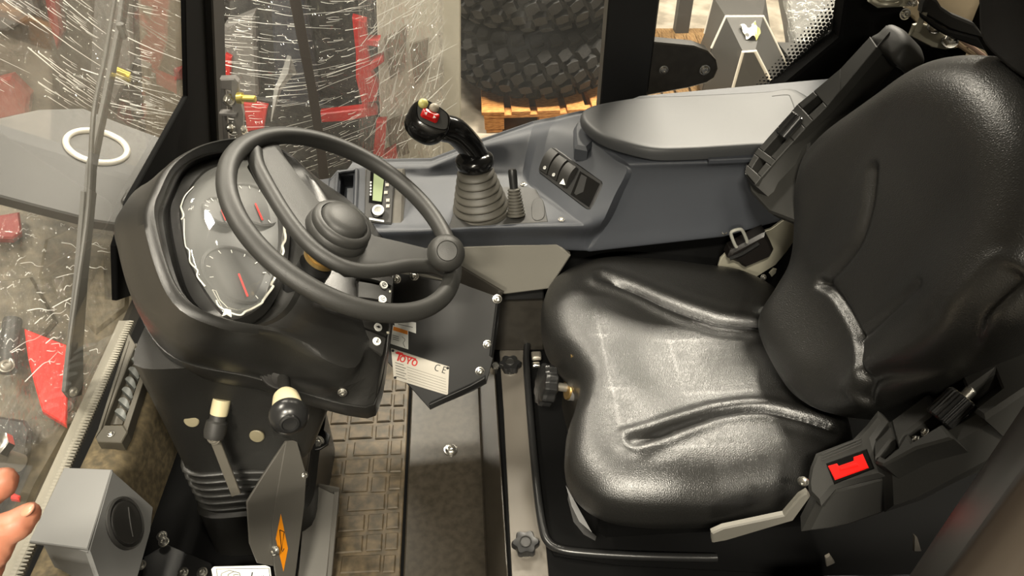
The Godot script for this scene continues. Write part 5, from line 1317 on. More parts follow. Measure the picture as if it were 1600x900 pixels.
	var low_in: Array = uw.call([Vector3(0.5394, 0.6482, -0.742), Vector3(0.5493, 0.6886, -0.7281), Vector3(0.56, 0.7326, -0.7171), Vector3(0.5699, 0.7731, -0.7062)])
	var crease_near: Array = uw.call([Vector3(0.5218, 0.5973, -0.6798), Vector3(0.5325, 0.6411, -0.6767), Vector3(0.5465, 0.6981, -0.6391), Vector3(0.5609, 0.7573, -0.6187), Vector3(0.5734, 0.8084, -0.6209), Vector3(0.5864, 0.8611, -0.6237)])
	var bh := func(q: Vector2) -> float:
		var h := 0.055
		h += 0.02 * S.ss(0.09, 0.2, absf(q.x - 0.03)) * S.ss(0.5, 0.3, q.y)       # side bolsters
		h += 0.04 * S.ss(0.14, 0.0, q.y) * S.ss(0.19, 0.06, absf(q.x - 0.03))     # lower lobe that curls over the cushion
		h += 0.014 * S.ss(0.35, 0.52, q.y)
		var d1 := S.dist(q, panel_far)
		var d2 := S.dist(q, low_far)
		var d3 := S.dist(q, crease_near)
		var d4 := S.dist(q, low_in)
		h -= 0.009 * exp(-pow(d1 / 0.010, 2.0)) + 0.012 * exp(-pow(d2 / 0.008, 2.0)) + 0.012 * exp(-pow(d3 / 0.009, 2.0)) + 0.006 * exp(-pow(d4 / 0.008, 2.0))
		h += 0.005 * exp(-pow((d3 - 0.02) / 0.012, 2.0))
		return h
	rows = []
	var bc := Vector2(0.03, 0.25)
	for i in M_ + 1:
		var s := pow(float(i) / M_, 0.85)
		var r := PackedVector3Array()
		for k in N:
			var q := bc.lerp(Vector2(bo[k].x, bo[k].y), maxf(s, 0.004))
			var e: float = clampf((s - 0.68) / 0.32, 0.0, 1.0)
			var h: float = bh.call(q) * 1.0 - 0.075 * (1.0 - sqrt(maxf(0.0, 1.0 - pow(e, 2.2))))
			r.append(O + Vector3(0, 0, q.x) + w * q.y + n * h)
		rows.append(r)
	for lay in [[1.0, -0.05], [0.97, -0.075], [0.9, -0.085]]:
		var r := PackedVector3Array()
		for k in N:
			var q := bc.lerp(Vector2(bo[k].x, bo[k].y), lay[0])
			r.append(O + Vector3(0, 0, q.x) + w * q.y + n * lay[1])
		rows.append(r)
	obj("backrest", Shape.new().loft(rows), "vinyl", t, 60.0)
	var hr := Shape.new()
	puff(hr, S.ring([Vector3(0.6751, 1.0766, -1.0047), Vector3(0.6669, 1.0428, -0.9601), Vector3(0.6593, 1.0119, -0.9157), Vector3(0.6575, 1.0045, -0.8565), Vector3(0.658, 1.0067, -0.8032), Vector3(0.6609, 1.0184, -0.7416), Vector3(0.6693, 1.0527, -0.674), Vector3(0.6819, 1.1041, -0.6946), Vector3(0.695, 1.1578, -0.7555), Vector3(0.6914, 1.143, -0.8879)], 64), n, [[0.0, 0.9], [0.004, 0.97], [0.016, 1.0], [0.1, 1.0], [0.12, 0.92]])
	obj("headrest", hr, "headrest_cloth", t, 50.0)
	# frame and mechanism below the cushion
	obj("seat_pan", Shape.new().box(Vector3(0.39, 0.3, -0.91), Vector3(0.4, 0.12, 0.46), 0.02), "matt_black", t)
	obj("well", Shape.new().slab([Vector3(0.1199, 0.209, -1.1952), Vector3(0.2273, 0.209, -1.1982), Vector3(0.7101, 0.209, -1.1873), Vector3(0.5772, 0.209, -0.6146), Vector3(0.2167, 0.209, -0.6587), Vector3(0.1166, 0.209, -0.6817), Vector3(0.099, 0.209, -0.7294)], 0.004, 0.0, Vector3.UP), "matt_black", t)
	obj("frame_tube", Shape.new().tube([Vector3(0.2258, 0.225, -1.1943), Vector3(0.1479, 0.225, -1.1953), Vector3(0.1202, 0.225, -1.1852), Vector3(0.107, 0.225, -1.1606), Vector3(0.1017, 0.225, -1.0772), Vector3(0.0985, 0.225, -0.9122), Vector3(0.098, 0.225, -0.784), Vector3(0.1005, 0.225, -0.7258), Vector3(0.1068, 0.225, -0.6995), Vector3(0.125, 0.225, -0.6839), Vector3(0.1686, 0.225, -0.674), Vector3(0.2594, 0.225, -0.6622), Vector3(0.3879, 0.225, -0.6504)], 0.0075, 10, 5), "gloss_soft", t, 60.0)
	obj("bellows", Shape.new().loft([PackedVector3Array([Vector3(0.1363, 0.34, -0.7324), Vector3(0.141, 0.34, -0.6932), Vector3(0.1496, 0.34, -0.6635), Vector3(0.1671, 0.34, -0.6431)]), PackedVector3Array([Vector3(0.1442, 0.3, -0.7465), Vector3(0.1522, 0.3, -0.7063), Vector3(0.164, 0.3, -0.6757), Vector3(0.1795, 0.3, -0.6596)]), PackedVector3Array([Vector3(0.1451, 0.27, -0.7512), Vector3(0.1496, 0.27, -0.7071), Vector3(0.1636, 0.27, -0.6822), Vector3(0.181, 0.27, -0.6693)])], true, true, false), "bellows_grey", t, 60.0)
	obj("front_plate", Shape.new().slab([Vector3(0.165, 0.38, -1.0), Vector3(0.175, 0.38, -0.86), Vector3(0.175, 0.22, -0.86), Vector3(0.165, 0.22, -1.0)], 0.005, 0.0, Vector3(-1, 0.2, 0.2)), "dark_paint", t)
	obj("brass_plate", Shape.new().slab([Vector3(0.164, 0.4395, -0.93), Vector3(0.1735, 0.4324, -0.93), Vector3(0.1815, 0.3712, -0.93), Vector3(0.169, 0.3652, -0.93)], 0.004, 0.0008), "brass", t)
	obj("small_latch", Shape.new().box(Vector3(0.1243, 0.24, -1.124), Vector3(0.02, 0.012, 0.02), 0.003), "steel", t)
	obj("fastener", Shape.new().box(Vector3(0.1231, 0.23, -1.1075), Vector3(0.016, 0.01, 0.012), 0.002), "zinc", t)
	var kn := thing("weight_knob", "black fluted adjusting knob on a short shaft under the front of the seat cushion", "knob", Vector3(0.1209, 0.3652, -0.93))
	var k0 := Vector3(0.1091, 0.3695, -0.93)
	var k1 := Vector3(0.135, 0.3624, -0.93)
	var kb := S.along(k1 - k0)
	var kl := k0.distance_to(k1)
	var rings := []
	for lay in [[0.0, 0.028], [0.1, 0.036], [0.35, 0.037], [0.36, 0.036], [0.9, 0.036], [1.0, 0.033], [1.02, 0.02]]:
		var r := PackedVector3Array()
		for j in 60:
			var a := TAU * j / 60.0
			r.append(k0 + kb * Vector3(cos(a) * lay[1] * (1.0 + 0.07 * cos(10.0 * a)), kl * lay[0], sin(a) * lay[1] * (1.0 + 0.07 * cos(10.0 * a))))
		rings.append(r)
	obj("knob", Shape.new().loft(rings), "gloss_soft", kn)
	obj("shaft", Shape.new().lathe([Vector2(0.008, kl * 0.9), Vector2(0.008, kl + 0.03)], Transform3D(kb, k0), 16), "steel", kn)
	obj("collar_ring", Shape.new().lathe([Vector2(0.012, kl + 0.026), Vector2(0.021, kl + 0.027), Vector2(0.022, kl + 0.031)], Transform3D(kb, k0), 24), "brass", kn)
	obj("collar", Shape.new().lathe([Vector2(0.0225, kl + 0.031), Vector2(0.0225, kl + 0.047), Vector2(0.018, kl + 0.05)], Transform3D(kb, k0), 28), "machine_grey", kn)
	# flat grey lever at the near side
	var lv := thing("seat_lever", "grey flat cranked lever under the near side of the seat cushion", "lever", Vector3(0.3747, 0.4666, -0.56))
	obj("blade", Shape.new().slab([Vector3(0.3148, 0.4582, -0.56), Vector3(0.329, 0.4698, -0.56), Vector3(0.4091, 0.4934, -0.56), Vector3(0.4206, 0.5366, -0.56), Vector3(0.4285, 0.5462, -0.56), Vector3(0.4357, 0.5351, -0.56), Vector3(0.4261, 0.479, -0.56), Vector3(0.4147, 0.4737, -0.56), Vector3(0.3395, 0.4372, -0.56), Vector3(0.3202, 0.4326, -0.56)], 0.008, 0.002), "lever_grey", lv)

func armrests() -> void:
	var nn := normal_of([Vector3(0.538, 0.575, -0.63), Vector3(0.6746, 0.7475, -0.63), Vector3(0.5512, 0.6258, -0.5698)])
	var t := thing("armrest", "near black plastic seat armrest with a serrated thumb wheel, folded up beside the backrest", "armrest", Vector3(0.5641, 0.6403, -0.5728))
	var sh := Shape.new()
	sh.slab([Vector3(0.5389, 0.5749, -0.6322), Vector3(0.5559, 0.5958, -0.6331), Vector3(0.5456, 0.6014, -0.6003), Vector3(0.5414, 0.5959, -0.6005), Vector3(0.5248, 0.582, -0.5881), Vector3(0.5178, 0.5774, -0.5806)], 0.03, 0.003, nn)
	sh.slab([Vector3(0.5559, 0.5958, -0.6331), Vector3(0.595, 0.641, -0.6406), Vector3(0.5847, 0.6487, -0.6041), Vector3(0.5554, 0.6158, -0.5967), Vector3(0.54, 0.6051, -0.5811), Vector3(0.5456, 0.6014, -0.6003)], 0.03, 0.004, nn)
	sh.slab([Vector3(0.5248, 0.582, -0.5881), Vector3(0.5261, 0.5899, -0.5771), Vector3(0.54, 0.6051, -0.5811), Vector3(0.5554, 0.6158, -0.5967), Vector3(0.5516, 0.6215, -0.5781), Vector3(0.5782, 0.6548, -0.5787), Vector3(0.5734, 0.6659, -0.5484), Vector3(0.549, 0.6257, -0.565), Vector3(0.5206, 0.5884, -0.5674), Vector3(0.5178, 0.5774, -0.5806)], 0.03, 0.003, nn)
	obj("lower_body", sh, "arm_plastic", t)
	sh = Shape.new()
	sh.slab([Vector3(0.6227, 0.6778, -0.6373), Vector3(0.6427, 0.7046, -0.6346), Vector3(0.6746, 0.7475, -0.63), Vector3(0.7151, 0.7983, -0.6305), Vector3(0.6782, 0.7978, -0.5491), Vector3(0.6351, 0.7393, -0.5562), Vector3(0.6001, 0.6981, -0.5511), Vector3(0.6015, 0.6877, -0.5726), Vector3(0.6284, 0.7175, -0.5798), Vector3(0.6388, 0.7135, -0.6101), Vector3(0.6135, 0.6837, -0.6063)], 0.07, 0.005, nn)
	obj("upper_body", sh, "arm_plastic", t)
	obj("under_plate", Shape.new().slab([Vector3(0.5663, 0.5575, -0.6487), Vector3(0.6157, 0.6124, -0.6618), Vector3(0.6444, 0.6506, -0.6585), Vector3(0.6982, 0.7226, -0.651), Vector3(0.7406, 0.7804, -0.6437), Vector3(0.7054, 0.7757, -0.5735), Vector3(0.6602, 0.7149, -0.5801), Vector3(0.623, 0.6707, -0.5752), Vector3(0.5953, 0.6384, -0.5703), Vector3(0.5423, 0.562, -0.5872)], 0.07, 0.006, nn), "arm_plastic", t)
	obj("side_shell", Shape.new().slab([Vector3(0.5259, 0.5771, -0.5752), Vector3(0.5545, 0.6164, -0.5697), Vector3(0.5792, 0.657, -0.5529), Vector3(0.6425, 0.7314, -0.5627), Vector3(0.688, 0.791, -0.5589), Vector3(0.7079, 0.7232, -0.536), Vector3(0.6329, 0.634, -0.5262), Vector3(0.5985, 0.5928, -0.5223), Vector3(0.5633, 0.5497, -0.52), Vector3(0.5416, 0.5056, -0.5496)], 0.05, 0.012), "arm_plastic", t)
	for q in [Vector3(0.5611, 0.598, -0.5955), Vector3(0.5658, 0.6109, -0.5895), Vector3(0.5756, 0.6221, -0.5915)]: bolt(t, q, nn, 0.005, "brass" if q.x < 0.55 else "zinc")
	# thumb wheel
	var ax := (Vector3(0.6143, 0.6857, -0.6045) - Vector3(0.5838, 0.6553, -0.5903)).normalized()
	var wc := Vector3(0.6025, 0.6608, -0.5981)
	var wb := S.along(ax, nn)
	var rings := []
	for lay in [[-0.024, 0.017], [-0.022, 0.02], [0.016, 0.02], [0.018, 0.018], [0.0185, 0.011]]:
		var r := PackedVector3Array()
		for j in 96:
			var a := TAU * j / 96.0
			r.append(wc + wb * Vector3(cos(a), 0, sin(a)) * lay[1] * (1.0 + 0.05 * signf(sin(24.0 * a))) + ax * lay[0])
		rings.append(r)
	var wheel := obj("thumb_wheel", Shape.new().loft(rings), "gloss_soft", t, 25.0)
	obj("wheel_face", Shape.new().lathe([Vector2(0.0175, 0.017), Vector2(0.019, 0.0185), Vector2(0.014, 0.019), Vector2(0.01, 0.017)], Transform3D(wb, wc), 30), "galvanised", t)
	obj("screw_end", Shape.new().lathe([Vector2(0.008, 0.0), Vector2(0.008, 0.03), Vector2(0.006, 0.033)], Transform3D(wb, wc), 16), "zinc", t)
	# buckle housing in front of it
	var bn := normal_of([Vector3(0.4668, 0.535, -0.63), Vector3(0.5377, 0.6044, -0.6407), Vector3(0.4788, 0.5233, -0.5813)])
	var bk := thing("belt_buckle", "black belt buckle housing with a red release button beside the near side of the cushion", "buckle", Vector3(0.4942, 0.5448, -0.5975))
	obj("top_face", Shape.new().slab([Vector3(0.4516, 0.5082, -0.6018), Vector3(0.4576, 0.5207, -0.6171), Vector3(0.4668, 0.535, -0.63), Vector3(0.5077, 0.5699, -0.625), Vector3(0.5243, 0.5887, -0.6332), Vector3(0.5389, 0.6066, -0.6432), Vector3(0.546, 0.6048, -0.6254), Vector3(0.5295, 0.5839, -0.6127), Vector3(0.5298, 0.5718, -0.586), Vector3(0.5304, 0.5636, -0.5674), Vector3(0.5033, 0.5421, -0.574), Vector3(0.4784, 0.5219, -0.5792), Vector3(0.4604, 0.5005, -0.5682), Vector3(0.4506, 0.5012, -0.5888)], 0.03, 0.006, bn), "arm_plastic", bk)
	obj("side_face", Shape.new().slab([Vector3(0.4804, 0.5196, -0.5827), Vector3(0.5051, 0.5389, -0.5761), Vector3(0.5335, 0.5613, -0.5687), Vector3(0.5717, 0.5242, -0.5555), Vector3(0.5483, 0.4995, -0.5481), Vector3(0.508, 0.4638, -0.5501), Vector3(0.4863, 0.4475, -0.5574), Vector3(0.455, 0.4269, -0.574), Vector3(0.4634, 0.4923, -0.5754)], 0.04, 0.008), "arm_plastic", bk)
	obj("button_frame", Shape.new().slab([Vector3(0.4751, 0.536, -0.6114), Vector3(0.5192, 0.5733, -0.6055), Vector3(0.5218, 0.5638, -0.5799), Vector3(0.4787, 0.5263, -0.5834)], 0.006, 0.0015, bn), "gloss_black", bk)
	obj("release_button", Shape.new().slab([Vector3(0.4754, 0.5374, -0.6061), Vector3(0.485, 0.5452, -0.6041), Vector3(0.4864, 0.5446, -0.6002), Vector3(0.5021, 0.5579, -0.598), Vector3(0.503, 0.5607, -0.6022), Vector3(0.5125, 0.5687, -0.6009), Vector3(0.5153, 0.5626, -0.5823), Vector3(0.4793, 0.532, -0.5867)], 0.006, 0.0012, bn), "red_plastic", bk)
	obj("button_step", Shape.new().slab([Vector3(0.4853, 0.5423, -0.5935), Vector3(0.4867, 0.545, -0.5967), Vector3(0.5042, 0.5595, -0.5935), Vector3(0.506, 0.5588, -0.5887)], 0.003, 0.001, bn), "red_plastic", bk)
	for i in 3:
		obj("rib_mark", Shape.new().tube([Vector3(0.4723, 0.535, -0.6177) + (Vector3(0.4736, 0.5384, -0.6238) - Vector3(0.4725, 0.5346, -0.618)) * 0.55 * i, Vector3(0.5157, 0.5726, -0.6137) + (Vector3(0.4736, 0.5384, -0.6238) - Vector3(0.4725, 0.5346, -0.618)) * 0.55 * i], 0.0012, 6, 1), "arm_plastic", bk)
	bolt(bk, Vector3(0.4304, 0.5432, -0.58), Vector3(-0.5, 0.3, 0.8), 0.006)
	# far armrest
	nn = normal_of([Vector3(0.5006, 0.6977, -1.155), Vector3(0.6823, 0.9304, -1.155), Vector3(0.5479, 0.7425, -1.105)])
	t = thing("armrest", "far black plastic seat armrest folded up between the backrest and the console lid", "armrest", Vector3(0.5201, 0.7147, -1.1299))
	var tl: Array = [Vector3(0.4879, 0.6755, -1.1361), Vector3(0.4936, 0.6847, -1.1422), Vector3(0.5046, 0.7019, -1.1521), Vector3(0.5115, 0.7116, -1.155), Vector3(0.5396, 0.7499, -1.1621), Vector3(0.5586, 0.7755, -1.166), Vector3(0.5678, 0.7882, -1.169), Vector3(0.5881, 0.8131, -1.1657), Vector3(0.6213, 0.8544, -1.1617), Vector3(0.6588, 0.9049, -1.1695)]
	var tr: Array = [Vector3(0.496, 0.6737, -1.0973), Vector3(0.5047, 0.6858, -1.1005), Vector3(0.5195, 0.706, -1.1045), Vector3(0.5259, 0.7149, -1.1064), Vector3(0.5511, 0.7491, -1.1126), Vector3(0.567, 0.7707, -1.1166), Vector3(0.5771, 0.7841, -1.1179), Vector3(0.5954, 0.8082, -1.1201), Vector3(0.6135, 0.8333, -1.1263), Vector3(0.6609, 0.8992, -1.1428)]
	for i in tl.size() - 1:
		if i in [1, 3, 4, 6]:   # openings: two rails only
			obj("rail", Shape.new().slab([tl[i], tl[i + 1], tl[i + 1].lerp(tr[i + 1], 0.28), tl[i].lerp(tr[i], 0.28)], 0.02, 0.0015, nn), "arm_plastic", t)
			obj("rail", Shape.new().slab([tr[i], tr[i + 1], tr[i + 1].lerp(tl[i + 1], 0.3), tr[i].lerp(tl[i], 0.3)], 0.02, 0.0015, nn), "arm_plastic", t)
		else:
			obj("top_face", Shape.new().slab([tl[i], tl[i + 1], tr[i + 1], tr[i]], 0.02, 0.001, nn), "arm_plastic", t)
	obj("under_plate", Shape.new().slab([Vector3(0.4984, 0.6593, -1.1524), Vector3(0.5162, 0.6887, -1.1732), Vector3(0.5803, 0.7758, -1.1894), Vector3(0.6331, 0.8411, -1.1818), Vector3(0.6714, 0.8926, -1.1898), Vector3(0.6718, 0.8865, -1.1686), Vector3(0.6263, 0.8227, -1.1511), Vector3(0.5866, 0.7691, -1.1422), Vector3(0.5162, 0.6734, -1.125), Vector3(0.505, 0.6587, -1.1236)], 0.01, 0.0, nn), "arm_plastic", t)
	var te: Array = [Vector3(0.4897, 0.6708, -1.135), Vector3(0.4965, 0.6696, -1.1034), Vector3(0.508, 0.6841, -1.1028), Vector3(0.5434, 0.7319, -1.1105), Vector3(0.5764, 0.777, -1.1197), Vector3(0.6154, 0.8298, -1.1286), Vector3(0.6609, 0.8935, -1.1459), Vector3(0.6794, 0.9192, -1.152)]
	var be: Array = [Vector3(0.5287, 0.5998, -1.1766), Vector3(0.5423, 0.5991, -1.1187), Vector3(0.5716, 0.6174, -1.0581), Vector3(0.5982, 0.6605, -1.0865), Vector3(0.6334, 0.7197, -1.1315), Vector3(0.6754, 0.7805, -1.1536), Vector3(0.7234, 0.8491, -1.1761), Vector3(0.7396, 0.8717, -1.1825)]
	var cross := []
	for i in te.size(): cross.append(PackedVector3Array([te[i], be[i], be[i] + Vector3(0.02, -0.01, -0.05), te[i] + Vector3(0.02, -0.01, -0.05)]))
	obj("side_shell", Shape.new().loft(cross), "arm_plastic", t, 50.0)
	obj("lower_body", Shape.new().slab([Vector3(0.5018, 0.6522, -1.1632), Vector3(0.5212, 0.6844, -1.1866), Vector3(0.5872, 0.7734, -1.2007), Vector3(0.5915, 0.7622, -1.1477), Vector3(0.5457, 0.6571, -1.0002), Vector3(0.5157, 0.6385, -1.0631), Vector3(0.5019, 0.6398, -1.1234)], 0.03, 0.004, nn), "arm_plastic", t)
	var tip := S.ring([Vector3(0.664, 0.8959, -1.1827), Vector3(0.674, 0.9078, -1.1796), Vector3(0.6839, 0.9203, -1.1796), Vector3(0.6906, 0.9261, -1.1703), Vector3(0.6969, 0.926, -1.1446), Vector3(0.697, 0.919, -1.1217), Vector3(0.6917, 0.9081, -1.1088), Vector3(0.6783, 0.8895, -1.104), Vector3(0.6728, 0.8906, -1.13), Vector3(0.6667, 0.8905, -1.1548)], 40)
	obj("tip", puff(Shape.new(), tip, nn, [[-0.006, 0.55], [-0.003, 0.8], [0.002, 0.93], [0.01, 1.0], [0.05, 1.0], [0.06, 0.9]]), "arm_plastic", t, 60.0)
	wc = Vector3(0.5554, 0.758, -1.1443)
	ax = (Vector3(0.5719, 0.787, -1.1483) - Vector3(0.5357, 0.7373, -1.138)).normalized()
	wb = S.along(ax, nn)
	rings = []
	for lay in [[-0.022, 0.012], [-0.02, 0.015], [0.02, 0.015], [0.022, 0.012]]:
		var r := PackedVector3Array()
		for j in 80:
			var a := TAU * j / 80.0
			r.append(wc + wb * Vector3(cos(a), 0, sin(a)) * lay[1] * (1.0 + 0.05 * signf(sin(20.0 * a))) + ax * lay[0])
		rings.append(r)
	obj("thumb_wheel", Shape.new().loft(rings), "gloss_soft", t, 25.0)
	obj("wire_spring", Shape.new().tube([Vector3(0.5331, 0.6434, -1.11), Vector3(0.5332, 0.6583, -1.11), Vector3(0.5424, 0.6687, -1.11), Vector3(0.558, 0.6707, -1.11), Vector3(0.5953, 0.6691, -1.11)], 0.003, 8, 5), "galvanised", t)
	bolt(t, Vector3(0.5557, 0.6486, -1.115), Vector3(0, 0.3, 1), 0.012, "steel", "nut")
	obj("bracket", Shape.new().slab([Vector3(0.5447, 0.6221, -1.12), Vector3(0.613, 0.6149, -1.12), Vector3(0.6239, 0.5725, -1.12), Vector3(0.595, 0.5812, -1.12)], 0.004, 0.001), "bracket_cream", t)
	# belt anchor with the tongue
	var an := thing("belt_anchor", "galvanised plate with a black belt tongue holder between the cushion and the console", "bracket", Vector3(0.5722, 0.4511, -1.17))
	obj("plate", Shape.new().slab([Vector3(0.4937, 0.415, -1.17), Vector3(0.4956, 0.4485, -1.17), Vector3(0.5097, 0.4707, -1.17), Vector3(0.5342, 0.4903, -1.17), Vector3(0.5564, 0.5067, -1.17), Vector3(0.5833, 0.5179, -1.17), Vector3(0.6088, 0.5444, -1.17), Vector3(0.6265, 0.5344, -1.17), Vector3(0.6371, 0.5121, -1.17), Vector3(0.6364, 0.4836, -1.17), Vector3(0.6274, 0.4565, -1.17), Vector3(0.6135, 0.4255, -1.17), Vector3(0.5958, 0.4095, -1.17), Vector3(0.5622, 0.3785, -1.17), Vector3(0.5238, 0.3963, -1.17)], 0.005, 0.001), "galvanised", an)
	obj("holder", Shape.new().slab([Vector3(0.5017, 0.4627, -1.15), Vector3(0.5047, 0.4803, -1.15), Vector3(0.5556, 0.5172, -1.15), Vector3(0.5656, 0.5229, -1.15), Vector3(0.5792, 0.5019, -1.15), Vector3(0.5921, 0.479, -1.15), Vector3(0.5887, 0.4598, -1.15), Vector3(0.5445, 0.4357, -1.15), Vector3(0.5356, 0.4412, -1.15), Vector3(0.529, 0.4481, -1.15)], 0.03, 0.006), "void_plastic", an)
	obj("holder_rib", Shape.new().tube([Vector3(0.5035, 0.4674, -1.146), Vector3(0.5268, 0.4791, -1.146), Vector3(0.5548, 0.5031, -1.146)], 0.004, 8, 4), "gloss_soft", an)
	var tg := Shape.new()
	tg.slab([Vector3(0.4889, 0.5357, -1.14), Vector3(0.4927, 0.5416, -1.14), Vector3(0.5067, 0.5455, -1.14), Vector3(0.513, 0.5391, -1.14), Vector3(0.5098, 0.5362, -1.14), Vector3(0.4973, 0.5307, -1.14), Vector3(0.5065, 0.5086, -1.14), Vector3(0.5221, 0.5187, -1.14), Vector3(0.513, 0.5391, -1.14), Vector3(0.5252, 0.5155, -1.14), Vector3(0.5284, 0.5122, -1.14), Vector3(0.5081, 0.5007, -1.14)], 0.003, 0.0005)
	tg = Shape.new()
	tg.tube([Vector3(0.5094, 0.5007, -1.14), Vector3(0.5043, 0.5072, -1.14), Vector3(0.492, 0.5325, -1.14), Vector3(0.4942, 0.54, -1.14), Vector3(0.5071, 0.544, -1.14), Vector3(0.5145, 0.5375, -1.14), Vector3(0.5265, 0.5154, -1.14), Vector3(0.5262, 0.5108, -1.14)], 0.0032, 8, 3)
	obj("tongue", tg, "tongue_grey", an)
	bolt(an, Vector3(0.5901, 0.4028, -1.16), Vector3(0, 0.5, 0.8), 0.005)
	obj("small_tab", Shape.new().slab([Vector3(0.6025, 0.4082, -1.165), Vector3(0.6079, 0.4198, -1.165), Vector3(0.6163, 0.4177, -1.165), Vector3(0.616, 0.4075, -1.165), Vector3(0.6103, 0.3975, -1.165)], 0.003, 0.0006), "galvanised", an)

func rear_corner() -> void:
	var t := thing("window_latch", "bent black latch handle with a steel pin on a slotted galvanised plate behind the backrest", "latch", Vector3(0.9294, 0.8002, -1.42))
	obj("plate", Shape.new().slab([Vector3(0.8822, 0.7936, -1.42), Vector3(0.8827, 0.8144, -1.42), Vector3(0.8969, 0.8178, -1.42), Vector3(0.9202, 0.8108, -1.42), Vector3(0.9725, 0.7832, -1.42), Vector3(0.9879, 0.7641, -1.42), Vector3(0.9675, 0.762, -1.42), Vector3(0.936, 0.7683, -1.42)], 0.008, 0.0015, Vector3(0, 1, 0.4)), "galvanised", t)
	obj("handle", Shape.new().slab([Vector3(0.8787, 0.8453, -1.4), Vector3(0.8753, 0.8651, -1.4), Vector3(0.8791, 0.8819, -1.4), Vector3(0.9012, 0.8693, -1.4), Vector3(0.9135, 0.8568, -1.4), Vector3(0.9423, 0.8412, -1.4), Vector3(0.9933, 0.8222, -1.4), Vector3(1.0261, 0.793, -1.4), Vector3(0.9694, 0.8049, -1.4), Vector3(0.9429, 0.8133, -1.4), Vector3(0.9112, 0.8294, -1.4)], 0.02, 0.004, Vector3(-0.2, 1, 0.3)), "black_plastic", t)
	obj("handle_side", Shape.new().slab([Vector3(0.8743, 0.8474, -1.395), Vector3(0.9084, 0.8303, -1.395), Vector3(0.9431, 0.8128, -1.395), Vector3(1.0093, 0.7956, -1.395), Vector3(1.0337, 0.7686, -1.395), Vector3(0.9874, 0.7857, -1.395), Vector3(0.9393, 0.8027, -1.395), Vector3(0.9075, 0.8189, -1.395), Vector3(0.8792, 0.8373, -1.395)], 0.012, 0.003), "black_paint", t)
	obj("pin", Shape.new().tube([Vector3(0.8851, 0.8481, -1.405), Vector3(0.8846, 0.8356, -1.405), Vector3(0.8835, 0.8103, -1.405)], 0.006, 10, 3), "galvanised", t)
	bolt(t, Vector3(0.9643, 0.7843, -1.415), Vector3(-0.2, 0.7, 0.6), 0.013, "zinc", "nut")
	bolt(t, Vector3(0.9222, 0.8128, -1.415), Vector3(-0.2, 0.7, 0.6), 0.011, "zinc", "nut")
	t = thing("hinge_plate", "galvanised plate with a coiled steel ring at the top of the sloping rear pillar", "bracket", Vector3(0.837, 0.8444, -1.45))
	obj("plate", Shape.new().slab([Vector3(0.7938, 0.8505, -1.45), Vector3(0.797, 0.8728, -1.45), Vector3(0.8784, 0.8734, -1.45), Vector3(0.8909, 0.8456, -1.45), Vector3(0.8774, 0.8396, -1.45), Vector3(0.8156, 0.8386, -1.45)], 0.01, 0.002, Vector3(0, 1, 0.4)), "galvanised", t)
	for k in 3:
		var rr := []
		for j in 25: rr.append(Vector3(0.8271, 0.851, -1.45) + Vector3(cos(j * TAU / 24.0) * 0.026, 0.004 + 0.009 * k, sin(j * TAU / 24.0) * 0.026))
		obj("coil", Shape.new().tube(rr, 0.004, 8, 1), "galvanised", t)
	bolt(t, Vector3(0.8765, 0.8504, -1.445), Vector3(0, 1, 0.3), 0.01)
	bolt(t, Vector3(0.8745, 0.8257, -1.45), Vector3(0, 0.3, 1), 0.009)
	t = thing("rear_trim", "pale beige painted frame strip running behind the latch handle and the headrest", "trim", Vector3(1.0009, 0.7509, -1.5))
	obj("strip", Shape.new().slab([Vector3(0.8973, 0.8186, -1.5), Vector3(0.927, 0.8257, -1.5), Vector3(0.9585, 0.8275, -1.5), Vector3(1.1115, 0.7195, -1.5), Vector3(1.1872, 0.6434, -1.5), Vector3(1.1428, 0.6448, -1.5), Vector3(0.981, 0.7487, -1.5)], 0.02, 0.002), "bracket_cream", t)
	obj("cord", Shape.new().tube([Vector3(0.985, 0.775, -1.47), Vector3(1.0288, 0.7464, -1.47), Vector3(1.0729, 0.7227, -1.47), Vector3(1.1084, 0.7046, -1.47)], 0.004, 8, 4), "cord_brown", t)
	obj("cord", Shape.new().tube([Vector3(1.0014, 0.7746, -1.47), Vector3(1.0366, 0.7545, -1.47), Vector3(1.0858, 0.7252, -1.47), Vector3(1.1143, 0.7073, -1.47)], 0.0045, 8, 4), "cord_pink", t)
	obj("cord", Shape.new().tube([Vector3(0.9003, 0.8531, -1.47), Vector3(0.9173, 0.8348, -1.47), Vector3(0.9318, 0.8241, -1.47)], 0.004, 8, 4), "cord_brown", t)
	t = thing("rear_panel", "pale beige panel seen above the latch handle at the upper corner", "panel", Vector3(1.1263, 0.7236, -1.7))
	obj("sheet", Shape.new().slab([Vector3(0.8792, 0.8772, -1.6), Vector3(1.1862, 0.8707, -1.6), Vector3(1.2635, 0.7009, -1.6), Vector3(1.1126, 0.705, -1.6), Vector3(0.9966, 0.7803, -1.6), Vector3(0.9074, 0.7909, -1.6)], 0.03, 0.002), "bracket_cream", t)
	struct("wall_rear", Shape.new().slab([Vector3(0.72, 0.2, -1.5), Vector3(1.08, 0.2, -1.5), Vector3(1.08, 0.74, -1.5), Vector3(0.86, 0.74, -1.5)], 0.05, 0.01), "matt_black")
	single("near_ledge", Shape.new().slab([Vector3(0.413, 0.45, -0.5019), Vector3(0.4665, 0.45, -0.5031), Vector3(0.571, 0.45, -0.4982), Vector3(0.6902, 0.45, -0.4867), Vector3(0.6433, 0.45, -0.4029), Vector3(0.3845, 0.45, -0.4196)], 0.06, 0.02, Vector3.UP), "ledge_blue", "pale bluish grey ledge at the bottom edge below the near armrest", "ledge")
	var t2 := thing("near_bracket", "dark steel upright tab in the shadow below the belt buckle", "bracket", Vector3(0.5643, 0.5062, -0.5))
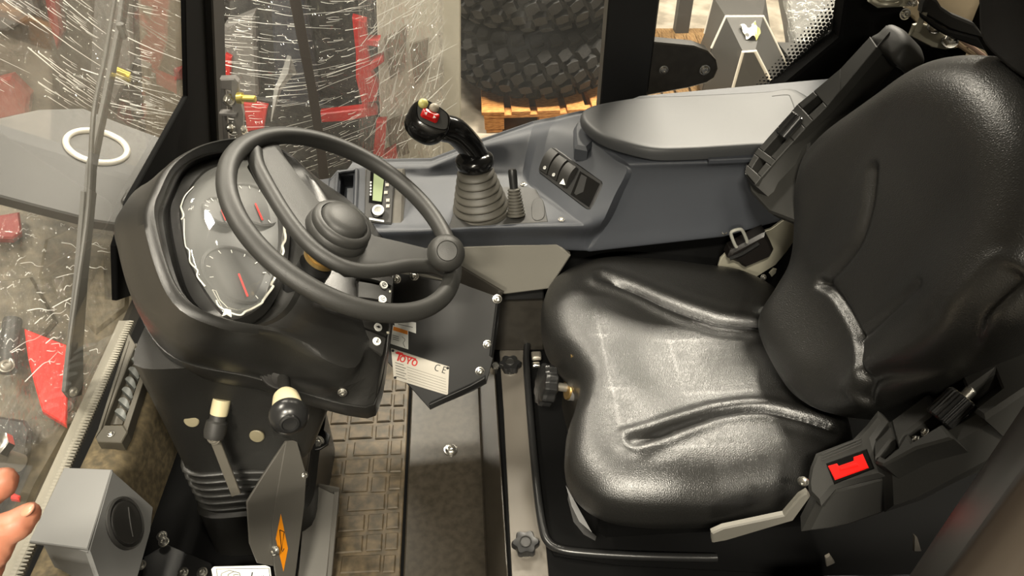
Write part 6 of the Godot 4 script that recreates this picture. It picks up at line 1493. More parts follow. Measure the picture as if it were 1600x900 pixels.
	obj("tab", Shape.new().slab([Vector3(0.5529, 0.5261, -0.5), Vector3(0.5596, 0.5192, -0.5), Vector3(0.5769, 0.4857, -0.5), Vector3(0.5659, 0.4869, -0.5)], 0.004, 0.001), "steel", t2)
	obj("tab", Shape.new().slab([Vector3(0.4649, 0.4468, -0.52), Vector3(0.4695, 0.453, -0.52), Vector3(0.4829, 0.4311, -0.52), Vector3(0.4736, 0.4218, -0.52)], 0.004, 0.001), "steel", t2)

func film_sheet(p00: Vector3, p10: Vector3, p01: Vector3, p11: Vector3, nu: int, nv: int, across: Vector2, amp: float, seed_: int) -> Shape:
	# stretch film pulled into long ridges; `across` is how many ridges cross u and v
	var n := (p10 - p00).cross(p01 - p00).normalized()
	var f := FastNoiseLite.new()
	f.noise_type = FastNoiseLite.TYPE_SIMPLEX
	f.frequency = 1.0
	f.seed = seed_
	f.fractal_octaves = 3
	f.fractal_gain = 0.55
	var w := FastNoiseLite.new()
	w.frequency = 1.0
	w.seed = seed_ + 50
	var sh := Shape.new()
	return sh.grid(nu, nv, func(u: float, v: float) -> Vector3:
		var p := p00.lerp(p10, u).lerp(p01.lerp(p11, u), v)
		var bend := w.get_noise_2d(u * 2.5, v * 2.5) * 0.35
		var x := u + bend * 0.25
		var y := v + bend * 0.35 + 0.12 * sin(u * 3.0)
		var h := 1.0 - absf(f.get_noise_2d(x * across.x, y * across.y)) * 2.0
		return p + n * (amp * h * h + amp * 1.5 * w.get_noise_2d(u * 5.0 + 9.0, v * 5.0)))

func wrapped_machine() -> void:
	# machine in stretch film on the far side
	var t := thing("wrapped_machine", "dark and red machine wrapped in clear stretch film beyond the side window", "machine", Vector3(-0.48, -1.0, -2.9))
	obj("body", Shape.new().box(Vector3(-0.485, 0.0, -3.1), Vector3(0.74, 2.0, 0.7), 0.03), "machine_dark", t)
	for q in [[Vector3(-0.6409, 0.549, -2.7), Vector3(-0.5354, 0.5468, -2.7), Vector3(-0.556, 0.0293, -2.7), Vector3(-0.4226, -0.0569, -2.7), Vector3(-0.4489, -0.2587, -2.7), Vector3(-0.6527, -0.2504, -2.7), Vector3(-0.7124, 0.0871, -2.7)], [Vector3(-0.8342, 0.3433, -2.68), Vector3(-0.7192, 0.3856, -2.68), Vector3(-0.7731, 0.0733, -2.68), Vector3(-0.8537, 0.0498, -2.68), Vector3(-0.8926, 0.103, -2.68)]]:
		obj("panel", Shape.new().slab(q, 0.05, 0.01), "machine_blue" if q[0].x > -0.65 else "machine_grey", t)
	for q in [[Vector3(-0.38, 0.3828, -2.62), Vector3(-0.334, 0.3681, -2.62), Vector3(-0.3374, 0.3043, -2.62), Vector3(-0.2931, 0.3031, -2.62), Vector3(-0.3052, 0.2754, -2.62), Vector3(-0.3403, 0.2811, -2.62), Vector3(-0.3389, 0.2192, -2.62), Vector3(-0.2909, 0.2418, -2.62), Vector3(-0.2888, 0.2201, -2.62), Vector3(-0.3384, 0.1851, -2.62), Vector3(-0.3172, 0.1296, -2.62), Vector3(-0.3335, 0.0688, -2.62), Vector3(-0.387, 0.055, -2.62), Vector3(-0.3963, 0.1622, -2.62), Vector3(-0.3841, 0.254, -2.62)], [Vector3(-0.5513, 0.0131, -2.64), Vector3(-0.3415, 0.0324, -2.64), Vector3(-0.338, 0.0003, -2.64), Vector3(-0.4611, -0.0223, -2.64), Vector3(-0.5574, -0.0243, -2.64)], [Vector3(-0.3436, -0.0182, -2.62), Vector3(-0.305, -0.0169, -2.62), Vector3(-0.3319, -0.1752, -2.62), Vector3(-0.3723, -0.1592, -2.62)], [Vector3(-0.3381, -0.1634, -2.62), Vector3(-0.283, -0.1341, -2.62), Vector3(-0.2813, -0.1917, -2.62), Vector3(-0.3279, -0.2074, -2.62)], [Vector3(-0.8287, 0.0594, -2.66), Vector3(-0.7445, 0.0356, -2.66), Vector3(-0.7776, -0.0548, -2.66), Vector3(-0.8422, -0.0635, -2.66)], [Vector3(-0.8488, 0.2472, -2.66), Vector3(-0.8294, 0.2346, -2.66), Vector3(-0.8511, 0.162, -2.66), Vector3(-0.8703, 0.1676, -2.66)]]:
		obj("red_guard", Shape.new().slab(q, 0.04, 0.004), "red_paint", t)
	obj("card_panel", Shape.new().slab([Vector3(-0.2907, 0.5351, -2.72), Vector3(0.0002, 0.5289, -2.72), Vector3(-0.0596, -0.8357, -2.72), Vector3(-0.5228, -0.8108, -2.72), Vector3(-0.4685, -0.3956, -2.72), Vector3(-0.3599, -0.281, -2.72)], 0.05, 0.005), "card", t)
	for q in [[Vector3(-0.2846, 0.2861, -2.67), Vector3(-0.1989, 0.3305, -2.67), Vector3(-0.2233, 0.1628, -2.67), Vector3(-0.2785, 0.1266, -2.67)], [Vector3(-0.196, 0.2599, -2.67), Vector3(-0.1257, 0.2817, -2.67), Vector3(-0.1503, 0.1353, -2.67), Vector3(-0.1911, 0.0982, -2.67)], [Vector3(-0.3109, -0.0443, -2.67), Vector3(-0.2448, -0.0193, -2.67), Vector3(-0.2353, -0.1891, -2.67), Vector3(-0.3089, -0.2157, -2.67)]]:
		obj("card_patch", Shape.new().slab(q, 0.01, 0.002), "card_brown", t)
	obj("panel", Shape.new().slab([Vector3(-0.8228, 0.0698, -2.69), Vector3(-0.3529, -0.0154, -2.69), Vector3(-0.39, -0.3787, -2.69), Vector3(-0.9185, -0.3557, -2.69)], 0.04, 0.01), "machine_dark", t)
	obj("strap", Shape.new().slab([Vector3(-0.5196, 0.6382, -2.42), Vector3(-0.4875, 0.6375, -2.42), Vector3(-0.5005, 0.5223, -2.42), Vector3(-0.5015, 0.356, -2.42), Vector3(-0.5026, 0.1737, -2.42), Vector3(-0.5071, 0.038, -2.42), Vector3(-0.5157, -0.1627, -2.42), Vector3(-0.5529, -0.1611, -2.42), Vector3(-0.5381, 0.0391, -2.42), Vector3(-0.533, 0.2219, -2.42), Vector3(-0.5346, 0.3999, -2.42), Vector3(-0.5357, 0.5232, -2.42)], 0.004, 0.0008), "strap", t)
	var f := film_sheet(Vector3(-0.8109, 0.6468, -2.47), Vector3(-0.0512, 0.6151, -2.52), Vector3(-1.0635, -0.5742, -2.47), Vector3(-0.1246, -0.6495, -2.5), 150, 260, Vector2(2.2, 34.0), 0.013, 3)
	obj("stretch_film", f, "film", t, 70.0).set_meta("kind", "stuff")
	f = film_sheet(Vector3(-0.3086, 0.646, -2.44), Vector3(-0.0548, 0.6215, -2.5), Vector3(-0.469, -0.5812, -2.44), Vector3(-0.1289, -0.6327, -2.48), 150, 110, Vector2(26.0, 7.0), 0.016, 8)
	obj("stretch_film", f, "film", t, 70.0).set_meta("kind", "stuff")
	f = film_sheet(Vector3(-0.0568, 0.6216, -2.5), Vector3(-0.0855, 0.3663, -3.3), Vector3(-0.1289, -0.6327, -2.48), Vector3(-0.1857, -1.3106, -3.3), 30, 120, Vector2(3.0, 20.0), 0.01, 12)
	obj("stretch_film", f, "film", t, 70.0).set_meta("kind", "stuff")
	var rng := RandomNumberGenerator.new()
	rng.seed = 21
	var cr := Shape.new()   # white strands standing in for highlights on the film ridges
	for i in 520:
		var u := rng.randf()
		var v := rng.randf()
		var a := Vector3(-0.7412, 0.5724, -2.46).lerp(Vector3(-0.0625, 0.557, -2.46), u).lerp(Vector3(-0.931, -0.1999, -2.46).lerp(Vector3(-0.1103, -0.2357, -2.46), u), v)
		var fan := -0.1 + 0.3 * sin(u * 5.0 + v * 3.0) + rng.randf_range(-0.08, 0.08) if u < 0.68 else -1.0 + rng.randf_range(-0.35, 0.6)
		var d := Vector3(cos(fan), -sin(fan), 0) * (rng.randf_range(0.006, 0.03) if i % 4 else rng.randf_range(0.03, 0.1))
		cr.tube([a - d, a + Vector3(0, rng.randf_range(-0.003, 0.003), rng.randf_range(-0.004, 0.01)), a + d], rng.randf_range(0.0005, 0.0013) * (1.0 if i % 9 else 1.8), 5, 3, 0.0003)
	obj("film_glint", cr, "glint_white", t, 60.0).set_meta("kind", "stuff")
	obj("loose_flap", Shape.new().loft([PackedVector3Array([Vector3(-0.5754, 0.3451, -2.42), Vector3(-0.605, 0.2883, -2.42), Vector3(-0.6427, 0.2255, -2.42), Vector3(-0.6775, 0.107, -2.42)]), PackedVector3Array([Vector3(-0.5593, 0.3493, -2.4), Vector3(-0.5807, 0.2904, -2.4), Vector3(-0.6189, 0.2439, -2.4), Vector3(-0.6697, 0.1177, -2.4)]), PackedVector3Array([Vector3(-0.5592, 0.2731, -2.43), Vector3(-0.5776, 0.2645, -2.43), Vector3(-0.62, 0.2197, -2.43), Vector3(-0.6786, 0.099, -2.43)])], false, false, false), "flap", t)
	# second wrapped machine, ahead of the windscreen
	t = thing("wrapped_machine", "red and grey machine wrapped in streaked stretch film ahead of the windscreen", "machine", Vector3(-1.75, -1.0, -2.9))
	obj("body", Shape.new().box(Vector3(-1.75, 0.0, -3.05), Vector3(1.65, 2.0, 0.7), 0.03), "machine_brown", t)
	for q in [[Vector3(-1.3682, 0.5776, -2.66), Vector3(-1.3242, 0.5766, -2.66), Vector3(-1.3754, 0.3433, -2.66), Vector3(-1.4226, 0.2756, -2.66), Vector3(-1.4134, 0.3668, -2.66)], [Vector3(-1.8037, 0.1426, -2.66), Vector3(-1.6164, 0.1859, -2.66), Vector3(-1.5804, 0.1103, -2.66), Vector3(-1.6459, -0.0177, -2.66), Vector3(-1.7368, -0.0686, -2.66), Vector3(-1.8914, -0.0492, -2.66)], [Vector3(-1.0472, 0.1927, -2.66), Vector3(-1.0133, 0.2014, -2.66), Vector3(-1.0268, 0.1526, -2.66), Vector3(-1.0553, 0.1485, -2.66)]]:
		obj("red_panel", Shape.new().slab(q, 0.04, 0.01), "hazed_red", t)
	for q in [[Vector3(-1.188, 0.5705, -2.67), Vector3(-1.0763, 0.5681, -2.67), Vector3(-1.182, 0.2164, -2.67), Vector3(-1.3153, 0.0315, -2.67), Vector3(-1.349, 0.1727, -2.67)], [Vector3(-1.6086, 0.5794, -2.67), Vector3(-1.4094, 0.5752, -2.67), Vector3(-1.4352, 0.4077, -2.67), Vector3(-1.5671, 0.3443, -2.67), Vector3(-1.7042, 0.3704, -2.67)]]:
		obj("grey_panel", Shape.new().slab(q, 0.04, 0.01), "machine_grey", t)
	obj("card_panel", Shape.new().slab([Vector3(-1.066, 0.5646, -2.68), Vector3(-0.8853, 0.5608, -2.68), Vector3(-1.1448, -0.4021, -2.68), Vector3(-1.2974, -0.3952, -2.68), Vector3(-1.2017, 0.0616, -2.68)], 0.04, 0.01), "card_brown", t)
	f = film_sheet(Vector3(-1.5531, 0.6525, -2.5), Vector3(-0.8015, 0.637, -2.5), Vector3(-1.9877, -0.2674, -2.5), Vector3(-1.0519, -0.3104, -2.5), 220, 200, Vector2(16.0, 16.0), 0.014, 17)
	obj("stretch_film", f, "film", t, 70.0).set_meta("kind", "stuff")
	cr = Shape.new()  # clusters of white strands drawn as glints on this film
	for c in 26:
		var u0 := rng.randf()
		var v0 := rng.randf()
		for i in 9:
			var u := clampf(u0 + rng.randf_range(-0.09, 0.09), 0.0, 1.0)
			var v := clampf(v0 + rng.randf_range(-0.09, 0.09), 0.0, 1.0)
			var a := Vector3(-1.4603, 0.5696, -2.46).lerp(Vector3(-0.8621, 0.5557, -2.46), u).lerp(Vector3(-1.7024, 0.0215, -2.46).lerp(Vector3(-1.0177, -0.0049, -2.46), u), v)
			var fan := 0.8 + rng.randf_range(-0.12, 0.12) if u0 < 0.62 else 0.3 + rng.randf_range(-0.2, 0.3)
			var d := Vector3(cos(fan), -sin(fan), 0) * (rng.randf_range(0.006, 0.03) if i > 0 else rng.randf_range(0.04, 0.17))
			cr.tube([a - d, a + d.cross(Vector3.BACK) * 0.06, a + d], rng.randf_range(0.0007, 0.0016) * (1.5 if i == 0 else 1.0), 5, 3, 0.0003)
	obj("film_glint", cr, "glint_white", t, 60.0).set_meta("kind", "stuff")
	obj("yellow_stud", Shape.new().tube([Vector3(-1.1397, 0.318, -2.42), Vector3(-1.094, 0.29, -2.42)], 0.011, 10, 1), "yellow_zinc", t)

func front_outside() -> void:
	# front frame of this machine, seen through the windscreen
	var t := thing("front_frame", "grey steel front frame with a ringed plate standing in for a windscreen reflection", "frame", Vector3(-1.2, -0.3, -1.4))
	var hn := Vector3(0.5, 0.85, 0.15).normalized()
	obj("reflected_plate", Shape.new().slab([Vector3(-1.1607, 0.5385, -1.6525), Vector3(-1.0576, 0.5026, -1.7927), Vector3(-0.9831, 0.4699, -1.856), Vector3(-0.9024, 0.4226, -1.8566), Vector3(-0.8112, 0.37, -1.8628), Vector3(-0.792, 0.3253, -1.6731), Vector3(-0.7919, 0.3036, -1.5509), Vector3(-0.8807, 0.3506, -1.5212), Vector3(-0.9835, 0.4083, -1.5055), Vector3(-1.1118, 0.4808, -1.4882)], 0.03, 0.004, hn), "frame_grey", t)  # plate and ring stand in for a reflection in the windscreen glass
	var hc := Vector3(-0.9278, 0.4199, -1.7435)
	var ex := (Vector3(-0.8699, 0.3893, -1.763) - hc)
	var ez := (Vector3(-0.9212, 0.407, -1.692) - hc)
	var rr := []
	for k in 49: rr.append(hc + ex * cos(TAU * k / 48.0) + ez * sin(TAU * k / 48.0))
	obj("reflected_rim", Shape.new().tube(rr, 0.008, 12, 1), "rim_bright", t, 60.0)
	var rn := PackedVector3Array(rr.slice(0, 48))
	obj("hole", Shape.new().loft([scaled_ring(rn, 0.96, hn * 0.002), scaled_ring(rn, 0.9, -hn * 0.004), scaled_ring(rn, 0.4, -hn * 0.008)], false, true), "rubber", t, 60.0)  # shade inside the ring is put into this dark colour
	obj("hood", Shape.new().slab([Vector3(-1.3112, 0.3279, -1.7027), Vector3(-1.1246, 0.2596, -1.7179), Vector3(-0.9942, 0.2069, -1.711), Vector3(-0.9, 0.1732, -1.7216), Vector3(-0.8438, 0.1223, -1.6171), Vector3(-0.8408, 0.0594, -1.3947), Vector3(-0.9039, 0.0518, -1.279), Vector3(-0.959, 0.0042, -1.0304), Vector3(-0.9805, -0.0381, -0.8483), Vector3(-1.0306, -0.0518, -0.7287)], 0.04, 0.01, Vector3(0.3, 0.9, 0.2)), "hood_grey", t)
	for q in [[Vector3(-1.0849, 0.2296, -1.6258), Vector3(-1.0291, 0.2253, -1.6883), Vector3(-0.9048, 0.1759, -1.6844), Vector3(-0.8741, 0.1083, -1.4843), Vector3(-0.9257, 0.1047, -1.3993), Vector3(-0.9907, 0.1447, -1.4522), Vector3(-1.073, 0.1954, -1.5193)], [Vector3(-1.1877, 0.2272, -1.4653), Vector3(-1.0842, 0.2005, -1.5139), Vector3(-1.007, 0.1418, -1.4108), Vector3(-1.0446, 0.1259, -1.3009), Vector3(-1.1059, 0.1369, -1.2546)]]:
		obj("cover", Shape.new().slab(q, 0.02, 0.008, Vector3(0.3, 0.9, 0.2)), "hood_grey", t)
	obj("red_plate", Shape.new().slab([Vector3(-1.0433, 0.1798, -1.3452), Vector3(-0.9504, 0.1379, -1.3245), Vector3(-0.9323, 0.1055, -1.2329), Vector3(-0.914, 0.0726, -1.1404), Vector3(-0.965, 0.0989, -1.1637), Vector3(-0.9928, 0.1252, -1.2192), Vector3(-1.0186, 0.1508, -1.2754)], 0.02, 0.003), "red_plate", t)
	obj("fender", Shape.new().slab([Vector3(-1.1036, 0.1451, -1.1359), Vector3(-0.9895, 0.1014, -1.1381), Vector3(-0.9733, 0.0899, -1.1197), Vector3(-0.9667, 0.0721, -1.0647), Vector3(-0.9765, 0.0567, -0.9956), Vector3(-1.0142, 0.0221, -0.8181)], 0.03, 0.008), "frame_grey", t)
	obj("pin", Shape.new().lathe([Vector2(0.02, -0.02), Vector2(0.02, 0.06), Vector2(0.03, 0.062), Vector2(0.03, 0.075), Vector2(0.02, 0.08)], Transform3D(S.along(Vector3(-0.35, 0.9, 0.3)), Vector3(-0.9863, 0.0841, -1.0407)), 20), "steel", t)
	obj("hex_nut", Shape.new().lathe([Vector2(0.026, 0), Vector2(0.026, 0.018), Vector2(0.02, 0.022), Vector2(0.012, 0.022)], Transform3D(S.along(Vector3(-0.2, 0.95, 0.3)), Vector3(-0.9843, 0.1284, -1.0433)), 6), "zinc", t)
	for q in [Vector3(-1.0471, 0.1636, -1.2416), Vector3(-0.9354, 0.0732, -1.1925), Vector3(-0.9282, 0.0551, -1.1773)]: bolt(t, q, Vector3(0.3, 0.9, 0.2), 0.013, "steel")
	obj("tube", Shape.new().tube([Vector3(-1.0752, 0.1873, -1.3674), Vector3(-1.0664, 0.1663, -1.304), Vector3(-1.0534, 0.1446, -1.2441)], 0.02, 12, 4), "frame_grey", t)
	obj("red_guard", Shape.new().slab([Vector3(-1.2043, 0.3065, -1.6158), Vector3(-1.136, 0.2919, -1.6589), Vector3(-1.1165, 0.2688, -1.6028), Vector3(-1.1292, 0.2672, -1.5795), Vector3(-1.19, 0.2864, -1.5635)], 0.02, 0.004), "hazed_red", t)
	obj("red_lug", Shape.new().slab([Vector3(-0.9761, 0.0537, -0.9852), Vector3(-0.9593, 0.0457, -0.9801), Vector3(-0.9595, 0.0437, -0.9723), Vector3(-0.975, 0.0497, -0.9724)], 0.02, 0.004), "red_plate", t)
	var f := film_sheet(Vector3(-1.2622, 0.3687, -1.639), Vector3(-0.8457, 0.2251, -1.705), Vector3(-1.0549, 0.0883, -0.9197), Vector3(-0.8814, 0.0897, -1.1678), 150, 150, Vector2(9.0, 13.0), 0.009, 31)
	obj("stretch_film", f, "film", t, 70.0).set_meta("kind", "stuff")
	var rng := RandomNumberGenerator.new()
	rng.seed = 77
	var cr := Shape.new()  # short white strands painted in as film highlights
	for i in 70:
		var a := Vector3(-1.1581, 0.3505, -1.6593).lerp(Vector3(-0.9037, 0.2598, -1.689), rng.randf()).lerp(Vector3(-1.0482, 0.191, -1.239).lerp(Vector3(-0.8629, 0.1139, -1.2209), rng.randf()), rng.randf())
		var fan := rng.randf_range(-0.6, 1.2)
		var d := (Vector3(cos(fan), 0, -sin(fan)) * rng.randf_range(0.004, 0.018)) if i % 6 else (Vector3(cos(fan), 0, -sin(fan)) * rng.randf_range(0.02, 0.05))
		cr.tube([a - d, a + Vector3(rng.randf_range(-0.006, 0.006), 0.004, rng.randf_range(-0.006, 0.006)), a + d * 0.4 + Vector3(0.004, 0.003, 0.006), a + d], rng.randf_range(0.0005, 0.0014), 5, 3, 0.0003)
	obj("film_glint", cr, "glint_white", t, 60.0).set_meta("kind", "stuff")
	# wiper on the outside of the windscreen
	var w := thing("windscreen_wiper", "grey windscreen wiper arm and blade upright on the outside of the glass", "wiper", Vector3(-0.7096, 0.4004, -0.9554))
	obj("arm", Shape.new().slab([Vector3(-0.7055, 0.4193, -0.9208), Vector3(-0.6992, 0.4478, -0.9416), Vector3(-0.6843, 0.5154, -0.9966), Vector3(-0.6691, 0.5847, -1.0491), Vector3(-0.6536, 0.6551, -1.0988), Vector3(-0.6458, 0.6907, -1.1222), Vector3(-0.6524, 0.6605, -1.1674), Vector3(-0.6641, 0.6072, -1.1273), Vector3(-0.6799, 0.5357, -1.0733), Vector3(-0.7012, 0.4386, -1.0121), Vector3(-0.7166, 0.3687, -0.9841), Vector3(-0.7196, 0.3549, -0.9688), Vector3(-0.712, 0.3896, -0.9324)], 0.008, 0.002, Vector3(1, 0, 0.3)), "wiper_grey", w)
	obj("upper_arm", Shape.new().slab([Vector3(-0.6483, 0.6791, -1.1299), Vector3(-0.6397, 0.7184, -1.1578), Vector3(-0.6251, 0.7848, -1.2573), Vector3(-0.6064, 0.8698, -1.3671), Vector3(-0.5908, 0.9405, -1.4346), Vector3(-0.5933, 0.929, -1.4682), Vector3(-0.6087, 0.8593, -1.3924), Vector3(-0.6285, 0.7693, -1.2753), Vector3(-0.6443, 0.6972, -1.1815), Vector3(-0.6528, 0.6587, -1.1602)], 0.008, 0.002, Vector3(1, 0, 0.3)), "wiper_grey", w)
	obj("blade", Shape.new().tube([Vector3(-0.6829, 0.4988, -0.9517), Vector3(-0.6658, 0.5764, -1.0251), Vector3(-0.6448, 0.6717, -1.112), Vector3(-0.6169, 0.7984, -1.1862), Vector3(-0.603, 0.8616, -1.2668), Vector3(-0.5829, 0.9532, -1.3661)], 0.004, 8, 4), "wiper_grey", w)
	obj("joint", Shape.new().box(Vector3(-0.6053, 0.8652, -1.3696), Vector3(0.012, 0.03, 0.012), 0.003), "wiper_grey", w)
	bolt(w, Vector3(-0.6956, 0.4178, -0.9214), Vector3(1, 0.1, 0.3), 0.007)

func extruded(ring: Array, d: Vector3) -> Shape:
	var a := PackedVector3Array(ring)
	var b := PackedVector3Array()
	for p in a: b.append(p + d)
	return Shape.new().loft([a, b])

func tyres_and_pallets() -> void:
	var c := Vector3(0.47, 0, -4.88)
	var R := 0.63
	var H := 0.43
	var prof := func(h: float) -> float: return R - 0.045 - 0.15 * pow(absf(h) / (H / 2), 2.8)
	var blk := Shape.new()
	var ring := func(k: float, d: float) -> PackedVector3Array:
		var r := PackedVector3Array()
		for q in [[-0.038, -0.026], [0.0, -0.034], [0.038, -0.026], [0.038, 0.026], [0.006, 0.034], [-0.038, 0.026]]: r.append(Vector3(q[0] * k, q[1] * k, d))
		return r
	blk.loft([ring.call(1.08, -0.02), ring.call(1.0, 0.034), ring.call(0.95, 0.039)])
	shared["tread"] = blk.mesh(Vector3.ZERO, 25.0)
	var body := Shape.new()
	var pts := []
	for i in 17:
		var h := H * (i / 16.0 - 0.5)
		pts.append(Vector2(prof.call(h), h))
	pts.insert(0, Vector2(0.36, -H / 2 + 0.01))
	pts.append(Vector2(0.36, H / 2 - 0.01))
	body.lathe(pts, Transform3D(), 72)
	shared["tyre"] = body.mesh(Vector3.ZERO, 50.0)
	for k in 2:
		var base := c + Vector3(0.0 if k == 0 else -0.02, -0.856 + H * k, 0)
		var t := thing("tyre", "large block-tread tyre lying flat on the wooden pallet, lower of the two" if k == 0 else "large block-tread tyre lying flat on top of another tyre, upper of the two", "tyre", base, "stacked tyres")
		var mid := base + Vector3(0, H / 2, 0)
		copy_of("carcass", "tyre", "tyre_rubber", t, Transform3D(Basis(), mid))
		var rows := 6
		for r in rows:
			var h := H * 0.88 * ((r + 0.5) / rows - 0.5)
			for j in 30:
				var a := TAU * (j + r * 0.38 + 0.2 * k) / 30.0
				var rr: float = prof.call(h)
				var slope: float = (prof.call(h + 0.01) - prof.call(h - 0.01)) / 0.02
				var e := Vector3(cos(a), 0, sin(a))
				var nn := (e - Vector3.UP * slope).normalized()
				var x := Vector3(-sin(a), 0, cos(a))
				var y := nn.cross(x).normalized()
				var tw := 0.5 if r % 2 == 0 else 0.25
				copy_of("tread_block", "tread", "tyre_rubber", t, Transform3D(Basis(x, y, nn).rotated(nn, tw), mid + e * rr + Vector3.UP * h))
	# pallet
	var p := thing("pallet", "light wooden pallet under the stack of tyres", "pallet", Vector3(0.5, -1.0, -4.85))
	var z0 := -4.225
	for i in 5:
		obj("top_board", Shape.new().box(Vector3(0.17 + 0.165 * i, -0.867, z0 - 0.6), Vector3(0.14 if i % 2 == 0 else 0.115, 0.022, 1.2), 0.003, Basis(Vector3.UP, 0.01 * (i - 2))), "wood", p)
	for k in 3:
		var z: float = z0 - [0.05, 0.6, 1.15][k]
		obj("cross_board", Shape.new().box(Vector3(0.5, -0.889, z), Vector3(0.8, 0.022, 0.1), 0.003), "wood", p)
		for i in 3:
			obj("block", Shape.new().box(Vector3(0.165 + 0.335 * i, -0.939, z), Vector3(0.12, 0.078, 0.1), 0.004), "wood", p)
	for i in 3: obj("skid", Shape.new().box(Vector3(0.165 + 0.335 * i, -0.989, z0 - 0.6), Vector3(0.1, 0.02, 1.2), 0.003), "wood", p)
	# wooden floor boards further right
	p = thing("board_stack", "brown wooden boards lying on the floor beyond the hinge arm", "boards", Vector3(1.5905, -0.9, -4.7012))
	for i in 7:
		var a: Vector3 = Vector3(1.1117, -0.9, -4.4588).lerp(Vector3(1.7267, -0.9, -4.419), i / 6.0)
		var b: Vector3 = Vector3(1.4161, -0.9, -5.3113).lerp(Vector3(1.8434, -0.9, -5.2836), i / 6.0)
		var m := a.lerp(b, 0.45)
		obj("board", Shape.new().box(m, Vector3(0.125, 0.03, 1.3), 0.004, Basis(Vector3.UP, -0.1)), "wood_floor", p)
	for s in [-0.55, 0.55]: obj("bearer", Shape.new().box(Vector3(1.5611, -0.95, -4.905) + Vector3(0, 0, s), Vector3(0.8, 0.085, 0.1), 0.004, Basis(Vector3.UP, -0.1)), "wood_floor", p)
	# steel leg
	p = thing("rack_leg", "dark grey steel upright standing on the pale floor beyond the post", "post", Vector3(1.5868, -1, -5.4177))
	obj("upright", Shape.new().box(Vector3(1.5963, -1, -5.4171) + Vector3(0, 0.6, 0), Vector3(0.1, 1.2, 0.08), 0.005), "crate_grey", p)
	# dark steel troughs with white edges
	var wide: Array = [Vector3(1.4261, -0.7779, -4.2), Vector3(1.4364, -0.4735, -4.2), Vector3(1.4854, -0.2895, -4.2), Vector3(1.7007, -0.2951, -4.2), Vector3(1.9041, -0.5862, -4.2), Vector3(2.0026, -0.797, -4.2)]
	var slim: Array = [Vector3(1.4729, -0.608, -3.85), Vector3(1.4794, -0.4555, -3.85), Vector3(1.4922, -0.3423, -3.85), Vector3(1.5583, -0.3406, -3.85), Vector3(1.6445, -0.4605, -3.85), Vector3(1.747, -0.6093, -3.85)]
	var rear: Array = [Vector3(1.5396, -0.8083, -4.8), Vector3(1.5769, -0.6414, -4.8), Vector3(1.5954, -0.4071, -4.8), Vector3(1.933, -0.4153, -4.8), Vector3(2.0368, -0.6889, -4.8), Vector3(2.0763, -0.8241, -4.8)]
	var b := thing("steel_trough", "dark grey steel trough tapering to the front under the crumpled paper label", "trough", Vector3(slim[0].x, -1.0, slim[0].z))
	obj("shell", Shape.new().loft([PackedVector3Array(wide), PackedVector3Array(slim)]), "crate_grey", b, 20.0)
	obj("white_edge", Shape.new().tube([slim[0], slim[2], slim[3], slim[5]], 0.009, 8, 1), "edge_white", b)
	obj("white_edge", Shape.new().tube([wide[1], wide[2], wide[3], wide[4]], 0.009, 8, 1), "edge_white", b)
	b = thing("steel_trough", "wide dark grey steel trough with a white rim behind the tapering one", "trough", Vector3(rear[0].x, -1.0, -4.5))
	obj("shell", Shape.new().loft([PackedVector3Array(wide.map(func(p): return p + Vector3(0, 0, -0.01))), PackedVector3Array(rear)]), "crate_grey", b, 20.0)
	obj("white_edge", Shape.new().tube([rear[1], rear[2]], 0.009, 8, 1), "edge_white", b)
	var b2 := thing("paper_label", "crumpled white and yellow paper label lying on the tapering steel trough", "paper", Vector3(1.5822, -0.3145, -4.0396))
	var pn := normal_of([Vector3(1.4854, -0.2895, -4.2), Vector3(1.7007, -0.2951, -4.2), Vector3(1.5231, -0.3396, -3.85)])
	obj("sheet", Shape.new().grid(10, 10, func(u: float, v: float) -> Vector3: return Vector3(1.5299, -0.2949, -4.0835).lerp(Vector3(1.6321, -0.2919, -4.1234), u).lerp(Vector3(1.5347, -0.3132, -3.9538).lerp(Vector3(1.5989, -0.3149, -3.9536), u), v) + pn * (0.012 * sin(u * 7.0 + v * 4.0) + 0.009 * sin(v * 9.0 - u * 3.0))), "paper", b2)
	obj("yellow_part", Shape.new().grid(4, 6, func(u: float, v: float) -> Vector3: return Vector3(1.6144, -0.2903, -4.1026).lerp(Vector3(1.6363, -0.2928, -4.0893), u).lerp(Vector3(1.5872, -0.3124, -3.9402).lerp(Vector3(1.6212, -0.307, -3.9848), u), v) + pn * (0.012 * sin(u * 5.0 + v * 4.0))), "button_yellow", b2)
	# shiny wrapped load
	var wl := thing("wrapped_load", "pale load wrapped in glittering stretch film at the rear edge of the window", "load", Vector3(2.0, -1.0, -4.6))
	obj("load", extruded([Vector3(2.1551, -0.3292, -5.2), Vector3(2.0983, -0.4873, -4.72), Vector3(2.0313, -0.6117, -4.3), Vector3(2.7208, -0.6405, -4.3), Vector3(3.037, -0.3479, -5.2)], Vector3(0, -0.12, -0.1)), "load_white", wl, 20.0)
	var f := film_sheet(Vector3(2.0964, -0.2952, -5.1), Vector3(2.9786, -0.3139, -5.1), Vector3(1.9882, -0.587, -4.24), Vector3(2.6716, -0.6062, -4.22), 110, 110, Vector2(11.0, 11.0), 0.03, 41)
	obj("stretch_film", f, "film", wl, 70.0).set_meta("kind", "stuff")
	f = film_sheet(Vector3(2.1199, -0.3285, -5.2), Vector3(2.1396, -0.2961, -5.1), Vector3(2.0085, -0.6423, -4.35), Vector3(2.0355, -0.6283, -4.3), 40, 120, Vector2(5.0, 14.0), 0.015, 43)
	obj("stretch_film", f, "film", wl, 70.0).set_meta("kind", "stuff")
	var lr := RandomNumberGenerator.new()
	lr.seed = 5
	var lc := Shape.new()  # white strands that imitate the glitter of light on the film
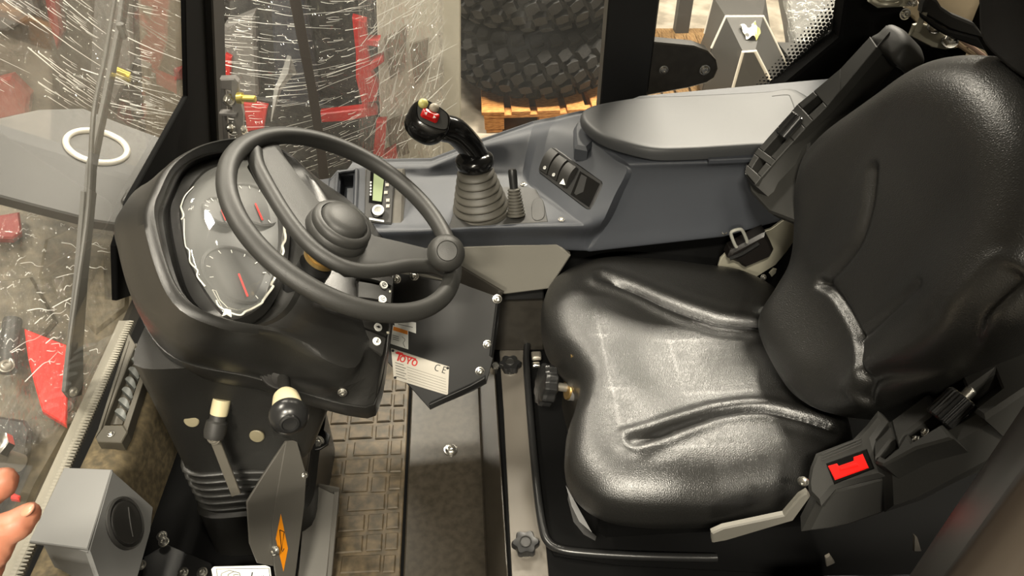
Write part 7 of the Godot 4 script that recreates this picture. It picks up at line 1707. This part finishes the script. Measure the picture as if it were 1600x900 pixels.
	for i in 260:
		var u := lr.randf()
		var v := lr.randf()
		var a := Vector3(2.1184, -0.3851, -5).lerp(Vector3(2.613, -0.3963, -5), u).lerp(Vector3(2.0014, -0.5742, -4.22).lerp(Vector3(2.3399, -0.5831, -4.2), u), v)
		var an := lr.randf() * TAU
		var d := Vector3(cos(an), 0.25 * sin(an), sin(an)) * lr.randf_range(0.006, 0.035)
		lc.tube([a - d, a + Vector3(lr.randf_range(-0.012, 0.012), lr.randf_range(0.0, 0.012), lr.randf_range(-0.012, 0.012)), a + d], lr.randf_range(0.0012, 0.004), 5, 3, 0.0006)
	obj("film_glint", lc, "glint_white", wl, 60.0).set_meta("kind", "stuff")
	obj("lower_box", extruded([Vector3(1.8863, -0.516, -4), Vector3(1.9688, -0.6934, -4), Vector3(2.2578, -0.7112, -4), Vector3(2.2048, -0.5334, -4)], Vector3(0, 0, -0.35)), "crate_grey", wl, 20.0)
	obj("edge_tube", Shape.new().tube([Vector3(1.8853, -0.5624, -4.15), Vector3(2.0053, -0.566, -4.15), Vector3(2.1296, -0.5698, -4.15)], 0.01, 8, 1), "edge_white", wl)
	obj("edge_tube", Shape.new().tube([Vector3(1.7317, -0.5173, -3.98), Vector3(1.7815, -0.6049, -3.98), Vector3(1.8592, -0.6473, -3.98), Vector3(2.1236, -0.6721, -3.98)], 0.012, 8, 4), "edge_white", wl)
	obj("tape", Shape.new().slab([Vector3(1.6039, -0.4831, -3.9), Vector3(1.6451, -0.473, -3.9), Vector3(1.6509, -0.4997, -3.9), Vector3(1.6088, -0.506, -3.9)], 0.01, 0.0), "edge_white", wl)

func hand() -> void:
	# fingertips of the person at the door, pointing at the windscreen corner
	var o := Vector3(-0.3364, 1.2091, -0.5826)
	var bones := []
	for f in [
		[Vector3(-0.381, 0.9142, -0.3267), Vector3(-0.3503, 0.926, -0.3218), Vector3(-0.3345, 0.9301, -0.3244), Vector3(-0.3275, 0.9323, -0.3325)],
		[Vector3(-0.3912, 0.9187, -0.3513), Vector3(-0.3675, 0.9302, -0.3532), Vector3(-0.3536, 0.9394, -0.3538), Vector3(-0.3507, 0.9423, -0.3561)],
		[Vector3(-0.3887, 0.8909, -0.3201), Vector3(-0.3597, 0.909, -0.3141), Vector3(-0.3509, 0.9156, -0.3127), Vector3(-0.348, 0.9177, -0.3144)],
		[Vector3(-0.396, 0.8725, -0.3178), Vector3(-0.3738, 0.8855, -0.3144), Vector3(-0.3666, 0.8927, -0.3136), Vector3(-0.3647, 0.8941, -0.3147)]]:
		for i in 3: bones.append([f[i], f[i + 1], [0.0115, 0.0105, 0.0095][i], [0.0105, 0.0095, 0.0078][i]])
	bones.append([Vector3(-0.387, 0.9195, -0.3451), Vector3(-0.4303, 0.9087, -0.3385), 0.017, 0.024])
	bones.append([Vector3(-0.388, 0.9016, -0.3295), Vector3(-0.4307, 0.9016, -0.3322), 0.017, 0.024])
	bones.append([Vector3(-0.3889, 0.8873, -0.317), Vector3(-0.4313, 0.8909, -0.3228), 0.016, 0.024])
	bones.append([Vector3(-0.4307, 0.9016, -0.3322), Vector3(-0.5093, 0.8555, -0.3368), 0.027, 0.03])
	bones.append([Vector3(-0.5093, 0.8555, -0.3368), Vector3(-0.6208, 0.8254, -0.3176), 0.03, 0.042])
	bones.append([Vector3(-0.4315, 0.9282, -0.3423), Vector3(-0.3955, 0.9508, -0.3465), 0.014, 0.012])
	bones.append([Vector3(-0.3955, 0.9508, -0.3465), Vector3(-0.3701, 0.9644, -0.3435), 0.012, 0.009])
	var lo := Vector3.ONE * 99.0
	var hi := -lo
	for b in bones:
		for e in [b[0], b[1]]:
			lo = lo.min(e - Vector3.ONE * 0.05)
			hi = hi.max(e + Vector3.ONE * 0.05)
	var field := func(p: Vector3) -> float:
		var s := 0.0
		var near := 1e9
		for b in bones:
			var ab: Vector3 = b[1] - b[0]
			var t := clampf((p - b[0]).dot(ab) / ab.length_squared(), 0.0, 1.0)
			var d: float = p.distance_to(b[0] + ab * t) - lerpf(b[2], b[3], t)
			near = minf(near, d)
			if d < 0.03: s += exp(-d / 0.0028)
		return near if s <= 0.0 else -0.0028 * log(s)
	var t := thing("person_hand", "bare hand of a person reaching in with the index finger pointing at the nozzle box", "hand", Vector3(-0.3878, 0.9052, -0.3326))
	var sh := S.nets(lo, hi, 0.0042, field)
	sh.seal(0)
	obj("skin", sh, "skin", t, 80.0)
	obj("fingernail", Shape.new().ball(Vector3(-0.3235, 0.9416, -0.3284), Vector3(0.006, 0.0025, 0.005), Basis(Vector3(0, 0, 1), 0.5)), "nail", t)
